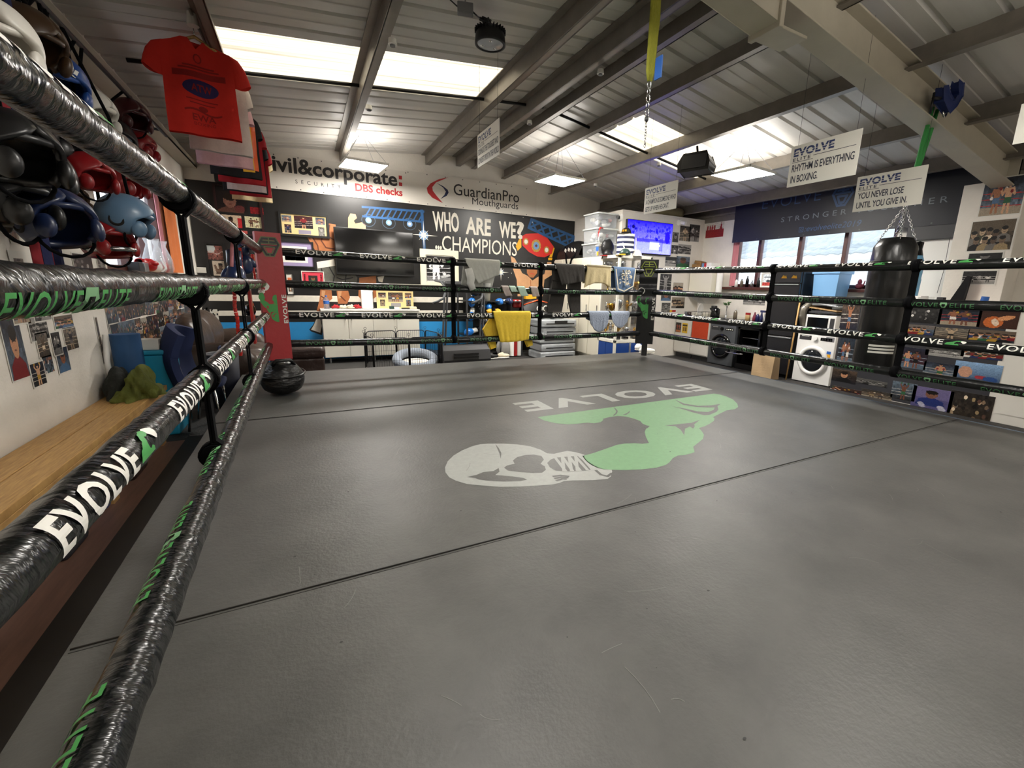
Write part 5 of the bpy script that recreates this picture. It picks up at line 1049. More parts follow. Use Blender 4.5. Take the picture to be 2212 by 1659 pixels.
PH = [(1469, 486, 1490, 523, 'solo', 'sepia', 'sepia photograph of a corridor right of the blue television'), (1490, 483, 1509.5, 524, 'duel', 'bw', 'black and white fight photograph highest right on the partition'), (1453, 500, 1465, 525, 'face', 'bw', 'narrow dark portrait photograph touching the television edge'), (1465, 526, 1492, 551, 'team', 'bw', 'black and white group photograph below the sepia one'), (1450, 528, 1464, 550, 'solo', 'bw', 'small grey photograph just right of the television corner'),
 (1437, 553, 1460, 577, 'ring', 'bw', 'pale photograph of white boots above the rope by pad'), (1461, 552, 1489, 579, 'face', None, 'dark brown portrait photograph above the top right rope'), (1426, 590, 1449, 628, 'solo', 'bw', 'pale blue grey photograph beside the black corner pad'), (1454, 609, 1474, 640, 'team', None, 'colour group photograph beside the white extractor hood'), (1428, 630, 1449, 651, 'face', None, 'colour photograph with blue shirt next to the pad'),
 (1451, 641, 1478, 667, 'team', 'sepia', 'dark photograph of a team left of the dish rack'), (1429, 653, 1447, 676, 'solo', 'bw', 'black and white seated figure photograph by the pad edge')]
for i, (a, b, c, d, k, tn, l) in enumerate(PH):
    o, w, h = rY(a, b, c, d, BY0-.001); print_on(o, *YW, w, h, rpic(200+i, 22, 24, k, tn), l, 'photograph', 'photographs on the partition', .01)
p = onY(1450, 672, BY0); g = G('mural_yellow'); g.bb(p+V((-.08, -.004, -.02)), p+V((.02, -.002, .02))); g.m('banner_red').bb(p+V((.02, -.004, -.02)), p+V((.12, -.002, .02))); tag(g.build('sticker'), 'yellow and red strip sticker low on the partition', 'sticker')
# rolled foam on top of the boxed-in room
mat('foam_beige', '#8d8260', rough=.9, bump=(12, .5))
p0 = V((6.3, 0, 0))
for i, (dy, dz, r, l) in enumerate(((0, .1, .1, 'beige foam roll lying in front on top of the partition room'), (.24, .1, .1, 'beige foam roll behind the front one on the partition room'))):
    g = G('foam_beige'); c = BZ1+.03+r; g.tube([(p0.x+k*.075, 7.15+dy, c) for k in range(9)], [r*(1+.04*math.sin(k*2.2)) for k in range(9)], 14); tag(g.build('foam_roll'), l, 'foam roll', 'foam rolls on the partition')
# white training shoes left on the canvas by the corner
for i, (px, py, rz, l) in enumerate(((1380, 750, .5, 'white sports shoe heel on the canvas behind the other'), (1397, 758, -.45, 'white sports shoe with red mark on the canvas edge'))):
    p = onZ(px, py+6, 0); t = thing('white_shoe', l, 'shoe', p, 0, 'white shoes on the ring corner'); Rz = M.Rotation(rz, 3, 'Z'); g = G('glossy_white')
    g.ball(V((p.x, p.y, .055)), (.14, .055, .055), 16, 10, Rz, lambda q: V((q.x, q.y*(1-.2*q.x), max(-.9, q.z*(1.3 if q.x < -.1 else .72))))); g.build('upper', t); g = G('white_fleece'); g.ball(V((p.x, p.y, .014)), (.145, .06, .014), 16, 6, Rz); g.build('sole', t)
    if i: g = G('banner_red'); g.box(V((p.x, p.y, .07))+Rz @ V((.05, -.02, 0)), (.05, .03, .012), rz); g.build('red_mark', t)
# ------------------------------------------------------------------ kitchen corner along the right wall
mat('worktop', '#2b2a2c', rough=.3); mat('unit_white', '#dcd8cf', rough=.35); mat('towel_orange', '#c4441f', rough=.95, bump=(60, .4)); mat('hood_white', '#d9d4c4', rough=.4); mat('kraft', '#8e6a3e', rough=.85, bump=(14, .4)); mat('kraft_pale', '#a88e6c', rough=.85, bump=(5, .3, (1, 1, 1), .02))
KX = 6.8; KZ = .5
t = thing('kitchen_unit', 'white kitchen base unit with posters beside the partition', 'cabinet', (7.1, 6.69, ZF))
g = G('unit_white'); g.bb((KX+.02, 6.47, ZF+.1), (XR-.02, 6.92, KZ-.01)); g.build('body', t); g = G('unit_white'); g.bb((KX, 6.475, ZF+.12), (KX+.018, 6.915, KZ-.02)); g.build('door', t, bevel=.003); g = G('dark_grey'); g.bb((KX+.06, 6.48, ZF), (KX+.08, 6.9, ZF+.1)); g.build('plinth', t)
t = thing('kitchen_unit', 'white kitchen base unit behind the orange hand towel', 'cabinet', (7.1, 6.24, ZF))
g = G('unit_white'); g.bb((KX+.02, 6.02, ZF+.1), (XR-.02, 6.46, KZ-.01)); g.build('body', t); g = G('unit_white'); g.bb((KX, 6.025, ZF+.12), (KX+.018, 6.455, KZ-.02)); g.build('door', t, bevel=.003); g = G('dark_grey'); g.bb((KX+.06, 6.03, ZF), (KX+.08, 6.45, ZF+.1)); g.build('plinth', t)
g = G('towel_orange'); g.bb((KX-.03, 6.03, .06), (KX-.012, 6.43, .47)); tag(g.build('hand_towel', bevel=.006), 'bright orange hand towel hanging on the white kitchen unit', 'towel')
for i, (a, b, c, d, l) in enumerate(((1417, 690, 1432, 714, 'dark fight poster on the kitchen unit door'), (1434, 691, 1456, 714, 'yellow fixture poster on the kitchen unit door'))):
    o, w, h = rX(a, b, c, d, KX-.001)
    o.y = [6.9, 6.72][i]; w = .15
    p = (Pic(20, 28, '#1c120e', 1).man(.3, .3, .5, '#8a4a30').man(.7, .3, .5, '#8a5a40').rect(.1, .05, .9, .25, '#b06a3a')) if i == 0 else Pic(24, 22, '#d8b020', 1).rect(.1, .7, .9, .85, '#3a2a10').rect(.15, .2, .45, .6, '#7a5a18').rect(.55, .2, .85, .6, '#6a4a10')
    print_on(V((KX-.001, o.y, .2)), *XRW, w, .2, p.noise(.1), l, 'poster')
t = thing('worktop', 'dark kitchen worktop holding bottles along the right wall', 'worktop', (7.08, 6.0, KZ)); g = G('worktop'); g.bb((KX-.02, 5.06, KZ), (XR-.005, 6.93, KZ+.035)); g.build('slab', t, bevel=.004); g = G('hood_white'); g.bb((XR-.03, 5.06, KZ+.035), (XR-.01, 6.93, KZ+.09)); g.build('upstand', t)
WT = KZ+.036
# washing machines
def washer(y0, y1, x, z1, body, door, ring, label, badge):
    t = thing('washing_machine', label, 'washing machine', (x+.28, (y0+y1)/2, ZF)); yc = (y0+y1)/2; W = y1-y0
    g = G(body); g.bb((x, y0, ZF+.012), (min(x+.56, XR-.03), y1, z1)); g.build('body', t, bevel=.008)
    A = M.Rotation(-PI/2, 3, 'Y'); zc = ZF+.36
    g = G(ring); g.torus((x-.008, yc, zc), W*.34, .035, A, 32, 8); g.build('door_ring', t); g = G(door); g.ball((x-.005, yc, zc), (.05, W*.31, W*.31), 24, 12); d = g.build('door_glass', t)
    g = G(ring); g.box((x-.03, yc-W*.34, zc), (.03, .02, .09)); g.build('door_handle', t)
    g = G('dark_grey'); g.bb((x-.003, yc+W*.12, z1-.1), (x, yc+W*.44, z1-.03)); g.build('detergent_drawer', t); g = G(ring); g.cyl((x, yc, z1-.065), (x-.03, yc, z1-.065), .03); g.build('dial', t)
    g = G('black_gloss'); g.bb((x-.003, yc-W*.42, z1-.09), (x, yc-W*.12, z1-.045)); g.build('display', t); g = G('print_white' if badge else 'dark_grey')
    for k in range(4): g.bb((x-.004, yc-W*.4+k*.04, z1-.075), (x-.003, yc-W*.4+k*.04+.022, z1-.06))
    g.m('print_white').bb((x-.004, yc+W*.18, z1-.045), (x-.003, yc+W*.38, z1-.038)); g.build('panel_print', t); return t
mat('washer_grey', '#5b5e62', rough=.3, metal=.4); mat('washer_white', '#e6e5e2', rough=.25); mat('drum_glass', '#1b1e22', rough=.06)
washer(5.42, 6.0, KX, KZ-.06, 'washer_grey', 'drum_glass', 'black_gloss', 'dark grey front loading washing machine under the worktop', True)
t = washer(3.68, 4.26, KX, .455, 'washer_white', 'drum_glass', 'washer_white', 'white washing machine with microwave on top beside black fridge', False)
g = G('blue_label'); g.bb((KX-.003, 3.72, .18), (KX, 3.78, .22)); g.m('mural_yellow').bb((KX-.003, 3.72, .13), (KX, 3.78, .175)); g.build('energy_sticker', t)
g = G('grey'); g.bb((KX-.003, 3.7, .36), (KX, 3.82, .43)); g.build('care_sticker', t)
# black oven with its door hanging open
t = thing('oven', 'black oven standing open between grey washing machine and fridge', 'oven', (7.05, 5.15, ZF))
g = G('black_gloss'); x = KX+.03; g.bb((x, 4.93, ZF), (x+.5, 5.39, ZF+.1)); g.bb((x, 4.93, ZF+.1), (x+.5, 4.97, .44)); g.bb((x, 5.35, ZF+.1), (x+.5, 5.39, .44)); g.bb((x, 4.93, .4), (x+.5, 5.39, .44)); g.bb((x+.46, 4.93, ZF+.1), (x+.5, 5.39, .44)); g.build('body', t, bevel=.004)
g = G('black_gloss'); g.box((x-.16, 5.16, .03), (.4, .44, .035), .28, 'Y'); d = g.build('door', t, bevel=.008); g = G('chrome'); g.tube([(x-.34, 4.98, .02), (x-.36, 5.05, .01), (x-.36, 5.28, .01), (x-.34, 5.34, .02)], .009, 7); g.build('handle', d); g = G('photo_paper'); g.box((x-.18, 5.1, .056), (.1, .07, .003), .28, 'Y'); g.build('paper_tag', d)
g = G('chrome')
for z in (.12, .25): g.bb((x+.05, 4.98, z), (x+.44, 5.34, z+.008))
g.build('wire_rack', t)
# black fridge
mat('fridge_black', '#1d1d20', rough=.22)
t = thing('fridge', 'tall black fridge freezer in front of the right window', 'fridge', (7.1, 4.6, ZF))
g = G('fridge_black'); g.bb((KX+.04, 4.34, ZF), (XR-.1, 4.86, 1.385)); g.build('body', t, bevel=.006)
for nm, z0, z1 in (('freezer_door', ZF+.06, .36), ('fridge_door', .375, 1.2), ('top_panel', 1.21, 1.38)):
    g = G('fridge_black'); g.bb((KX-.01, 4.345, z0), (KX+.035, 4.855, z1)); d = g.build(nm, t, bevel=.006)
    if nm != 'top_panel': g = G('alu'); g.bb((KX-.025, 4.36, z1-.02), (KX-.012, 4.84, z1-.008)); g.build('handle_strip', d)
g = G('gold')
for y, z in ((4.62, 1.3), (4.45, 1.3)): g.fill([(y-.05, z-.02), (y+.05, z-.02), (y+.02, z+.03), (y-.02, z+.015), (y-.03, z+.03)], lambda a, b: V((KX-.012, a, b)))
g.m('print_white').bb((KX-.013, 4.78, 1.27), (KX-.011, 4.8, 1.32)); g.build('sticker', t)
g = G('photo_paper')
for y, z in ((4.9, .2), (4.9, .05)): pass
# light blue tub on a wall shelf beside the fridge
mat('tub_blue', '#79a9d6', rough=.4)
t = thing('wall_shelf', 'white wall shelf beside the black fridge below the window sill', 'shelf', (7.2, 4.08, .93)); g = G('unit_white'); g.bb((6.95, 3.82, .93), (XR-.01, 4.3, .95)); g.build('board', t); g = G('alu')
for y in (3.9, 4.22): g.bb((7.0, y, .8), (XR-.01, y+.02, .93))
g.build('bracket', t)
t = thing('plastic_tub', 'light blue plastic tub on the shelf beside the black fridge', 'tub', (7.15, 4.08, .95)); g = G('tub_blue'); z0, z1 = .952, 1.4
def tb(z, k): return [(7.16+a*k*.17, 4.08+b*k*.19, z) for a, b in ((-1, -1), (1, -1), (1, 1), (-1, 1))]
q = tb(z0, .88)+tb(z1, 1.0); g.add(q, [(3, 2, 1, 0), (0, 1, 5, 4), (1, 2, 6, 5), (2, 3, 7, 6), (3, 0, 4, 7)]); g.build('tub', t, solid=.006, bevel=.01); g = G('tub_blue'); g.bb((6.97, 3.87, 1.35), (7.35, 4.29, 1.41)); g.build('rim', t, bevel=.008)
# microwave, trays, duct, broom
t = thing('microwave', 'white microwave oven standing on the white washing machine', 'microwave', (7.1, 3.97, .46)); g = G('washer_white'); g.bb((KX+.05, 3.75, .46), (7.25, 4.2, .74)); g.build('body', t, bevel=.006); g = G('black_gloss'); g.bb((KX+.044, 3.86, .5), (KX+.05, 4.17, .7)); g.build('door_window', t); g = G('dark_grey'); g.bb((KX+.044, 3.77, .5), (KX+.05, 3.83, .7)); g.build('control_panel', t)
mat('tray_wood', '#a8875c', rough=.5)
for i, (dz, m, l) in enumerate(((0, 'dark_grey', 'dark baking tray lying on the white microwave'), (.05, 'tray_wood', 'pale wooden tray tilted on the dark baking tray'), (.12, 'alu', 'silver tray on top of the tray pile'))):
    g = G(m); g.box((7.05, 3.98, .775+dz), (.36, .42, .02), [0, .1, .12][i], 'X'); g.bb((6.88, 3.8, .76+dz), (6.9, 4.16, .8+dz)) if i != 1 else None; tag(g.build('tray', bevel=.004), l, 'tray', 'trays on the microwave')
mat('foil', '#9c978c', rough=.35, metal=.7)
g = G('foil'); P = [(7.2, 4.3, .3), (7.0, 4.3, .5), (6.9, 4.3, .7), (6.9, 4.29, .82), (6.98, 4.25, .9), (7.1, 4.2, .93-.06)]; pts = []; rr = []
for i in range(60):
    u = i/59*(len(P)-1); k = min(int(u), len(P)-2); f = u-k; pts.append(V(P[k]).lerp(V(P[k+1]), f)); rr.append(.05+.006*(i % 2))
g.tube(pts, rr, 12); tag(g.build('flexible_duct'), 'silver flexible duct bending between fridge and microwave', 'duct')
g = G('pine'); g.tube([(6.72, 4.3, ZF), (6.74, 4.27, .92)], .012, 8); tag(g.build('broom_handle'), 'pale wooden broom handle leaning beside the microwave', 'broom')
# paper bag on the floor
t = thing('paper_bag', 'brown paper bag standing on the floor before the fridge', 'bag', (6.5, 4.55, ZF))
g = G('kraft_pale'); q0 = [(6.42, 4.36), (6.62, 4.36), (6.62, 4.72), (6.42, 4.72)]; q1 = [(6.44, 4.35), (6.6, 4.37), (6.6, 4.71), (6.44, 4.73)]
def pb(u, w):
    k = u*4; i = int(k) % 4; f = k-int(k); a, b = q0[i], q0[(i+1) % 4]; c, d = q1[i], q1[(i+1) % 4]; w2 = w
    x = (a[0]*(1-f)+b[0]*f)*(1-w2)+(c[0]*(1-f)+d[0]*f)*w2; y = (a[1]*(1-f)+b[1]*f)*(1-w2)+(c[1]*(1-f)+d[1]*f)*w2
    return V((x-.018*math.sin(PI*w)*f*(1-f)*4*math.sin(6*f+4*w), y+.012*math.sin(5*w)*f*(1-f)*4, ZF+.005+.4*w))
g.ring(pb, 32, 10, cu=True); g.poly([(*p, ZF+.005) for p in q0]); g.build('body', t); g = G('tray_wood'); g.tube([(6.44, 4.45, .07), (6.43, 4.5, .13), (6.43, 4.6, .13), (6.44, 4.64, .07)], .008, 6); g.build('handle', t)
# extractor hood and wall things
t = thing('extractor_hood', 'cream extractor hood with clear skirt in the kitchen corner', 'extractor hood', (7.2, 6.6, .95))
g = G('hood_white'); g.bb((7.06, 6.32, 1.0), (XR-.01, 6.9, 1.41)); g.build('chimney', t, bevel=.006); g = G('hood_white'); g.bb((7.03, 6.28, .99), (XR-.01, 6.92, 1.02)); g.m('bin_clear').add([(7.03, 6.28, .99), (7.03, 6.92, .99), (7.2, 6.72, .8), (7.2, 6.48, .8), (XR-.01, 6.28, .99), (XR-.01, 6.92, .99), (XR-.01, 6.72, .8), (XR-.01, 6.48, .8)], [(0, 1, 2, 3), (0, 3, 7, 4), (1, 5, 6, 2), (2, 6, 7, 3)]); g.build('skirt', t)
g = G('glossy_white'); g.cyl((7.2, 6.25, 1.0), (7.2, 6.25, 1.42), .06, n=20); tag(g.build('white_pipe'), 'white round pipe standing against the extractor hood', 'pipe')
HT = 1.411
t = thing('kraft_box', 'brown kraft carton with open flaps on the extractor hood', 'carton', (7.2, 6.78, HT)); g = G('kraft'); g.bb((7.08, 6.66, HT), (7.34, 6.89, HT+.17)); g.build('body', t, bevel=.01); g = G('kraft'); g.box((7.2, 6.78, HT+.2), (.16, .18, .06), .2, 'X'); g.build('flap', t, bevel=.006)
mat('file_blue', '#6f8fae', rough=.5); mat('file_red', '#b8262c', rough=.4)
for i, (m, y, l) in enumerate((('file_blue', 6.6, 'grey blue box file beside the kraft carton'), ('file_red', 6.54, 'thin bright red box file in the middle of the hood top'), ('glossy_white', 6.45, 'white box file with red edge right of the red file'))): g = G(m); g.bb((7.08, y-.03-(.03 if i == 2 else 0), HT), (7.34, y+.03+(.03 if i == 2 else 0)-.002, HT+.18)); (g.m('file_red').bb((7.075, 6.4, HT), (7.08, 6.51, HT+.04)) if i == 2 else 0); tag(g.build('box_file', bevel=.004), l, 'file', 'files on the extractor hood')
o, w, h = rX(1527, 481, 1562, 511, XR-.001); p = Pic(36, 28, '#d2ccc0', 4); p.rect(0, 0, 1, .5, '#8f1f24'); [p.ell(.1+i*.13, .6, .06, .18, '#8f1f24') for i in range(4)]; p.poly([(.62, 0), (.98, 0), (.9, .6), (.85, .95), (.78, .6)], '#8a2228'); p.noise(.12)
print_on(o, *XRW, w, h, p, 'cut out dark red team picture high on the right wall', 'picture')
o, w, h = rX(1607, 640, 1652, 660, XR-.001); print_on(o, *XRW, w, h, rpic(260, 30, 18, 'ring', 'bw'), 'dark photograph under the window sill above the worktop', 'photograph')
# worktop clutter
def wp(px, py, x=7.12): p = onX(px, py, x); return p
t = thing('dish_rack', 'wire dish rack with cups and a plate on the worktop', 'dish rack', (7.1, 6.55, WT)); g = G('chrome')
for y in (6.4, 6.48, 6.56, 6.64, 6.72): g.tube([(6.95, y, WT+.01), (6.95, y, WT+.1), (7.25, y, WT+.1), (7.25, y, WT+.01)], .004, 5)
g.tube([(6.95, 6.38, WT+.1), (6.95, 6.74, WT+.1)], .005, 5); g.tube([(7.25, 6.38, WT+.1), (7.25, 6.74, WT+.1)], .005, 5); g.build('wires', t)
g = G('glossy_white'); A = M.Rotation(PI/2, 3, 'X') @ M.Rotation(.3, 3, 'Y'); g.lathe([(0, 0), (.07, .005), (.13, .03), (.125, .035), (.07, .012), (0, .008)], (7.1, 6.6, WT+.14), 24, A); tag(g.build('plate'), 'white plate standing in the wire dish rack', 'plate')
for i, (y, m, l) in enumerate(((6.74, 'scrap4', 'dark cup at the far end of the dish rack'), (6.66, 'brown_leather', 'brown cup beside the dark one by the rack'))): g = G(m); g.lathe([(0, 0), (.035, 0), (.04, .09), (.036, .09), (.032, .01), (0, .01)], (6.9, y, WT), 14); tag(g.build('cup'), l, 'cup', 'cups on the worktop')
t = thing('kettle', 'black kettle on the worktop beside the dish rack', 'kettle', (7.15, 6.2, WT)); g = G('black_gloss'); g.lathe([(0, 0), (.085, 0), (.09, .05), (.07, .17), (.05, .2), (0, .205)], (7.12, 6.2, WT), 18); g.build('body', t); g = G('black'); g.tube([(7.1, 6.14, WT+.04), (7.07, 6.06, WT+.08), (7.08, 6.07, WT+.17), (7.1, 6.15, WT+.19)], .013, 7); g.build('handle', t); g = G('black'); g.tube([(7.12, 6.27, WT+.12), (7.12, 6.33, WT+.18)], .018, 7); g.build('spout', t)
g = G('black'); g.lathe([(0, 0), (.05, 0), (.06, .12), (.05, .13), (0, .13)], (7.26, 6.36, WT+.1), 14); g.cyl((7.26, 6.36, WT), (7.26, 6.36, WT+.11), .03); tag(g.build('coffee_maker'), 'black coffee maker behind the dish rack', 'coffee maker')
mat('leaf', '#4c6b3c', rough=.6); t = thing('vase', 'clear bud vase with green sprig on the worktop', 'vase', (7.15, 5.96, WT)); g = G('chrome'); g.lathe([(.035, 0), (.012, .02), (.01, .2), (.02, .24)], (7.15, 5.96, WT), 12); g.build('stem', t); g = G('leaf')
for k in range(9): a = k*2.4; g.ball((7.15+.045*math.cos(a), 5.96+.05*math.sin(a), WT+.27+.02*(k % 3)), (.035, .016, .01), 8, 5, M.Rotation(a, 3, 'Z') @ M.Rotation(-.5, 3, 'Y'))
g.build('sprig', t)
mat('bottle_brown', '#6b6152', rough=.15); mat('bottle_maroon', '#6d2235', rough=.3); mat('spray_navy', '#1e2350', rough=.35); mat('juice', '#b89a6a', rough=.4)
bottle(7.15, 5.75, WT, .035, .2, 'bottle_brown', 'glossy_white', 'brown glass bottle between the bud vase and red lidded jar')
bottle(7.08, 5.42, WT, .045, .15, 'juice', 'glove_red', 'tan jar with red lid on the kitchen worktop', 'jar', 'jar', shape='jar')
bottle(7.12, 5.31, WT, .035, .19, 'bottle_maroon', 'glossy_white', 'maroon pump bottle right of the red lidded jar', shape='pump')
bottle(7.1, 5.235, WT, .035, .16, 'spray_navy', 'glossy_white', 'small navy bottle beside the maroon pump bottle')
bottle(7.06, 5.2-.07, WT, .03, .2, 'spray_navy', 'spray_navy', 'navy spray can between the navy bottle and white bottle', 'spray bottle', 'spray_bottle', shape='spray')
for yy, l in ((5.1, 0),): pass
t = bottle(7.18, 5.09, WT, .07, .27, 'glossy_white', 'glossy_white', 'large white cleaning bottle at the right of the worktop', 'spray bottle', 'spray_bottle', shape='spray')
# carton on top of the oven side
mat('carton_orange', '#c4652c', rough=.6)
t = thing('cereal_box', 'orange and green food carton at the end of the worktop', 'carton', (7.28, 5.02, WT)); g = G('carton_orange'); g.bb((7.25, 4.98-.09+.1, WT), (7.32, 5.2-.08, WT+.2)); g.build('box', t); g = G('leaf'); g.bb((7.246, 5.06, WT+.1), (7.25, 5.12, WT+.19)); g.m('mural_yellow').bb((7.246, 4.99, WT+.02), (7.25, 5.11, WT+.09)); g.build('print', t)
# window sill things
SZ = 1.141
for i, (y, m, h, l) in enumerate(((5.98, 'glossy_white', .16, 'white bottle at far end of the right window sill'), (5.86, 'bottle_brown', .15, 'brown bottle second from the far end of the sill'), (5.74, 'black_gloss', .2, 'slim black bottle on the sill left of silver one'), (5.63, 'silver', .12, 'short silver bottle beside the slim black bottle'), (5.5, 'black', .17, 'matt black bottle in middle of the sill group'))): bottle(7.36, y, SZ, .03, h, m, 'dark_grey', l, group='bottles on the window sill')
o = V((7.33, 5.42, SZ)); framed(o, *XRW, .34, .26, [(.03, .03, .28, .2, Pic(30, 24, '#dfe6ea', 3).rect(0, 0, 1, .3, '#c04038').ell(.4, .4, .16, .12, '#39424a').rect(.1, .7, .9, .78, '#59636b').noise(.2, 2))], 'pale framed picture standing on the window sill', .02, 'glossy_white')
for i, (y, r, m, l) in enumerate(((3.78, .05, 'bottle_maroon', 'maroon ornament left of three on the window sill'), (3.62, .055, 'scrap4', 'grey ornament in middle of the sill by the bag'), (3.48, .05, 'brown_leather', 'brown ornament nearest the punch bag on the sill'))): g = G(m); g.ball((7.36, y, SZ+.04), (r, r*1.2, .045), 12, 8); g.ball((7.36, y, SZ+.1), (r*.6, r*.6, .045), 12, 8); g.tube([(7.36, y-.05, SZ+.04), (7.36, y-.07, SZ+.12)], .01, 6); tag(g.build('ornament'), l, 'ornament', 'ornaments on the window sill')
# curtain remnant at the far jamb
mat('pink_cloth', '#c9848c', rough=.9); g = G('pink_cloth'); g.ring(lambda u, w: V((XR-.03+.015*math.sin(u*16), 6.02+.13*u, 1.16+.95*w)), 14, 4); tag(g.build('curtain', solid=.004), 'narrow pink curtain strip at the window edge', 'curtain')
# ------------------------------------------------------------------ long navy banner over the right window
mat('banner_dark', '#11131d', rough=.5, bump=(3, .25)); mat('ink_blue', '#2f486e', rough=.5); mat('ink_grey', '#666c74', rough=.5)
bx = XR-.13; y1 = onX(1583, 520, bx).y; y0 = 2.25; zb = onX(1700, 512, bx).z; ztp = 2.63
g, P = banner((bx, y1, zb-.02), *XRW, y1-y0, ztp-zb, 'banner_dark', 'navy banner', .02)
q = lambda px, py: (lambda p: (y1-p.y, p.z-zb+.02))(onX(px, py, bx-.03))
a, b = q(1645, 452), q(1773, 428); h = q(1645, 425)[1]-a[1]; btext(g, P, 'EVOLVE', a[0], a[1], h*.8, 'ink_blue', w=b[0]-a[0], bold=-.012, space=1.1)
a, b = q(1797, 440), q(1845, 405); cxh, cyh = (a[0]+b[0])/2, (a[1]+b[1])/2; sh = (b[0]-a[0])
emblem(g, lambda x, y, k: P(cxh+x, cyh+y, k+.002), sh*.95, 'ink_blue', None, .12)
a = q(2000, 400); btext(g, P, 'ELITE', cxh+sh*.8, q(1645, 452)[1], h*.8, 'ink_blue', w=.75, bold=-.012, space=1.1)
a, b = q(1685, 480), q(1865, 455); btext(g, P, 'STRONGER TOGETHER', a[0], a[1], .075, 'ink_grey', w=(b[0]-a[0])*1.75, space=1.6)
a, b = q(1736, 500), q(1860, 486); btext(g, P, ':evolveelite2019', a[0], a[1], .085, 'ink_blue', w=b[0]-a[0], shear=.2)
c = (a[0]-.06, a[1]+.035); g.m('ink_blue'); stroke(g, [(c[0]-.035, c[1]-.035), (c[0]+.035, c[1]-.035), (c[0]+.035, c[1]+.035), (c[0]-.035, c[1]+.035)], .008, lambda x, y: P(x, y, .002), True); stroke(g, ell(c[0], c[1], .017, .017, 12), .007, lambda x, y: P(x, y, .002), True)
g.m('eyelet')
for i in range(9): g.fill(ell(.1+i*.43, .03, .012, .012, 8), lambda x, y: P(x, y, .002))
tag(g.build('banner'), 'long dark navy banner with pale blue lettering over the right window', 'banner')
# white blind with dark box, beyond the punch bag
t = thing('roller_blind', 'white roller blind with dark cassette right of the punch bag', 'blind', (XR-.08, 2.9, 1.05)); a, b = onX(1955, 497, XR-.08), onX(2075, 492, XR-.08); g = G('dark_grey'); g.bb((XR-.14, b.y, 1.78), (XR-.03, 3.25, 1.97)); g.build('cassette', t, bevel=.006); g = G('glossy_white'); g.bb((XR-.09, b.y+.03, 1.0), (XR-.08, 3.2, 1.79)); g.build('cloth', t); g = G('wire'); g.tube([(XR-.15, b.y+.06, 1.8), (XR-.15, b.y+.05, 1.4), (XR-.15, b.y+.07, 1.1)], .003, 5); g.build('cord', t)
# ------------------------------------------------------------------ white boxed column with posters
g = G('white_paint'); CXF = 7.06; g.bb((CXF, 2.1, ZF), (XR, 2.66, 2.36)); struct(g.build('column', bevel=.004))
for i, (a, b, c, d, k, tn, l) in enumerate(((2128, 388, 2205, 462, 'duel', None, 'colour fight photograph at the top of the white column'), (2100, 478, 2184, 541, 'team', 'sepia', 'sepia photograph of standing boxers on the white column'), (2092, 546, 2165, 566, 'face', 'bw', 'narrow pale photograph just above the rope on column'), (2080, 584, 2150, 616, 'ring', 'bw', 'grey photograph below the top rope on the column'))):
    o, w, h = rX(a, b, c, d, CXF-.001); o.y = min(o.y, 2.64); w = min(w, .5); print_on(o, *XRW, w, h, rpic(300+i, 40, 30, k, tn), l, 'photograph', 'photographs on the column', .012)
# ------------------------------------------------------------------ counter faced with photographs
DX, DZ = 6.74, .93
t = thing('counter', 'long white counter faced with a collage of photographs', 'counter', (7.05, 2.2, ZF))
g = G('unit_white'); g.bb((DX, .4, ZF), (XR-.4, 3.62, DZ)); g.build('body', t, bevel=.004); g = G('glossy_white'); g.bb((DX-.03, .38, DZ), (XR-.37, 3.64, DZ+.03)); g.build('top', t, bevel=.004); g = G('unit_white'); g.bb((DX-.006, .5, -.2), (DX, 1.8, DZ-.1)); g.build('panel', t)
g = G('scrap1'); g.bb((DX-.0008, 1.9, ZF+.01), (DX, 3.62, DZ-.01)); g.build('backing_sheet', t)
R = random.Random(77); cells = [(1822, 655, 1850, 712, 'solo'), (1816, 727, 1838, 790, 'duel'), (1800, 795, 1848, 830, 'face'), (1850, 815, 1915, 838, 'team'), (1798, 832, 1860, 858, 'crowd'), (1862, 838, 1925, 868, 'duel'), (1930, 822, 1975, 868, 'solo'), (1966, 662, 2030, 700, 'crowd'), (2032, 662, 2115, 706, 'duel'), (2118, 666, 2196, 712, 'face'), (1960, 700, 2018, 725, 'team'), (2020, 706, 2090, 735, 'solo'), (2094, 710, 2190, 742, 'team'),
 (1943, 748, 1998, 800, 'duel'), (2002, 746, 2080, 776, 'ring'), (2078, 752, 2165, 780, 'team'), (1998, 780, 2065, 822, 'solo'), (2066, 778, 2158, 832, 'face'), (1975, 832, 2052, 892, 'face'), (2056, 842, 2138, 912, 'crowd')]
where = ['highest beside the microwave', 'beside the white washing machine door', 'low beside the washing machine foot', 'under the punch bag upper row', 'lowest at the left end', 'second in the lowest row', 'of a boxer below the bag', 'of people in white below the second rope', 'of two bare chested boxers', 'orange toned at the upper right', 'pale blue under the boxers', 'dark with one flexing boxer', 'of a seated group right side', 'of two men with a trophy', 'dark of ring ropes', 'of a green team line up', 'of a man in white by ring', 'of bald man outdoors', 'of a man in navy polo', 'dark brown of a crowd at the right end']
tn = [None, None, None, 'bw', None, 'sepia', None, 'bw', None, None, None, 'sepia', None, None, 'bw', None, None, None, None, 'sepia']
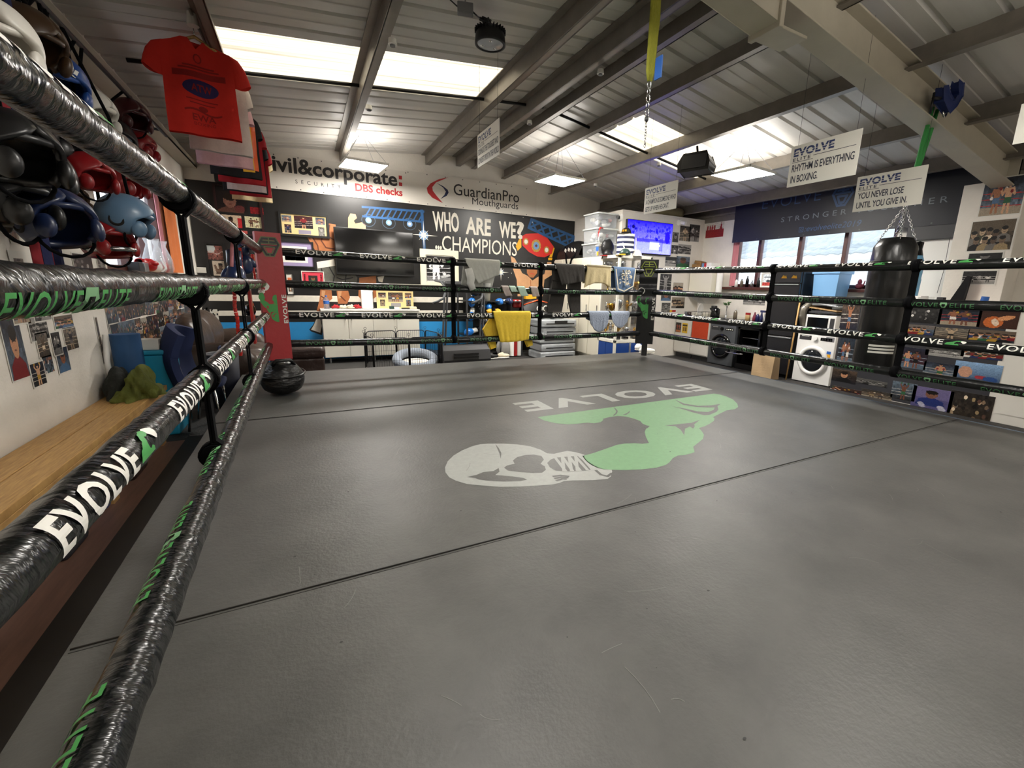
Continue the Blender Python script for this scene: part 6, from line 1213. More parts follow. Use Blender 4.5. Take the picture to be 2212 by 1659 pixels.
for i, (a, b, c, d, k) in enumerate(cells):
    o, w, h = rX(a, b, c, d, DX-.001); w = max(.12, w)
    p = rpic(400+i, 40, 28, k, tn[i])
    if i == 18: p = Pic(36, 40, '#6a6188', 3); p.rect(0, 0, 1, .5, '#55507a'); p.head(.48, .68, .17, '#7a5444', '#17120f', '#22306a'); p.limb(.25, .2, .3, .08, .07, '#a9a6b8'); p.limb(.75, .15, .8, .06, .08, '#b9b6c4'); p.noise(.08)
    if i == 9: p = Pic(40, 28, '#3a2016', 4); p.ell(.4, .3, .35, .3, '#b8602c'); p.ell(.7, .55, .3, .12, '#c98a5c', .3); p.ell(.45, .3, .12, .2, '#d8c0a8', .4); p.noise(.15)
    if i == 17: p = Pic(40, 30, '#4f6f96', 4); p.grad('#30405a', '#86a6c8'); p.ell(.25, .45, .2, .3, '#b98a70'); p.ell(.6, .25, .16, .1, '#a03038'); p.ell(.8, .2, .2, .14, '#2a4a80'); p.noise(.12)
    print_on(o, *XRW, w, h, p, 'photograph %s on the counter front' % where[i], 'photograph', 'photographs on the counter front')
# things on the counter
CT = DZ+.031
def cb(px, py, d, m, name, label, cat, x=6.9, bev=.006):
    p = onX(px, py, x); g = G(m); g.bb((x-d[0]/2, p.y-d[1]/2, CT), (x+d[0]/2, p.y+d[1]/2, CT+d[2])); return tag(g.build(name, bevel=bev), label, cat)
cb(1985, 636, (.2, .14, .1), 'glossy_white', 'tissue_box', 'white box with blue print left on the counter', 'box'); cb(2002, 636, (.2, .1, .09), 'bin_clear', 'clear_tray', 'clear plastic tray beside the white counter box', 'tray'); cb(2036, 634, (.08, .07, .09), 'dark_grey', 'pen_pot', 'dark pen pot in middle of the counter top', 'pot')
cb(2065, 645, (.25, .4, .012), 'file_red', 'red_folder', 'flat red folder lying on the counter edge', 'folder', 6.82); cb(2096, 640, (.22, .2, .006), 'photo_paper', 'paper_sheet', 'white paper sheet right of the red folder', 'paper', 6.84, 0)
p = onX(2127, 640, 6.8); g = G('blue_label'); g.cyl((6.8, p.y, CT), (6.8, p.y-.01, CT+.11), .035, n=14); tag(g.build('roll_of_tape'), 'blue upright tube at the right end of the counter', 'tube')
g = G('black_wire'); g.prism([(0, 0), (.14, 0), (.16, .34), (.13, .34)], lambda a, b: V((6.98, onX(2052, 630, 6.98).y-a, CT+b)), (.05, 0, 0)); tag(g.build('tablet_stand', bevel=.004), 'black slanted stand leaning on the counter beside column', 'stand')
mat('water_blue', '#6fb2d8', rough=.1, alpha=.8)
t = thing('water_bottle', 'large blue water bottle behind the punch bag', 'bottle', (7.0, 2.78, CT)); yb = onX(1982, 550, 6.95).y; g = G('water_blue'); g.lathe([(0, 0), (.085, 0), (.09, .08), (.085, .1), (.09, .3), (.085, .32), (.09, .45), (.085, .52), (.05, .62), (.03, .68), (0, .68)], (6.95, yb, CT), 20); g.build('body', t); g = G('black_gloss'); g.lathe([(.06, .6), (.04, .68), (.045, .76), (0, .78)], (6.95, yb, CT), 16); g.build('pump', t)
# ------------------------------------------------------------------ punch bag on the rafter
t = thing('punch_bag', 'heavy black punch bag with three white stripes behind right ropes', 'punch bag', (5.12, 2.37, .3))
BXc, BYc = 5.13, 2.37
bz0 = onX(1880, 800, BXc).z; bz1 = onX(1935, 520, BXc).z; R0 = .183
mat('bag_black', '#151515', rough=.3, bump=(8, .35, (1, 1, .4), .03))
g = G('bag_black'); g.lathe([(0, bz0), (R0*.93, bz0+.005), (R0, bz0+.04), (R0, bz0+.5), (R0*1.01, bz0+.9), (R0*1.02, bz1-.22), (R0*.97, bz1-.06), (R0*.72, bz1+.02), (R0*.3, bz1+.03), (0, bz1+.03)], (BXc, BYc, 0), 36); g.build('body', t)
g = G('print_white'); zs = onX(1880, 758, BXc).z
for k in range(3): g.smooth = True; g.ring(lambda u, w: V((BXc+(R0+.0015)*math.cos(PI*1.02+u*1.25), BYc+(R0+.0015)*math.sin(PI*1.02+u*1.25), zs+.002+k*.032+.02*w)), 24, 1)
g.build('white_stripe', t)
g = G('black'); g.torus((BXc, BYc, bz1-.2), R0*1.01, .006, None, 32, 6); g.build('seam_band', t)
ht = onX(1975, 440, BXc); hz = ht.z; hook = V((BXc+.02, BYc-.01, hz))
def chain(g, a, b, r=.006, L=.032):
    a, b = V(a), V(b); n = max(2, int((b-a).length/(L*.72))); d = (b-a).normalized()
    u = d.cross(V((0, 0, 1))) if abs(d.z) < .95 else d.cross(V((1, 0, 0))); u.normalize(); w = d.cross(u)
    for i in range(n):
        c = a.lerp(b, (i+.5)/n); s = u if i % 2 else w
        g.tube([c+d*(L*.5*math.cos(q*PI/4))+s*(L*.28*math.sin(q*PI/4)) for q in range(8)], r*.55, 5, closed=True)
for k in range(4): a = k*PI/2+.6; g = G('chrome'); chain(g, (BXc+R0*.8*math.cos(a), BYc+R0*.8*math.sin(a), bz1+.0), hook); g.build('chain', t)
mat('green_strap', '#2f8a3e', rough=.7); mat('clamp_blue', '#1a2c66', rough=.45)
top = V((BXc+.02, YR-.04, onX(2012, 235, BXc).z)); g = G('green_strap'); mid = hook.lerp(top, .38)
for s in (-1, 1): g.tube([hook, hook.lerp(mid, .5)+V((s*.006, 0, 0)), mid+V((s*.01, 0, 0)), mid.lerp(top, .5)+V((s*.035, 0, 0)), top+V((s*.045, 0, 0))], [.012, .016, .022, .02, .016], 8)
g.ball(mid, .035, 10, 8); tag(g.build('lifting_strap'), 'green knotted strap between the blue clamp and bag chains', 'strap')
t = thing('beam_clamp', 'dark blue beam clamp gripping the cream rafter above the bag', 'clamp', top); g = G('clamp_blue'); B = top; g.prism([(-.16, -.0), (.02, -.06), (.1, .0), (.17, .1), (.15, .19), (.07, .2), (.06, .13), (.08, .1), (.03, .04), (-.05, .07), (-.1, .12), (-.17, .1)], lambda a, b: V((B.x+a, B.y-.11, B.z+b)), (0, .05, 0)); g.build('jaw', t, bevel=.012); g = G('black_wire'); g.tube([B+V((-.12, -.09, .03)), B+V((-.34, -.12, -.02))], .012, 8); g.tube([B+V((-.34, -.12, .02)), B+V((-.34, -.12, -.14))], .009, 7); g.build('screw_handle', t); g = G('chrome'); g.torus(B+V((0, -.08, -.06)), .03, .008, M.Rotation(PI/2, 3, 'X')); g.build('shackle', t)
# ------------------------------------------------------------------ hanging quotation signs
mat('sign_white', '#d6d3c9', rough=.45); mat('sign_navy', '#2d3a66', rough=.5); mat('sign_ink', '#2f3340', rough=.5)
def sign(X, pts, lines, label, size=None, wires=True):
    (ax, ay), (bx_, by_), (cx_, cy_), (dx_, dy_) = pts; A = [onX(*p, X) for p in pts]
    y1, y0 = (A[0].y+A[3].y)/2, (A[1].y+A[2].y)/2; z1 = (A[0].z+A[1].z)/2; z0 = (A[2].z+A[3].z)/2; w, h = y1-y0, z1-z0
    t = thing('hanging_sign', label, 'sign', (X, (y0+y1)/2, z0), 0, 'hanging quotation signs'); o = V((X, y1, z0)); P = plane(o, *XRW, .0035)
    g = G('sign_white'); g.bb((X, y0, z0), (X+.006, y1, z1)); g.m('sign_navy'); P = lambda x, y: V((X-.0012, y1-x, z0+y))
    g.text('EVOLVE', lambda x, y: P(.05*w+x, .74*h+y), .17*h, bold=.045, w=.6*w, space=1.08)
    g.m('sign_white')
    for k in range(2): yy = .775*h+k*.055*h; g.add([V((X-.0018, y1-.05*w, z0+yy)), V((X-.0018, y1-.65*w, z0+yy)), V((X-.0018, y1-.65*w, z0+yy+.012*h)), V((X-.0018, y1-.05*w, z0+yy+.012*h))], [(0, 1, 2, 3)])
    g.m('sign_ink').text('ELITE', lambda x, y: P(.05*w+x, .62*h+y), .075*h, bold=.02, w=.27*w, space=1.3)
    for a, b, yy in ((.36*w, .95*w, .665*h), (.04*w, .36*w, .585*h)): g.add([P(a, yy), P(b, yy), P(b, yy+.012*h), P(a, yy+.012*h)], [(0, 1, 2, 3)])
    for i, s in enumerate(lines): g.m('sign_ink').text(s[0], lambda x, y: P(.05*w+x, s[2]*h+y), .17*h, bold=.015, w=s[1]*w, space=.95)
    g.build('board', t, bevel=0)
    for y in (y0+.04*w+.02, y1-.06): g = G('wire'); g.tube([(X+.003, y, z1-.01), (X+.003, y, roofz(X)-.02)], .0015, 4); g.build('cord', t)
    return t
sign(4.05, [(1714, 309), (1862, 286), (1848, 377), (1697, 406)], [('RHYTHM IS EVERYTHING', .9, .36), ('IN BOXING.', .42, .09)], 'white sign reading RHYTHM IS EVERYTHING IN BOXING on cords')
sign(5.0, [(1853, 383), (2007, 355), (1989, 440), (1841, 459)], [('YOU NEVER LOSE', .68, .36), ('UNTIL YOU GIVE IN.', .75, .09)], 'white sign reading YOU NEVER LOSE UNTIL YOU GIVE IN behind green strap')
sign(4.05, [(1395, 406), (1466, 389), (1459, 450), (1389, 464)], [('A CHAMPION IS SOMEONE WHO', .92, .36), ("GETS UP WHEN HE CAN'T.", .74, .09)], 'white sign reading A CHAMPION IS SOMEONE WHO GETS UP')
sign(1.75, [(1032, 290), (1079, 256), (1077, 334), (1031, 364)], [('BOXING IS THE TOUGHEST AND', .92, .36), ('LONELIEST SPORT IN THE WORLD.', .95, .09)], 'white sign reading BOXING IS THE TOUGHEST AND LONELIEST SPORT')
sign(4.6, [(2206, 222), (2330, 178), (2322, 285), (2190, 313)], [('THE FIGHT IS WON', .8, .36), ('IN THE GYM.', .5, .09)], 'white sign cut off by the right edge of the photo') if False else None
def edge_sign():
    X = 4.6; a, b = onX(2207, 225, X), onX(2190, 312, X); y1 = a.y; h = a.z-b.z; t = thing('hanging_sign', 'white hanging sign only just entering at the far right edge', 'sign', (X, y1-.3, b.z), 0, 'hanging quotation signs')
    g = G('sign_white'); g.bb((X, y1-.6, b.z), (X+.006, y1, a.z)); g.m('sign_navy').text('EVOLVE', lambda x, y: V((X-.0012, y1-.05-x, b.z+.62*h+y)), .06, bold=.045, w=.36); g.build('board', t)
    for y in (y1-.55, y1-.05): g = G('wire'); g.tube([(X+.003, y, a.z-.01), (X+.003, y, roofz(X)-.02)], .0015, 4); g.build('cord', t)
edge_sign()
# round high bay lamp, unlit, with its junction box
mat('lens_frost', '#b9bcc2', rough=.12); t = thing('high_bay_light', 'round black high bay lamp, switched off, near the left skylight', 'light', (1.5, 3.87, 2.95))
c = V((1.5, 3.87, 2.97)); g = G('black'); g.lathe([(.0, .1), (.09, .1), (.118, .06), (.124, 0), (.124, -.012), (.108, -.014), (.1, 0), (0, .0)], c, 32)
for k in range(26): a = k*2*PI/26; g.box(c+V((.105*math.cos(a), .105*math.sin(a), .085)), (.04, .004, .03), a)
g.build('housing', t); g = G('lens_frost'); g.lathe([(.106, -.006), (.08, -.012), (0, -.016)], c, 28); o = g.build('lens', t); g = G('chrome')
for a in (.6, 2.6, 4.4): g.ball(c+V((.06*math.cos(a), .06*math.sin(a), -.013)), (.014, .014, .004), 8, 5)
g.build('reflector', o); g = G('black_wire'); g.tube([c+V((0, 0, .1)), c+V((0, 0, .15)), c+V((-.01, .02, .19))], .006, 6); g.build('hook', t); g = G('black_wire'); g.tube([c+V((-.02+.05*math.sin(k*1.9), .02*math.cos(k*1.9)+.06, .185+.01*math.sin(k))) for k in range(26)], .007, 5); g.build('coiled_cable', t)
t = thing('junction_box', 'small grey junction box above the round lamp', 'junction box', (1.3, 3.72, 3.14)); p = onZ(1005, 20, 3.12); g = G('grey'); g.box((p.x, p.y, 3.12), (.12, .07, .07), -.3); g.build('box', t, bevel=.006); g = G('black_wire'); g.tube([(p.x+.06, p.y, 3.12), c+V((-.05, .08, .19))], .006, 5); g.tube([(p.x-.06, p.y, 3.12), (p.x-.25, p.y-.08, 3.16), (.72, p.y-.1, 3.1)], .005, 5); g.build('cable', t)
g = G('wire'); g.tube([(p.x, p.y, 3.15), (p.x, p.y, roofz(p.x)-.005)], .003, 4); g.build('hanger', t)
# conduit and cables across the skylight bays
g = G('black_wire'); yk = 5.62
for a, b in ((-1.2, .72), (.74, 2.1), (2.14, 2.9), (3.05, 3.62), (3.66, 4.66), (4.7, 5.9)): g = G('black_wire'); g.tube([(a, yk, roofz(a)-.06), (b, yk, roofz(b)-.06)], .018, 7); tag(g.build('cable_conduit'), 'black cable conduit crossing roof bay ' + {-1.2: 'left of the first purlin', .74: 'between the left purlins under skylight', 2.14: 'just left of the ridge', 3.05: 'just right of the ridge', 3.66: 'before the right skylight', 4.7: 'under the right skylight'}[a], 'conduit', 'cable conduits under the roof')
# spot lamps / sensors on the purlins
for i, (px, py, x, l) in enumerate(((797, 237, .75, 'white sensor on the left purlin above the first panel'), (1297, 160, 2.75, 'white sensor on the ridge beam beside the lifting sling'), (1144, 268, 2.72, 'small white sensor on the ridge beam behind the hanging sign'), (848, 97, .75, 'round white sensor high on the left purlin'), (1286, 402, 4.7, 'tiny white sensor on the far right purlin'), (1423, 358, 4.72, 'tiny white sensor beside the black loudspeaker'))):
    p = onX(px, py, x); p.z = min(p.z, roofz(x)-.19); g = G('glossy_white'); g.cyl(p+V((0, 0, .04)), p, .03, .035, 14); g.m('grey').cyl(p, p+V((0, 0, -.012)), .02, n=12); tag(g.build('sensor'), l, 'sensor', 'sensors on the purlins')
# yellow lifting sling with chain
mat('sling', '#9a9a33', rough=.85, bump=(50, .5)); Xs = 2.1; p0 = onX(1415, 30, Xs); p1 = onX(1403, 175, Xs)
t = thing('lifting_sling', 'olive yellow lifting sling hanging from the purlin left of the ridge', 'sling', (Xs, p1.y, p1.z)); ztop = roofz(Xs)-.19
g = G('sling')
for k in range(5): s = (k-2)*.011; g.tube([(Xs+s, p1.y, ztop+.02), (Xs+s*1.2, p1.y-.01, (ztop+p1.z)/2), (Xs+s*.9, p1.y, p1.z+.06), (Xs+s*.3, p1.y, p1.z)], [.012, .014, .013, .012], 7)
q = onX(1372, 12, Xs); g.tube([(Xs-.01, p1.y+.14, ztop+.03), (Xs, p1.y+.14, ztop-.06), (Xs+.01, p1.y+.1, ztop-.09), (Xs, p1.y+.06, ztop-.02), (Xs, p1.y+.03, ztop+.03)], .022, 8); g.tube([(Xs, p1.y-.05, ztop+.03), (Xs, p1.y-.09, ztop-.04), (Xs, p1.y-.05, ztop-.08)], .02, 8); g.build('webbing', t)
g = G('blue_label'); a = onX(1420, 142, Xs); g.bb((Xs-.006, a.y-.045, a.z-.08), (Xs+.004, a.y+.015, a.z+.045)); g.build('tag', t)
e = onX(1397, 250, Xs); g = G('chrome'); chain(g, (Xs, p1.y, p1.z), (Xs, e.y, e.z), .008, .05); g.m('dark_grey').ball((Xs, e.y, e.z-.02), (.014, .014, .022), 8, 6); g.m('chrome'); chain(g, (Xs, e.y, e.z-.03), (Xs, e.y, onX(1392, 318, Xs).z), .005, .024); g.build('chain', t)
t = thing('chain_hook', 'rusty chain with hook on the purlin left of rafter', 'hook', (3.62, 2.6, 2.9)); a, b = onX(1772, 62, 3.62), onX(1767, 98, 3.62); g = G('wire'); chain(g, (a.x, a.y, roofz(3.62)-.18), (a.x, a.y, b.z+.02), .006, .03); g.build('chain', t); g = G('dark_grey'); g.torus((a.x, a.y, b.z), .018, .007, M.Rotation(PI/2, 3, 'Y')); g.build('hook', t)
# loudspeaker on its bracket
t = thing('loudspeaker', 'black loudspeaker hanging under the right purlin beside LED panel', 'speaker', onX(1508, 355, 4.75)); c = onX(1506, 356, 4.75); Rz = M.Rotation(.35, 3, 'Z') @ M.Rotation(.18, 3, 'Y')
g = G('black'); g.prism([(-.2, -.11), (.2, -.11), (.22, -.02), (.15, .11), (-.16, .11), (-.22, 0)], lambda a, b: c+Rz @ V((-.11, -a, b)), Rz @ V((.2, 0, 0))); g.build('cabinet', t, bevel=.012); g = G('dark_grey'); g.prism([(-.17, -.085), (.17, -.085), (.17, .085), (-.17, .085)], lambda a, b: c+Rz @ V((-.112, -a, b)), Rz @ V((-.004, 0, 0))); g.build('grille', t); g = G('black_wire'); g.tube([c+V((0, 0, .1)), V((4.72, c.y, roofz(4.72)-.16))], .015, 7); g.tube([c+V((0, .15, .08)), V((4.72, c.y+.2, roofz(4.72)-.2))], .005, 5); g.build('bracket', t)
# ------------------------------------------------------------------ bench along the left wall
t = thing('bench', 'long pine bench of two planks along the left wall', 'bench', (-1.25, 2.4, ZF))
for x0, x1 in ((-1.39, -1.245), (-1.238, -1.09)): g = G('pine'); g.bb((x0, -1.6, .11), (x1, 4.76, .15)); g.build('plank', t, bevel=.004)
g = G('pine'); g.bb((-1.115, -1.6, .0), (-1.09, 4.7, .11)); g.build('front_rail', t, bevel=.003)
mat('post_white', '#c9c2b2', rough=.6)
for y in (-1.4, .3, 2.0, 3.4, 4.5):
    g = G('pine'); g.bb((-1.19, y, ZF), (-1.115, y+.09, .11)); g.build('leg', t); g = G('pine'); g.bb((-1.38, y, ZF), (-1.31, y+.09, .11)); g.build('leg', t)
# things under the bench
for i, (y, m, d, l) in enumerate(((2.75, 'scrap1', (.2, .26, .2), 'dark kit bag pushed under the pine bench near camera'), (3.3, 'cab_blue', (.18, .1, .28), 'slim blue box standing under the pine bench'), (3.75, 'brown_leather', (.2, .3, .16), 'brown bag under the far half of the bench'))): g = G(m); g.bb((-1.3, y, ZF), (-1.3+d[0], y+d[1], ZF+d[2])); tag(g.build('stored_bag', bevel=.03, seg=3), l, 'bag')
# olive jacket heaped on the bench end
mat('olive_cloth', '#5c6224', rough=.9, noise=(6, .25), bump=(9, .7, (1, 1, 1), .05)); mat('dark_cloth', '#191c17', rough=.9, bump=(9, .6, (1, 1, 1), .05))
def heap(g, c, r, seed, k=.22, nu=40, nv=20):
    R = random.Random(seed); ph = [R.uniform(0, 6) for _ in range(8)]; rx, ry, rz = r
    def f(u, w):
        t = u*2*PI; p = w*PI/2; q = V((math.cos(p)*math.cos(t), math.cos(p)*math.sin(t), math.sin(p)))
        s = 1+k*(math.sin(3*t+ph[0]+4*p)*.5+math.sin(7*t+ph[1]-5*p)*.35+math.sin(11*t+ph[2]+9*p)*.2)*(1-.4*math.sin(p))
        return V((c[0]+q.x*rx*s, c[1]+q.y*ry*s, c[2]+max(0, q.z)*rz*(1+k*.6*math.sin(5*t+ph[3])*math.cos(p)+.25*math.sin(4*q.x+ph[4]))))
    g.smooth = True; g.ring(f, nu, nv, cu=True); g.smooth = False
g = G('dark_cloth'); heap(g, (-1.25, 4.44, .151), (.12, .2, .2), 3); tag(g.build('dark_rucksack'), 'dark rucksack under the olive jacket on the bench', 'rucksack')
t = thing('jacket', 'olive green jacket heaped at the far end of the bench', 'jacket', (-1.15, 4.4, .15)); g = G('olive_cloth'); heap(g, (-1.17, 4.36, .152), (.125, .2, .19), 8, .42, 56, 28); g.build('body', t); g = G('olive_cloth'); g.tube([(-1.16, 4.3, .3), (-1.1, 4.25, .24), (-1.085, 4.32, .19), (-1.09, 4.5, .18)], [.05, .055, .05, .04], 10); g.build('sleeve', t)
# blue roller, cyan box, office chair
mat('roller_blue', '#1d4a78', rough=.6, noise=(5, .12)); mat('cyan_box', '#1789ab', rough=.55); mat('chair_navy', '#1f2c55', rough=.85)
t = thing('foam_roller', 'dark blue foam cylinder standing at the end of the bench', 'roller', (-1.27, 4.64, .15)); g = G('roller_blue'); g.cyl((-1.27, 4.64, .151), (-1.27, 4.64, .6), .092, n=28); g.build('cylinder', t, bevel=.008); g = G('glossy_white'); g.tube([(-1.37, 4.6, .6), (-1.385, 4.58, .4), (-1.38, 4.58, .2)], .02, 8); g.build('white_pipe', t)
t = thing('plyo_box', 'bright cyan padded box between the bench and navy chair', 'box', (-1.22, 5.05, ZF)); g = G('cyan_box'); g.bb((-1.37, 4.8, ZF), (-1.06, 5.32, .4)); g.build('body', t, bevel=.015, seg=3); g = G('cyan_box'); g.bb((-1.38, 4.79, .4), (-1.05, 5.33, .44)); g.build('lid', t, bevel=.015, seg=3)
p = onX(327, 745, -1.3); g = G('photo_paper'); g.bb((-1.36, 4.84, .441), (-1.12, 4.95, .53)); tag(g.build('paper_pack', bevel=.004), 'white paper pack standing on the cyan box', 'paper')
t = thing('office_chair', 'navy fabric chair with chrome legs beside the cyan box', 'chair', (-.85, 5.02, ZF))
g = G('chair_navy'); g.smooth = True
def cb_(u, w):
    x = -1.08-.06*math.sin(PI*w)+.03*w; y = 4.72+.56*u; return V((x+.12*(2*u-1)**2, y, .12+.52*w*(1-.14*(2*u-1)**2*(1 if w > .5 else 0))))
g.ring(cb_, 14, 12); g.smooth = False; g.build('backrest', t, solid=.06, bevel=.02, seg=3)
g = G('chair_navy'); g.ball((-.88, 5.02, .1), (.18, .24, .05), 20, 10, None, lambda q: V((max(-.85, min(.85, q.x*1.15)), max(-.85, min(.85, q.y*1.15)), q.z))); g.build('seat', t)
for y in (4.82, 5.24): g = G('chrome'); g.tube([(-1.0, y, ZF+.01), (-.95, y, .06), (-.78, y, .06), (-.74, y, ZF+.01)], .012, 8); g.build('leg', t)
g = G('black'); g.tube([(-1.06, 5.0, .3), (-1.02, 5.0, .08), (-.9, 5.0, .06)], .02, 7); g.build('back_support', t)
t = thing('navy_handbag', 'small navy bag standing on the navy chair seat', 'bag', (-.72, 5.05, .15)); g = G('chair_navy'); g.ball((-.74, 5.1, .24), (.06, .1, .09), 14, 10); g.build('body', t); g = G('chair_navy'); g.tube([(-.74, 5.02, .3), (-.74, 5.04, .42), (-.74, 5.14, .42), (-.74, 5.18, .3)], .008, 6); g.build('strap', t)
mat('sofa_leather', '#43362e', rough=.36, bump=(7, .5, (1, 1, 1), .03))
# brown sofa in the corner
t = thing('sofa', 'brown leather sofa in the left back corner', 'sofa', (-.95, 6.9, ZF))
g = G('sofa_leather'); g.bb((-1.37, 6.05, ZF+.03), (-.55, 7.95, .0)); g.build('base', t, bevel=.03, seg=3)
for y0, y1 in ((6.25, 7.0), (7.02, 7.78)):
    g = G('sofa_leather'); g.ball((-.9, (y0+y1)/2, .06), (.42, (y1-y0)/2*1.06, .13), 22, 12, None, lambda q: V((max(-.9, min(.9, q.x*1.25)), max(-.9, min(.9, q.y*1.25)), q.z))); g.build('seat_cushion', t)
    g = G('sofa_leather'); g.ball((-1.2, (y0+y1)/2, .34), (.17, (y1-y0)/2*1.06, .3), 22, 14, M.Rotation(-.15, 3, 'Y'), lambda q: V((q.x*(1+.1*math.sin(q.y*5)), max(-.92, min(.92, q.y*1.25)), q.z*(1-.12*abs(q.y))))); g.build('back_cushion', t)
for y in (6.12, 7.9): g = G('sofa_leather'); g.ball((-.95, y, .1), (.42, .13, .24), 18, 10); g.build('armrest', t)
# dark waste bin beside the ring corner, black holdall on the canvas
t = thing('waste_bin', 'tall dark navy waste bin beyond the ring near the sofa', 'bin', (-.62, 5.95, ZF)); mat('bin_navy', '#1b1f2e', rough=.6); g = G('bin_navy'); g.lathe([(0, 0), (.12, 0), (.15, .58), (.14, .58), (.115, .02), (0, .02)], (-.82, 5.72, ZF), 22); g.build('body', t); g = G('grey'); g.torus((-.82, 5.72, ZF+.58), .148, .008); g.build('rim', t)
t = thing('holdall', 'round black leather bag on the canvas beside the lowest left rope', 'bag', (-.26, 4.72, 0))
mat('leather_black', '#101011', rough=.35, bump=(6, .8, (1, 1, 2.5), .05)); g = G('leather_black'); g.ball((-.24, 4.74, .15), (.185, .19, .165), 26, 16, None, lambda q: V((q.x, q.y, max(-.9, q.z)*(1+.07*math.sin(9*q.z))))); g.build('body', t); g = G('leather_black'); g.tube([(-.3, 4.62, .29), (-.27, 4.6, .335), (-.16, 4.66, .33), (-.13, 4.7, .28)], .016, 7); g.build('handle', t); g = G('leather_black'); g.torus((-.24, 4.74, .2), .19, .008, M.Rotation(.1, 3, 'X'), 30, 6); g.build('seam_fold', t)
# ------------------------------------------------------------------ left window dressing
o, w, h = rX(338, 430, 377, 572, XL+.05); g = G('orange_cloth'); y0 = 6.93; g.ring(lambda u, q: V((XL+.045+.012*math.sin(u*14), y0+.46*u, 1.1+.95*q)), 20, 6); tag(g.build('curtain', solid=.005), 'plain orange curtain beside the left window', 'curtain')
g = G('pink_cloth'); g.ring(lambda u, q: V((XL+.02+.01*math.sin(u*18), 6.7+.14*u, 1.1+.86*q)), 12, 4); tag(g.build('curtain', solid=.004), 'narrow pink curtain between the left window and orange curtain', 'curtain')
mat('red_gloss', '#b3161d', rough=.3); mat('film', '#e8ecee', rough=.08, alpha=.28, spec=.7)
S2 = 1.077
g = G('red_gloss'); glove(g, (XL+.02, 6.0, S2+.09), (.2, 1, -.1), .26, 'red_gloss', 'red_gloss'); tag(g.build('boxing_glove'), 'red boxing glove lying on the left window sill', 'boxing glove')
for i, (y, l) in enumerate(((6.3, 'clear wrapped gift pack with white ribbon on the left sill'), (6.62, 'clear wrapped red gift pack with white lettering at the sill end'))):
    t = thing('gift_pack', l, 'gift pack', (XL+.02, y, S2)); g = G('red_gloss' if i else 'glossy_white'); g.ball((XL+.02, y, S2+.07), (.06, .11, .07), 16, 8, None, lambda q: V((q.x, q.y, max(-1, q.z)))); g.build('contents', t); g = G('film'); g.lathe([(.07, 0), (.1, .05), (.095, .16), (.05, .3), (.07, .36)], (XL+.02, y, S2), 18); g.build('wrapper', t)
    g = G('print_white'); g.text('Ella' if False else 'xxx', lambda a, b: V((XL+.082, y-.06+a, S2+.06+b)), .05, shear=.3, w=.12) if i else g.tube([(XL+.09, y-.08, S2+.02), (XL+.1, y+.06, S2+.06), (XL+.06, y+.1, S2+.16)], .008, 6); g.build('ribbon_print', t)
for i, (y, m, l) in enumerate(((5.6, 'scrap1', 'dark small box at the near end of the left sill'), (5.78, 'alu', 'silver square tin beside the dark box on left sill'))): g = G(m); g.bb((XL-.03, y, S2), (XL+.06, y+.12, S2+.1)); tag(g.build('sill_tin', bevel=.006), l, 'tin')
# ------------------------------------------------------------------ photographs on the left wall
LP = [(0, 700, 61, 803, 'face', None, 'brick red photograph, largest of the low cluster on left wall'), (60, 690, 104, 728, 'team', 'bw', 'pale washed out photograph beside the brick red one'), (76, 725, 107, 764, 'solo', 'sepia', 'sepia standing figure photograph below the pale one'), (108, 722, 134, 761, 'duel', 'bw', 'greenish photograph in middle of the low cluster'), (136, 714, 168, 749, 'solo', 'sepia', 'dark photograph at the right end of the low cluster'),
 (88, 768, 116, 800, 'crowd', None, 'group photograph with red patch in the low cluster'), (119, 757, 151, 796, 'face', None, 'portrait photograph with navy shirt in the low cluster'), (64, 790, 99, 825, 'solo', None, 'red boxer photograph at the foot of the low cluster'), (202, 684, 228, 786, 'solo', 'sepia', 'tall photograph of a boxer nearest the blue cylinder'), (229, 686, 250, 780, 'solo', 'bw', 'tall narrow photograph behind the blue cylinder'),
 (20, 664, 66, 698, 'duel', None, 'brown fight photograph tucked under the second rope at far left'), (66, 660, 112, 692, 'team', 'bw', 'pale group photograph tucked under the second rope'), (112, 682, 160, 706, 'team', None, 'reddish photograph partly behind the second rope'), (0, 425, 44, 528, 'duel', None, 'orange boxer photograph between the ropes at far left'), (14, 540, 63, 592, 'face', 'bw', 'portrait photograph on white paper just above second rope'), (95, 548, 145, 598, 'duel', 'bw', 'grey fight photograph below the navy headguard'), (152, 544, 205, 600, 'crowd', 'bw', 'black and white crowd photograph beside the sill'), (206, 552, 232, 600, 'solo', 'bw', 'narrow grey photograph touching the window sill')]
for i, (a, b, c, d, k, tn, l) in enumerate(LP):
    o, w, h = rX(a, b, c, d, XL+.001+(i % 4)*.0004); f_ = 1.22 if i < 8 else 1.0; o = o-V((0, w*(f_-1)/2, h*(f_-1)/2)); w *= f_; h *= f_; print_on(o, *XLW, w, h, rpic(500+i, 34, 34, k, tn), l, 'photograph', 'photographs on the left wall', .008 if i != 14 else .04)
R = random.Random(19); rows = ['top row', 'second row', 'third row', 'lowest row']
yy = 4.88; n = 0
for r in range(4):
    y = 4.75+.03*r; z = .82-.155*r; c = 0
    while y < 7.7:
        w = R.choice([.18, .2, .24]); h = .15
        if r == 3 and (y < 5.4 or y > 6.6): y += w; continue
        print_on(V((XL+.001+.0002*(n % 3), y, z+R.uniform(-.01, .01))), *XLW, w*.98, h, rpic(600+n, 20, 15, R.choice(['crowd', 'team', 'duel', 'crowd']), None), 'small photograph in the crowd strip under left window, %s, number %d from the camera' % (rows[r], c+1), 'photograph', 'small photographs under the left window'); y += w; c += 1; n += 1
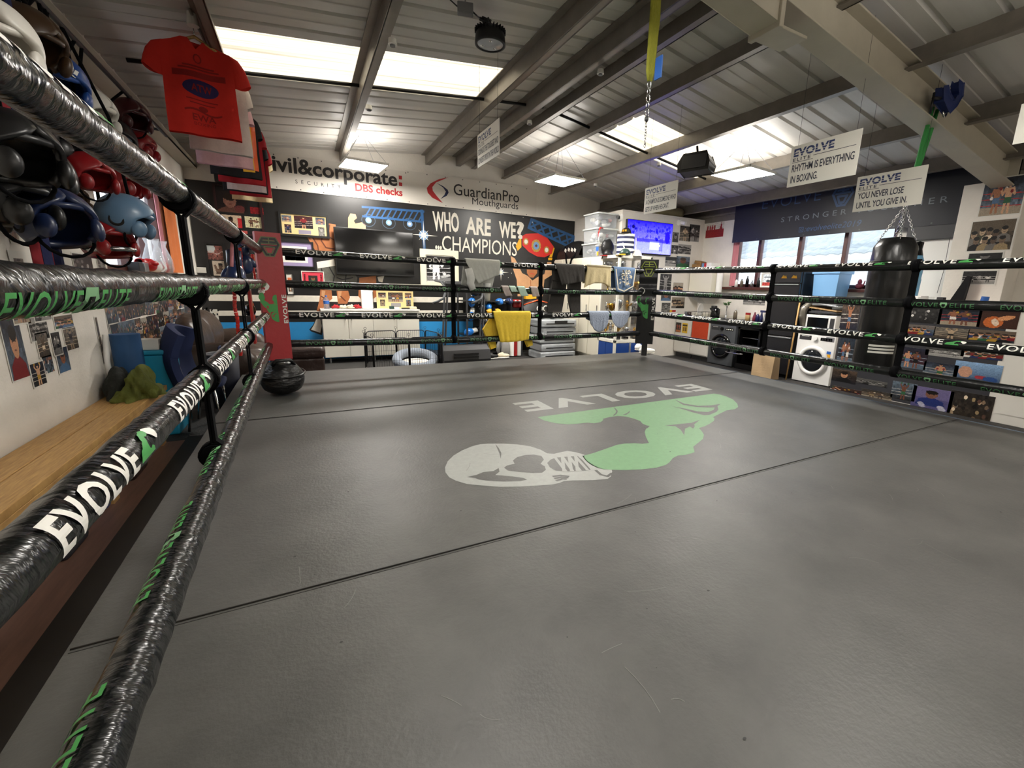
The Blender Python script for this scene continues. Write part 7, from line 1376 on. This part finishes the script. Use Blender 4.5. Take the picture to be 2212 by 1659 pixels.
# ------------------------------------------------------------------ hanging headguards between the ropes and the left wall
t = thing('hanging_rail', 'dark steel hanging rail for headguards above the left ropes', 'rail', (-.82, 2.6, 2.1)); g = G('dark_grey'); g.tube([(-1.07, .6, 2.4), (-1.07, 6.0, 2.4)], .014, 8); g.build('tube', t)
for y in (.8, 3.2, 5.8): g = G('dark_grey'); g.tube([(-1.07, y, 2.4), (XL, y, 2.42)], .012, 7); g.build('bracket', t)
for nm, c in (('guard_white', '#c9c5bc'), ('guard_navy', '#14203f'), ('guard_blue', '#1b3d7c'), ('guard_black', '#0f0f10'), ('guard_red', '#7d1216'), ('guard_maroon', '#35090c'), ('guard_steel', '#56728c'), ('guard_brown', '#3c2a1a')): mat(nm, c, rough=.38, coat=.08)
mat('lining', '#15120f', rough=.9)
def headguard(c, face, tilt, s, m, label, strap=True, mark=None, bar=False):
    """boxing headguard: shell with face opening, cheek pads, ear rings, chin strap and hanging strap; s = width"""
    c = V(c); Rz = M.Rotation(face, 3, 'Z') @ M.Rotation(tilt, 3, 'X'); t = thing('headguard', label, 'headguard', c, 0, 'headguards hanging by the left wall'); r = s/2
    def sh(k):
        def f(u, w):
            lo = -.75; p = lo+(PI/2-lo)*w; half = .95*max(0, 1-max(0, (p-.05)/.45)) if p < .5 else 0; half = max(0, half)
            a = -PI/2+half+(2*PI-2*half)*u; q = V((math.cos(p)*math.cos(a), math.cos(p)*math.sin(a)*1.12, math.sin(p)*1.08)); return c+Rz @ (q*r*k)
        return f
    g = G(m); g.smooth = True; g.ring(sh(1.0), 30, 16); g.smooth = False; g.build('shell', t, solid=.03*s/.25)
    for d in (-1, 1):
        g = G(m); g.ball(c+Rz @ V((d*r*.72, -r*.82, -r*.42)), (r*.2, r*.34, r*.42), 14, 10, Rz @ M.Rotation(d*-.5, 3, 'Z')); g.build('cheek_pad', t)
        g = G('lining'); g.torus(c+Rz @ V((d*r*1.02, .0, -r*.2)), r*.27, r*.07, Rz @ M.Rotation(PI/2, 3, 'Y'), 18, 7); g.build('ear_ring', t)
    g = G(m); g.tube([c+Rz @ V((r*.8*math.cos(a), -r*1.0*abs(math.sin(a))-.0, r*.42+.1*r*math.sin(a))) for a in [PI+i*PI/10 for i in range(11)]], r*.12, 8); g.build('brow_pad', t)
    g = G('black_webbing'); g.tube([c+Rz @ V((r*.8*math.cos(a), -r*.3, -r*.6+r*.75*math.sin(a))) for a in [PI+i*PI/8 for i in range(9)]], r*.06, 6); g.build('chin_strap', t)
    if strap: g = G('black_webbing'); top = c+Rz @ V((0, 0, r*1.05)); g.tube([top, (c.x, c.y, (top.z+2.4)/2) if top.z < 2.35 else top+V((0, 0, .02)), (-1.07, c.y, max(2.39, top.z+.03))], .009, 6); g.build('hanging_strap', t)
    if mark:
        g = G('print_white')
        for k in range(3): g.box(c+Rz @ V(((k-1)*r*.22, -r*1.06+abs(k-1)*r*.04, r*.42+.02)), (r*.13, .012, r*.3), ax=Rz @ M.Rotation(.35, 3, 'Y'))
        g.build('stripe_mark', t)
    if bar: g = G('chrome'); g.tube([c+Rz @ V((r*.95*math.cos(a), -r*1.15*abs(math.sin(a))-.01, -r*.5)) for a in [PI+i*PI/10 for i in range(11)]], r*.13, 8); g.build('face_bar', t)
    return t
def hp(px, py, X): return onX(px, py, X)
HG = [(30, 265, -.95, .28, 'guard_black', .3, .1, 'black headguard nearest the camera under the top rope'), (120, 430, -.99, .26, 'guard_brown', 1.2, 0, 'brown headguard in the dark above the navy one'), (8, 430, -.85, .27, 'guard_black', 1.3, 0, 'black headguard lowest at the far left edge'), (-22, 85, -.72, .24, 'guard_white', .6, .2, 'glossy white headguard at the far left above the top rope'), (58, 84, -.82, .24, 'guard_brown', 1.2, .3, 'dark brown headguard with pale rim behind the white one'), (118, 174, -.82, .24, 'guard_blue', .7, .35, 'blue headguard with white stripe mark above the top rope'), (190, 240, -.84, .24, 'guard_white', 1.3, .2, 'white headguard with black ear ring right of the blue one'),
 (282, 252, -.84, .22, 'guard_maroon', .8, .2, 'dark maroon headguard near the shirts above the top rope'), (300, 318, -.86, .21, 'guard_red', 1.4, 0, 'dull red headguard farthest along above the top rope'), (245, 300, -.9, .25, 'guard_black', .4, .2, 'black headguard between white and red ones on the rail'), (20, 330, -.75, .27, 'guard_black', 1.0, 0, 'black headguard at the far left below the top rope'), (80, 375, -.88, .26, 'guard_black', .5, -.1, 'black headguard with pale rim beside the leftmost one'),
 (100, 300, -.9, .25, 'guard_black', 1.5, .1, 'black headguard just under the top rope left of red ones'), (192, 378, -.78, .2, 'guard_red', .9, .1, 'dark red headguard reflecting the window below the top rope'), (122, 478, -.78, .26, 'guard_navy', .75, -.2, 'large navy headguard hanging low above the second rope'), (272, 470, -.72, .235, 'guard_steel', 1.5, .25, 'steel blue face guard hanging before the bright left window'), (232, 522, -.8, .23, 'guard_red', .8, -.1, 'bright red headguard with chrome bar below the steel blue guard'), (265, 395, -.92, .25, 'guard_red', 1.2, 0, 'red headguard behind the top rope near the first strap'), (60, 455, -.95, .26, 'guard_black', .4, .2, 'black headguard deepest in the dark at far left')]
for px, py, X, s, m, f, tl, l in HG: headguard(hp(px, py, X*1.3), f, tl, s, m, l, True, 'striped mark' if 'stripe' in l else None, 'chrome' in l)
for i, (px, m, X, z0, z1, l) in enumerate(((82, 'guard_red', -1.1, 1.0, 1.75, 'long red towel hanging at far left behind the headguards'), (104, 'banner_navy', -1.08, 1.0, 1.7, 'long navy towel hanging beside the red one'))):
    p = onX(px, 540, X); mm = cloth_mat('towel_'+m, {'guard_red': '#7d1c24', 'banner_navy': '#1a1f45'}[m]); g = G(mm); g.ring(lambda u, w: V((X+.02*math.sin(u*9), p.y-.07+.16*u, z0+(2.39-z0)*w)), 10, 6); g.smooth = False; tag(g.build('hanging_towel', solid=.008), l, 'towel')
# ------------------------------------------------------------------ shirts on hangers below the left purlin
def shirt(x, y, ztop, m, label, rz=0.0, k=1.0, prints=None, panel=None, sk=1.0):
    t = thing('hanging_shirt', label, 'shirt', (x, y, ztop-.7), rz, 'shirts hanging from the left purlin'); R = random.Random(label); ph = R.uniform(0, 6)
    Rz = M.Rotation(rz, 3, 'Z'); C = V((x, y, 0))
    def P(a, b, side=-1, lift=0): f = .014*math.sin(a*22+ph+b*3)+.01*math.sin(b*14+a*9); return C+Rz @ V((a*k, side*(.03+lift)+f*(1-.3*side), 0))+V((0, 0, ztop-b*k))
    body = [(-.09, .0), (-.22, .055), (-.23, .12), (-.225, .3), (-.235, .66), (0, .69), (.235, .68), (.225, .3), (.23, .12), (.22, .055), (.09, .0), (.05, .05), (0, .065), (-.05, .05)]
    half = lambda b: (.09+(.22-.09)*b/.055 if b < .055 else .225+.015*(b/.68))
    g = G(m); g.smooth = True
    for s in (-1, 1): g.ring(lambda u, w: P((u*2-1)*half(w*.68), (w*.68+(.065*(1-abs(u*2-1)*2) if abs(u*2-1) < .5 and s < 0 else 0)*(1-w)**8), s), 24, 26)
    for s in (-1, 1): g.ring(lambda u, w: P(s*half(w*.68), w*.68, u*2-1), 1, 26)
    g.smooth = False; g.build('body', t)
    for s in (-1, 1):
        g = G(m); g.smooth = True
        def sl(u, w):
            cx, cy = [(.185, .05), (.222, .09), (.25, .15), (.268, .21), (.28, .265)][round(w*4)]; hw = [.03, .055, .066, .07, .073][round(w*4)]; t_ = u*2*PI
            cx = .185+(cx-.185)*sk; a_, b_ = cx+hw*math.cos(t_)*.93, cy+hw*math.cos(t_)*-.30+(0.0); return P(s*a_, b_+.012*math.sin(t_*2+ph)*w, .9*math.sin(t_))
        g.ring(sl, 16, 4, cu=True); g.smooth = False; g.build('sleeve', t)
    g = G('pine'); g.tube([P(-.17, .05, 0), P(0, -.03, 0), P(.17, .05, 0)], .012, 6); g.m('chrome').tube([P(0, -.03, 0), P(0, -.09, 0), P(.02, -.12, 0), P(.03, -.09, 0)], .004, 5); g.build('hanger', t)
    if panel:
        for mm, a0, a1, b0, b1 in panel: g = G(mm); g.ring(lambda u, w: P(a0+(a1-a0)*u, b0+(b1-b0)*w, -1, .006), 8, 14); g.build('colour_panel', t)
    if prints: prints(t, P)
    return t
def red_print(t, P):
    g = G('shirt_ink'); F = lambda a, b: P(a, b, -1, .004); stroke(g, ell(0, .13, .022, .03, 12), .009, lambda x, y: F(x, y), True)
    for b, w, h in ((.18, .2, .012), (.2, .26, .012)): g.ring(lambda u, q: F(-w/2+w*u, b+h*q), 10, 1)
    g.ring(lambda u, q: F(-.17+.34*u, .225+.045*q), 14, 2)
    g.m('shirt_navy').ring(lambda u, q: F(.115*q*math.cos(2*PI*u), .345+.06*q*math.sin(2*PI*u)), 28, 4, cu=True); g.m('shirt_ink').text('ATW', lambda x, y: P(-.06+x, .37-y, -1, .007), .05, bold=.02, w=.13)
    for b, w in ((.425, .2), (.45, .16)): g.ring(lambda u, q: F(-w/2+w*u, b+.008*q), 8, 1)
    g.fill(ell(0, .487, .03, .02, 12), F); g.ring(lambda u, q: F(-.12+.24*u, .505+.014*q-.015*math.sin(u*6)), 14, 1)
    g.text('EWA', lambda x, y: P(-.075+x, .575-y, -1, .004), .045, bold=.02, w=.15); g.text('BOXING', lambda x, y: P(-.07+x, .61-y, -1, .004), .022, w=.14); g.build('chest_print', t)
cloth_mat('shirt_red', '#c8261a', 9, (8, .06)); mat('shirt_ink', '#8a1512', rough=.9); mat('shirt_navy', '#271a4a', rough=.9); cloth_mat('shirt_white', '#c3b9b4', 9); cloth_mat('shirt_pink', '#c39aa0', 9); cloth_mat('shirt_black', '#151316', 9); cloth_mat('shirt_yellow', '#d9a52e', 9); cloth_mat('shirt_cream', '#bfae86', 9); cloth_mat('shirt_dkred', '#a01620', 9)
SX = -.5
a = onY(428, 92, 4.85); shirt(a.x-.02, 4.85, a.z, 'shirt_red', 'bright orange red shirt with navy oval print, front of the row', .1, 1.0, red_print)
for i, (y, px, py, m, l, pan) in enumerate(((5.3, 470, 155, 'shirt_white', 'white shirt directly behind the orange red one', None), (5.75, 480, 200, 'shirt_pink', 'pale pink shirt third in the hanging row', None), (6.2, 506, 237, 'shirt_black', 'black shirt with yellow and orange front stripes in the row', [('shirt_yellow', .06, .17, .1, .62), ('glove_orange', .17, .21, .12, .6)]), (6.6, 520, 262, 'shirt_dkred', 'dark red shirt behind the black and yellow one', None), (7.0, 528, 290, 'shirt_black', 'black shirt with white hem band toward the back wall', [('shirt_white', -.2, .22, .56, .67)]), (7.35, 540, 305, 'shirt_dkred', 'deep red shirt second last in the hanging row', None), (7.7, 544, 322, 'shirt_cream', 'cream shirt last of the row by the back wall', None))):
    a = onY(px-10, py, y); shirt(a.x, y, a.z, m, l, .12+.06*(-1)**i, .97, None, pan, .35)
t = thing('shirt_rail', 'thin steel rail carrying the row of shirts', 'rail', (-.5, 6.3, 2.9))
a0 = onY(425, 62, 4.85); a1 = onY(545, 310, 7.7); g = G('steel'); g.tube([(a0.x, 4.6, a0.z+.02), (a1.x, 7.9, a1.z+.04)], .01, 8); g.build('tube', t)
for y in (4.7, 6.2, 7.8): f = (y-4.6)/3.3; p = V((a0.x+(a1.x-a0.x)*f, y, a0.z+.02+(a1.z-a0.z+.02)*f)); g = G('steel'); g.tube([p, (p.x, p.y, roofz(p.x)-.005)], .006, 6); g.build('drop_rod', t)
p = onY(414, 34, 4.7); g = G('glossy_white'); g.cyl((p.x, p.y, min(p.z, roofz(p.x)-.1)), (p.x, p.y, roofz(p.x)-.01), .04, .03, 16); tag(g.build('sensor'), 'round white sensor above the orange red shirt', 'sensor', 'sensors on the purlins')
# ------------------------------------------------------------------ kit hung on the left ropes by the red corner
def hang(px, py, X): return onX(px, py, X)
p = onX(508, 585, -.45); g = G('glove_navy'); glove(g, p, (0, -.25, -1), .3, 'glove_navy', 'glove_navy'); tag(g.build('boxing_glove'), 'navy boxing glove hanging from the top left rope', 'boxing glove', 'gloves hung on the left rope')
p = onX(528, 560, -.46); g = G('glove_navy'); glove(g, p, (0, .2, -1), .28, 'glove_navy', 'glove_navy'); tag(g.build('boxing_glove'), 'second navy glove hanging nearer the red corner pad', 'boxing glove', 'gloves hung on the left rope')
g = G('pink_cloth'); p = onX(496, 560, -.44); g.tube([(RL-.045, p.y, ZR[0]), (RL-.06, p.y, 1.25), (RL-.07, p.y-.03, 1.13)], .012, 6); tag(g.build('hand_wrap'), 'thin pink wrap hanging before the navy glove', 'hand wrap')
mat('bead_red', '#b8231c', rough=.4)
for i, (px, y0z, z0, l) in enumerate(((524, 0, .98, 'red beaded skipping rope hanging beside the navy gloves'), (549, 0, 1.0, 'red beaded skipping rope nearest the red corner pad'), (508, 1, .45, 'long red beaded skipping rope below the second left rope'))):
    p = onX(px, 590 if i < 2 else 660, -.46); zt = ZR[0]-.02 if i < 2 else ZR[1]-.03; t = thing('skipping_rope', l, 'skipping rope', (-.46, p.y, z0), 0, 'skipping ropes by the red corner'); g = G('bead_red'); n = int((zt-z0)/.03)
    for k in range(n): g.cyl((-.46+.004*math.sin(k), p.y+.006*math.sin(k*.7), zt-k*.03), (-.46+.004*math.sin(k+1), p.y+.006*math.sin(k*.7+.7), zt-k*.03-.027), .014, .011, 8)
    o = g.build('bead', t); o['kind'] = 'stuff'; g = G('black'); g.tube([(RL, p.y, zt+.03), (-.405, p.y, zt+.03), (-.46, p.y, zt)], .006, 5); g.build('cord', t)
p = onX(517, 680, -.5); g = G('glove_red'); g.bb((RL-.058, p.y-.05, .5), (RL-.038, p.y+.05, ZR[1]+.02)); tag(g.build('red_strap', bevel=.004), 'broad flat red strap hanging below the second left rope', 'strap')
p = onX(566, 640, -.46); mm = cloth_mat('mauve_cloth', '#8a6468'); g = G(mm); g.ring(lambda u, w: V((RL-.05+.008*math.sin(u*14), p.y-.06+.16*u, .62+.4*w)), 14, 6); tag(g.build('hanging_cloth', solid=.008), 'mauve cloth hanging behind the red corner pad', 'cloth')
p = onX(545, 590, -.52); g = G('chair_navy'); g.ring(lambda u, w: V((RL-.06+.01*math.sin(u*12), p.y-.08+.2*u, .72+.62*w)), 12, 6); tag(g.build('hanging_jersey', solid=.008), 'navy jersey hanging between the skipping ropes', 'jersey')
t = thing('goggles', 'black goggles with orange rim hanging by the red pad', 'goggles', (-.5, 5.2, .7)); p = onX(540, 670, -.47); g = G('black_gloss'); g.ball(p, (.05, .11, .06), 16, 10); g.build('lens', t); g = G('glove_orange'); g.torus(p+V((.02, 0, -.02)), .09, .012, M.Rotation(PI/2, 3, 'Y') @ M.Rotation(0, 3, 'Z'), 22, 6); g.build('rim', t); g = G('black'); g.tube([p+V((0, 0, .05)), p+V((0, 0, .3))], .008, 5); g.build('strap', t)
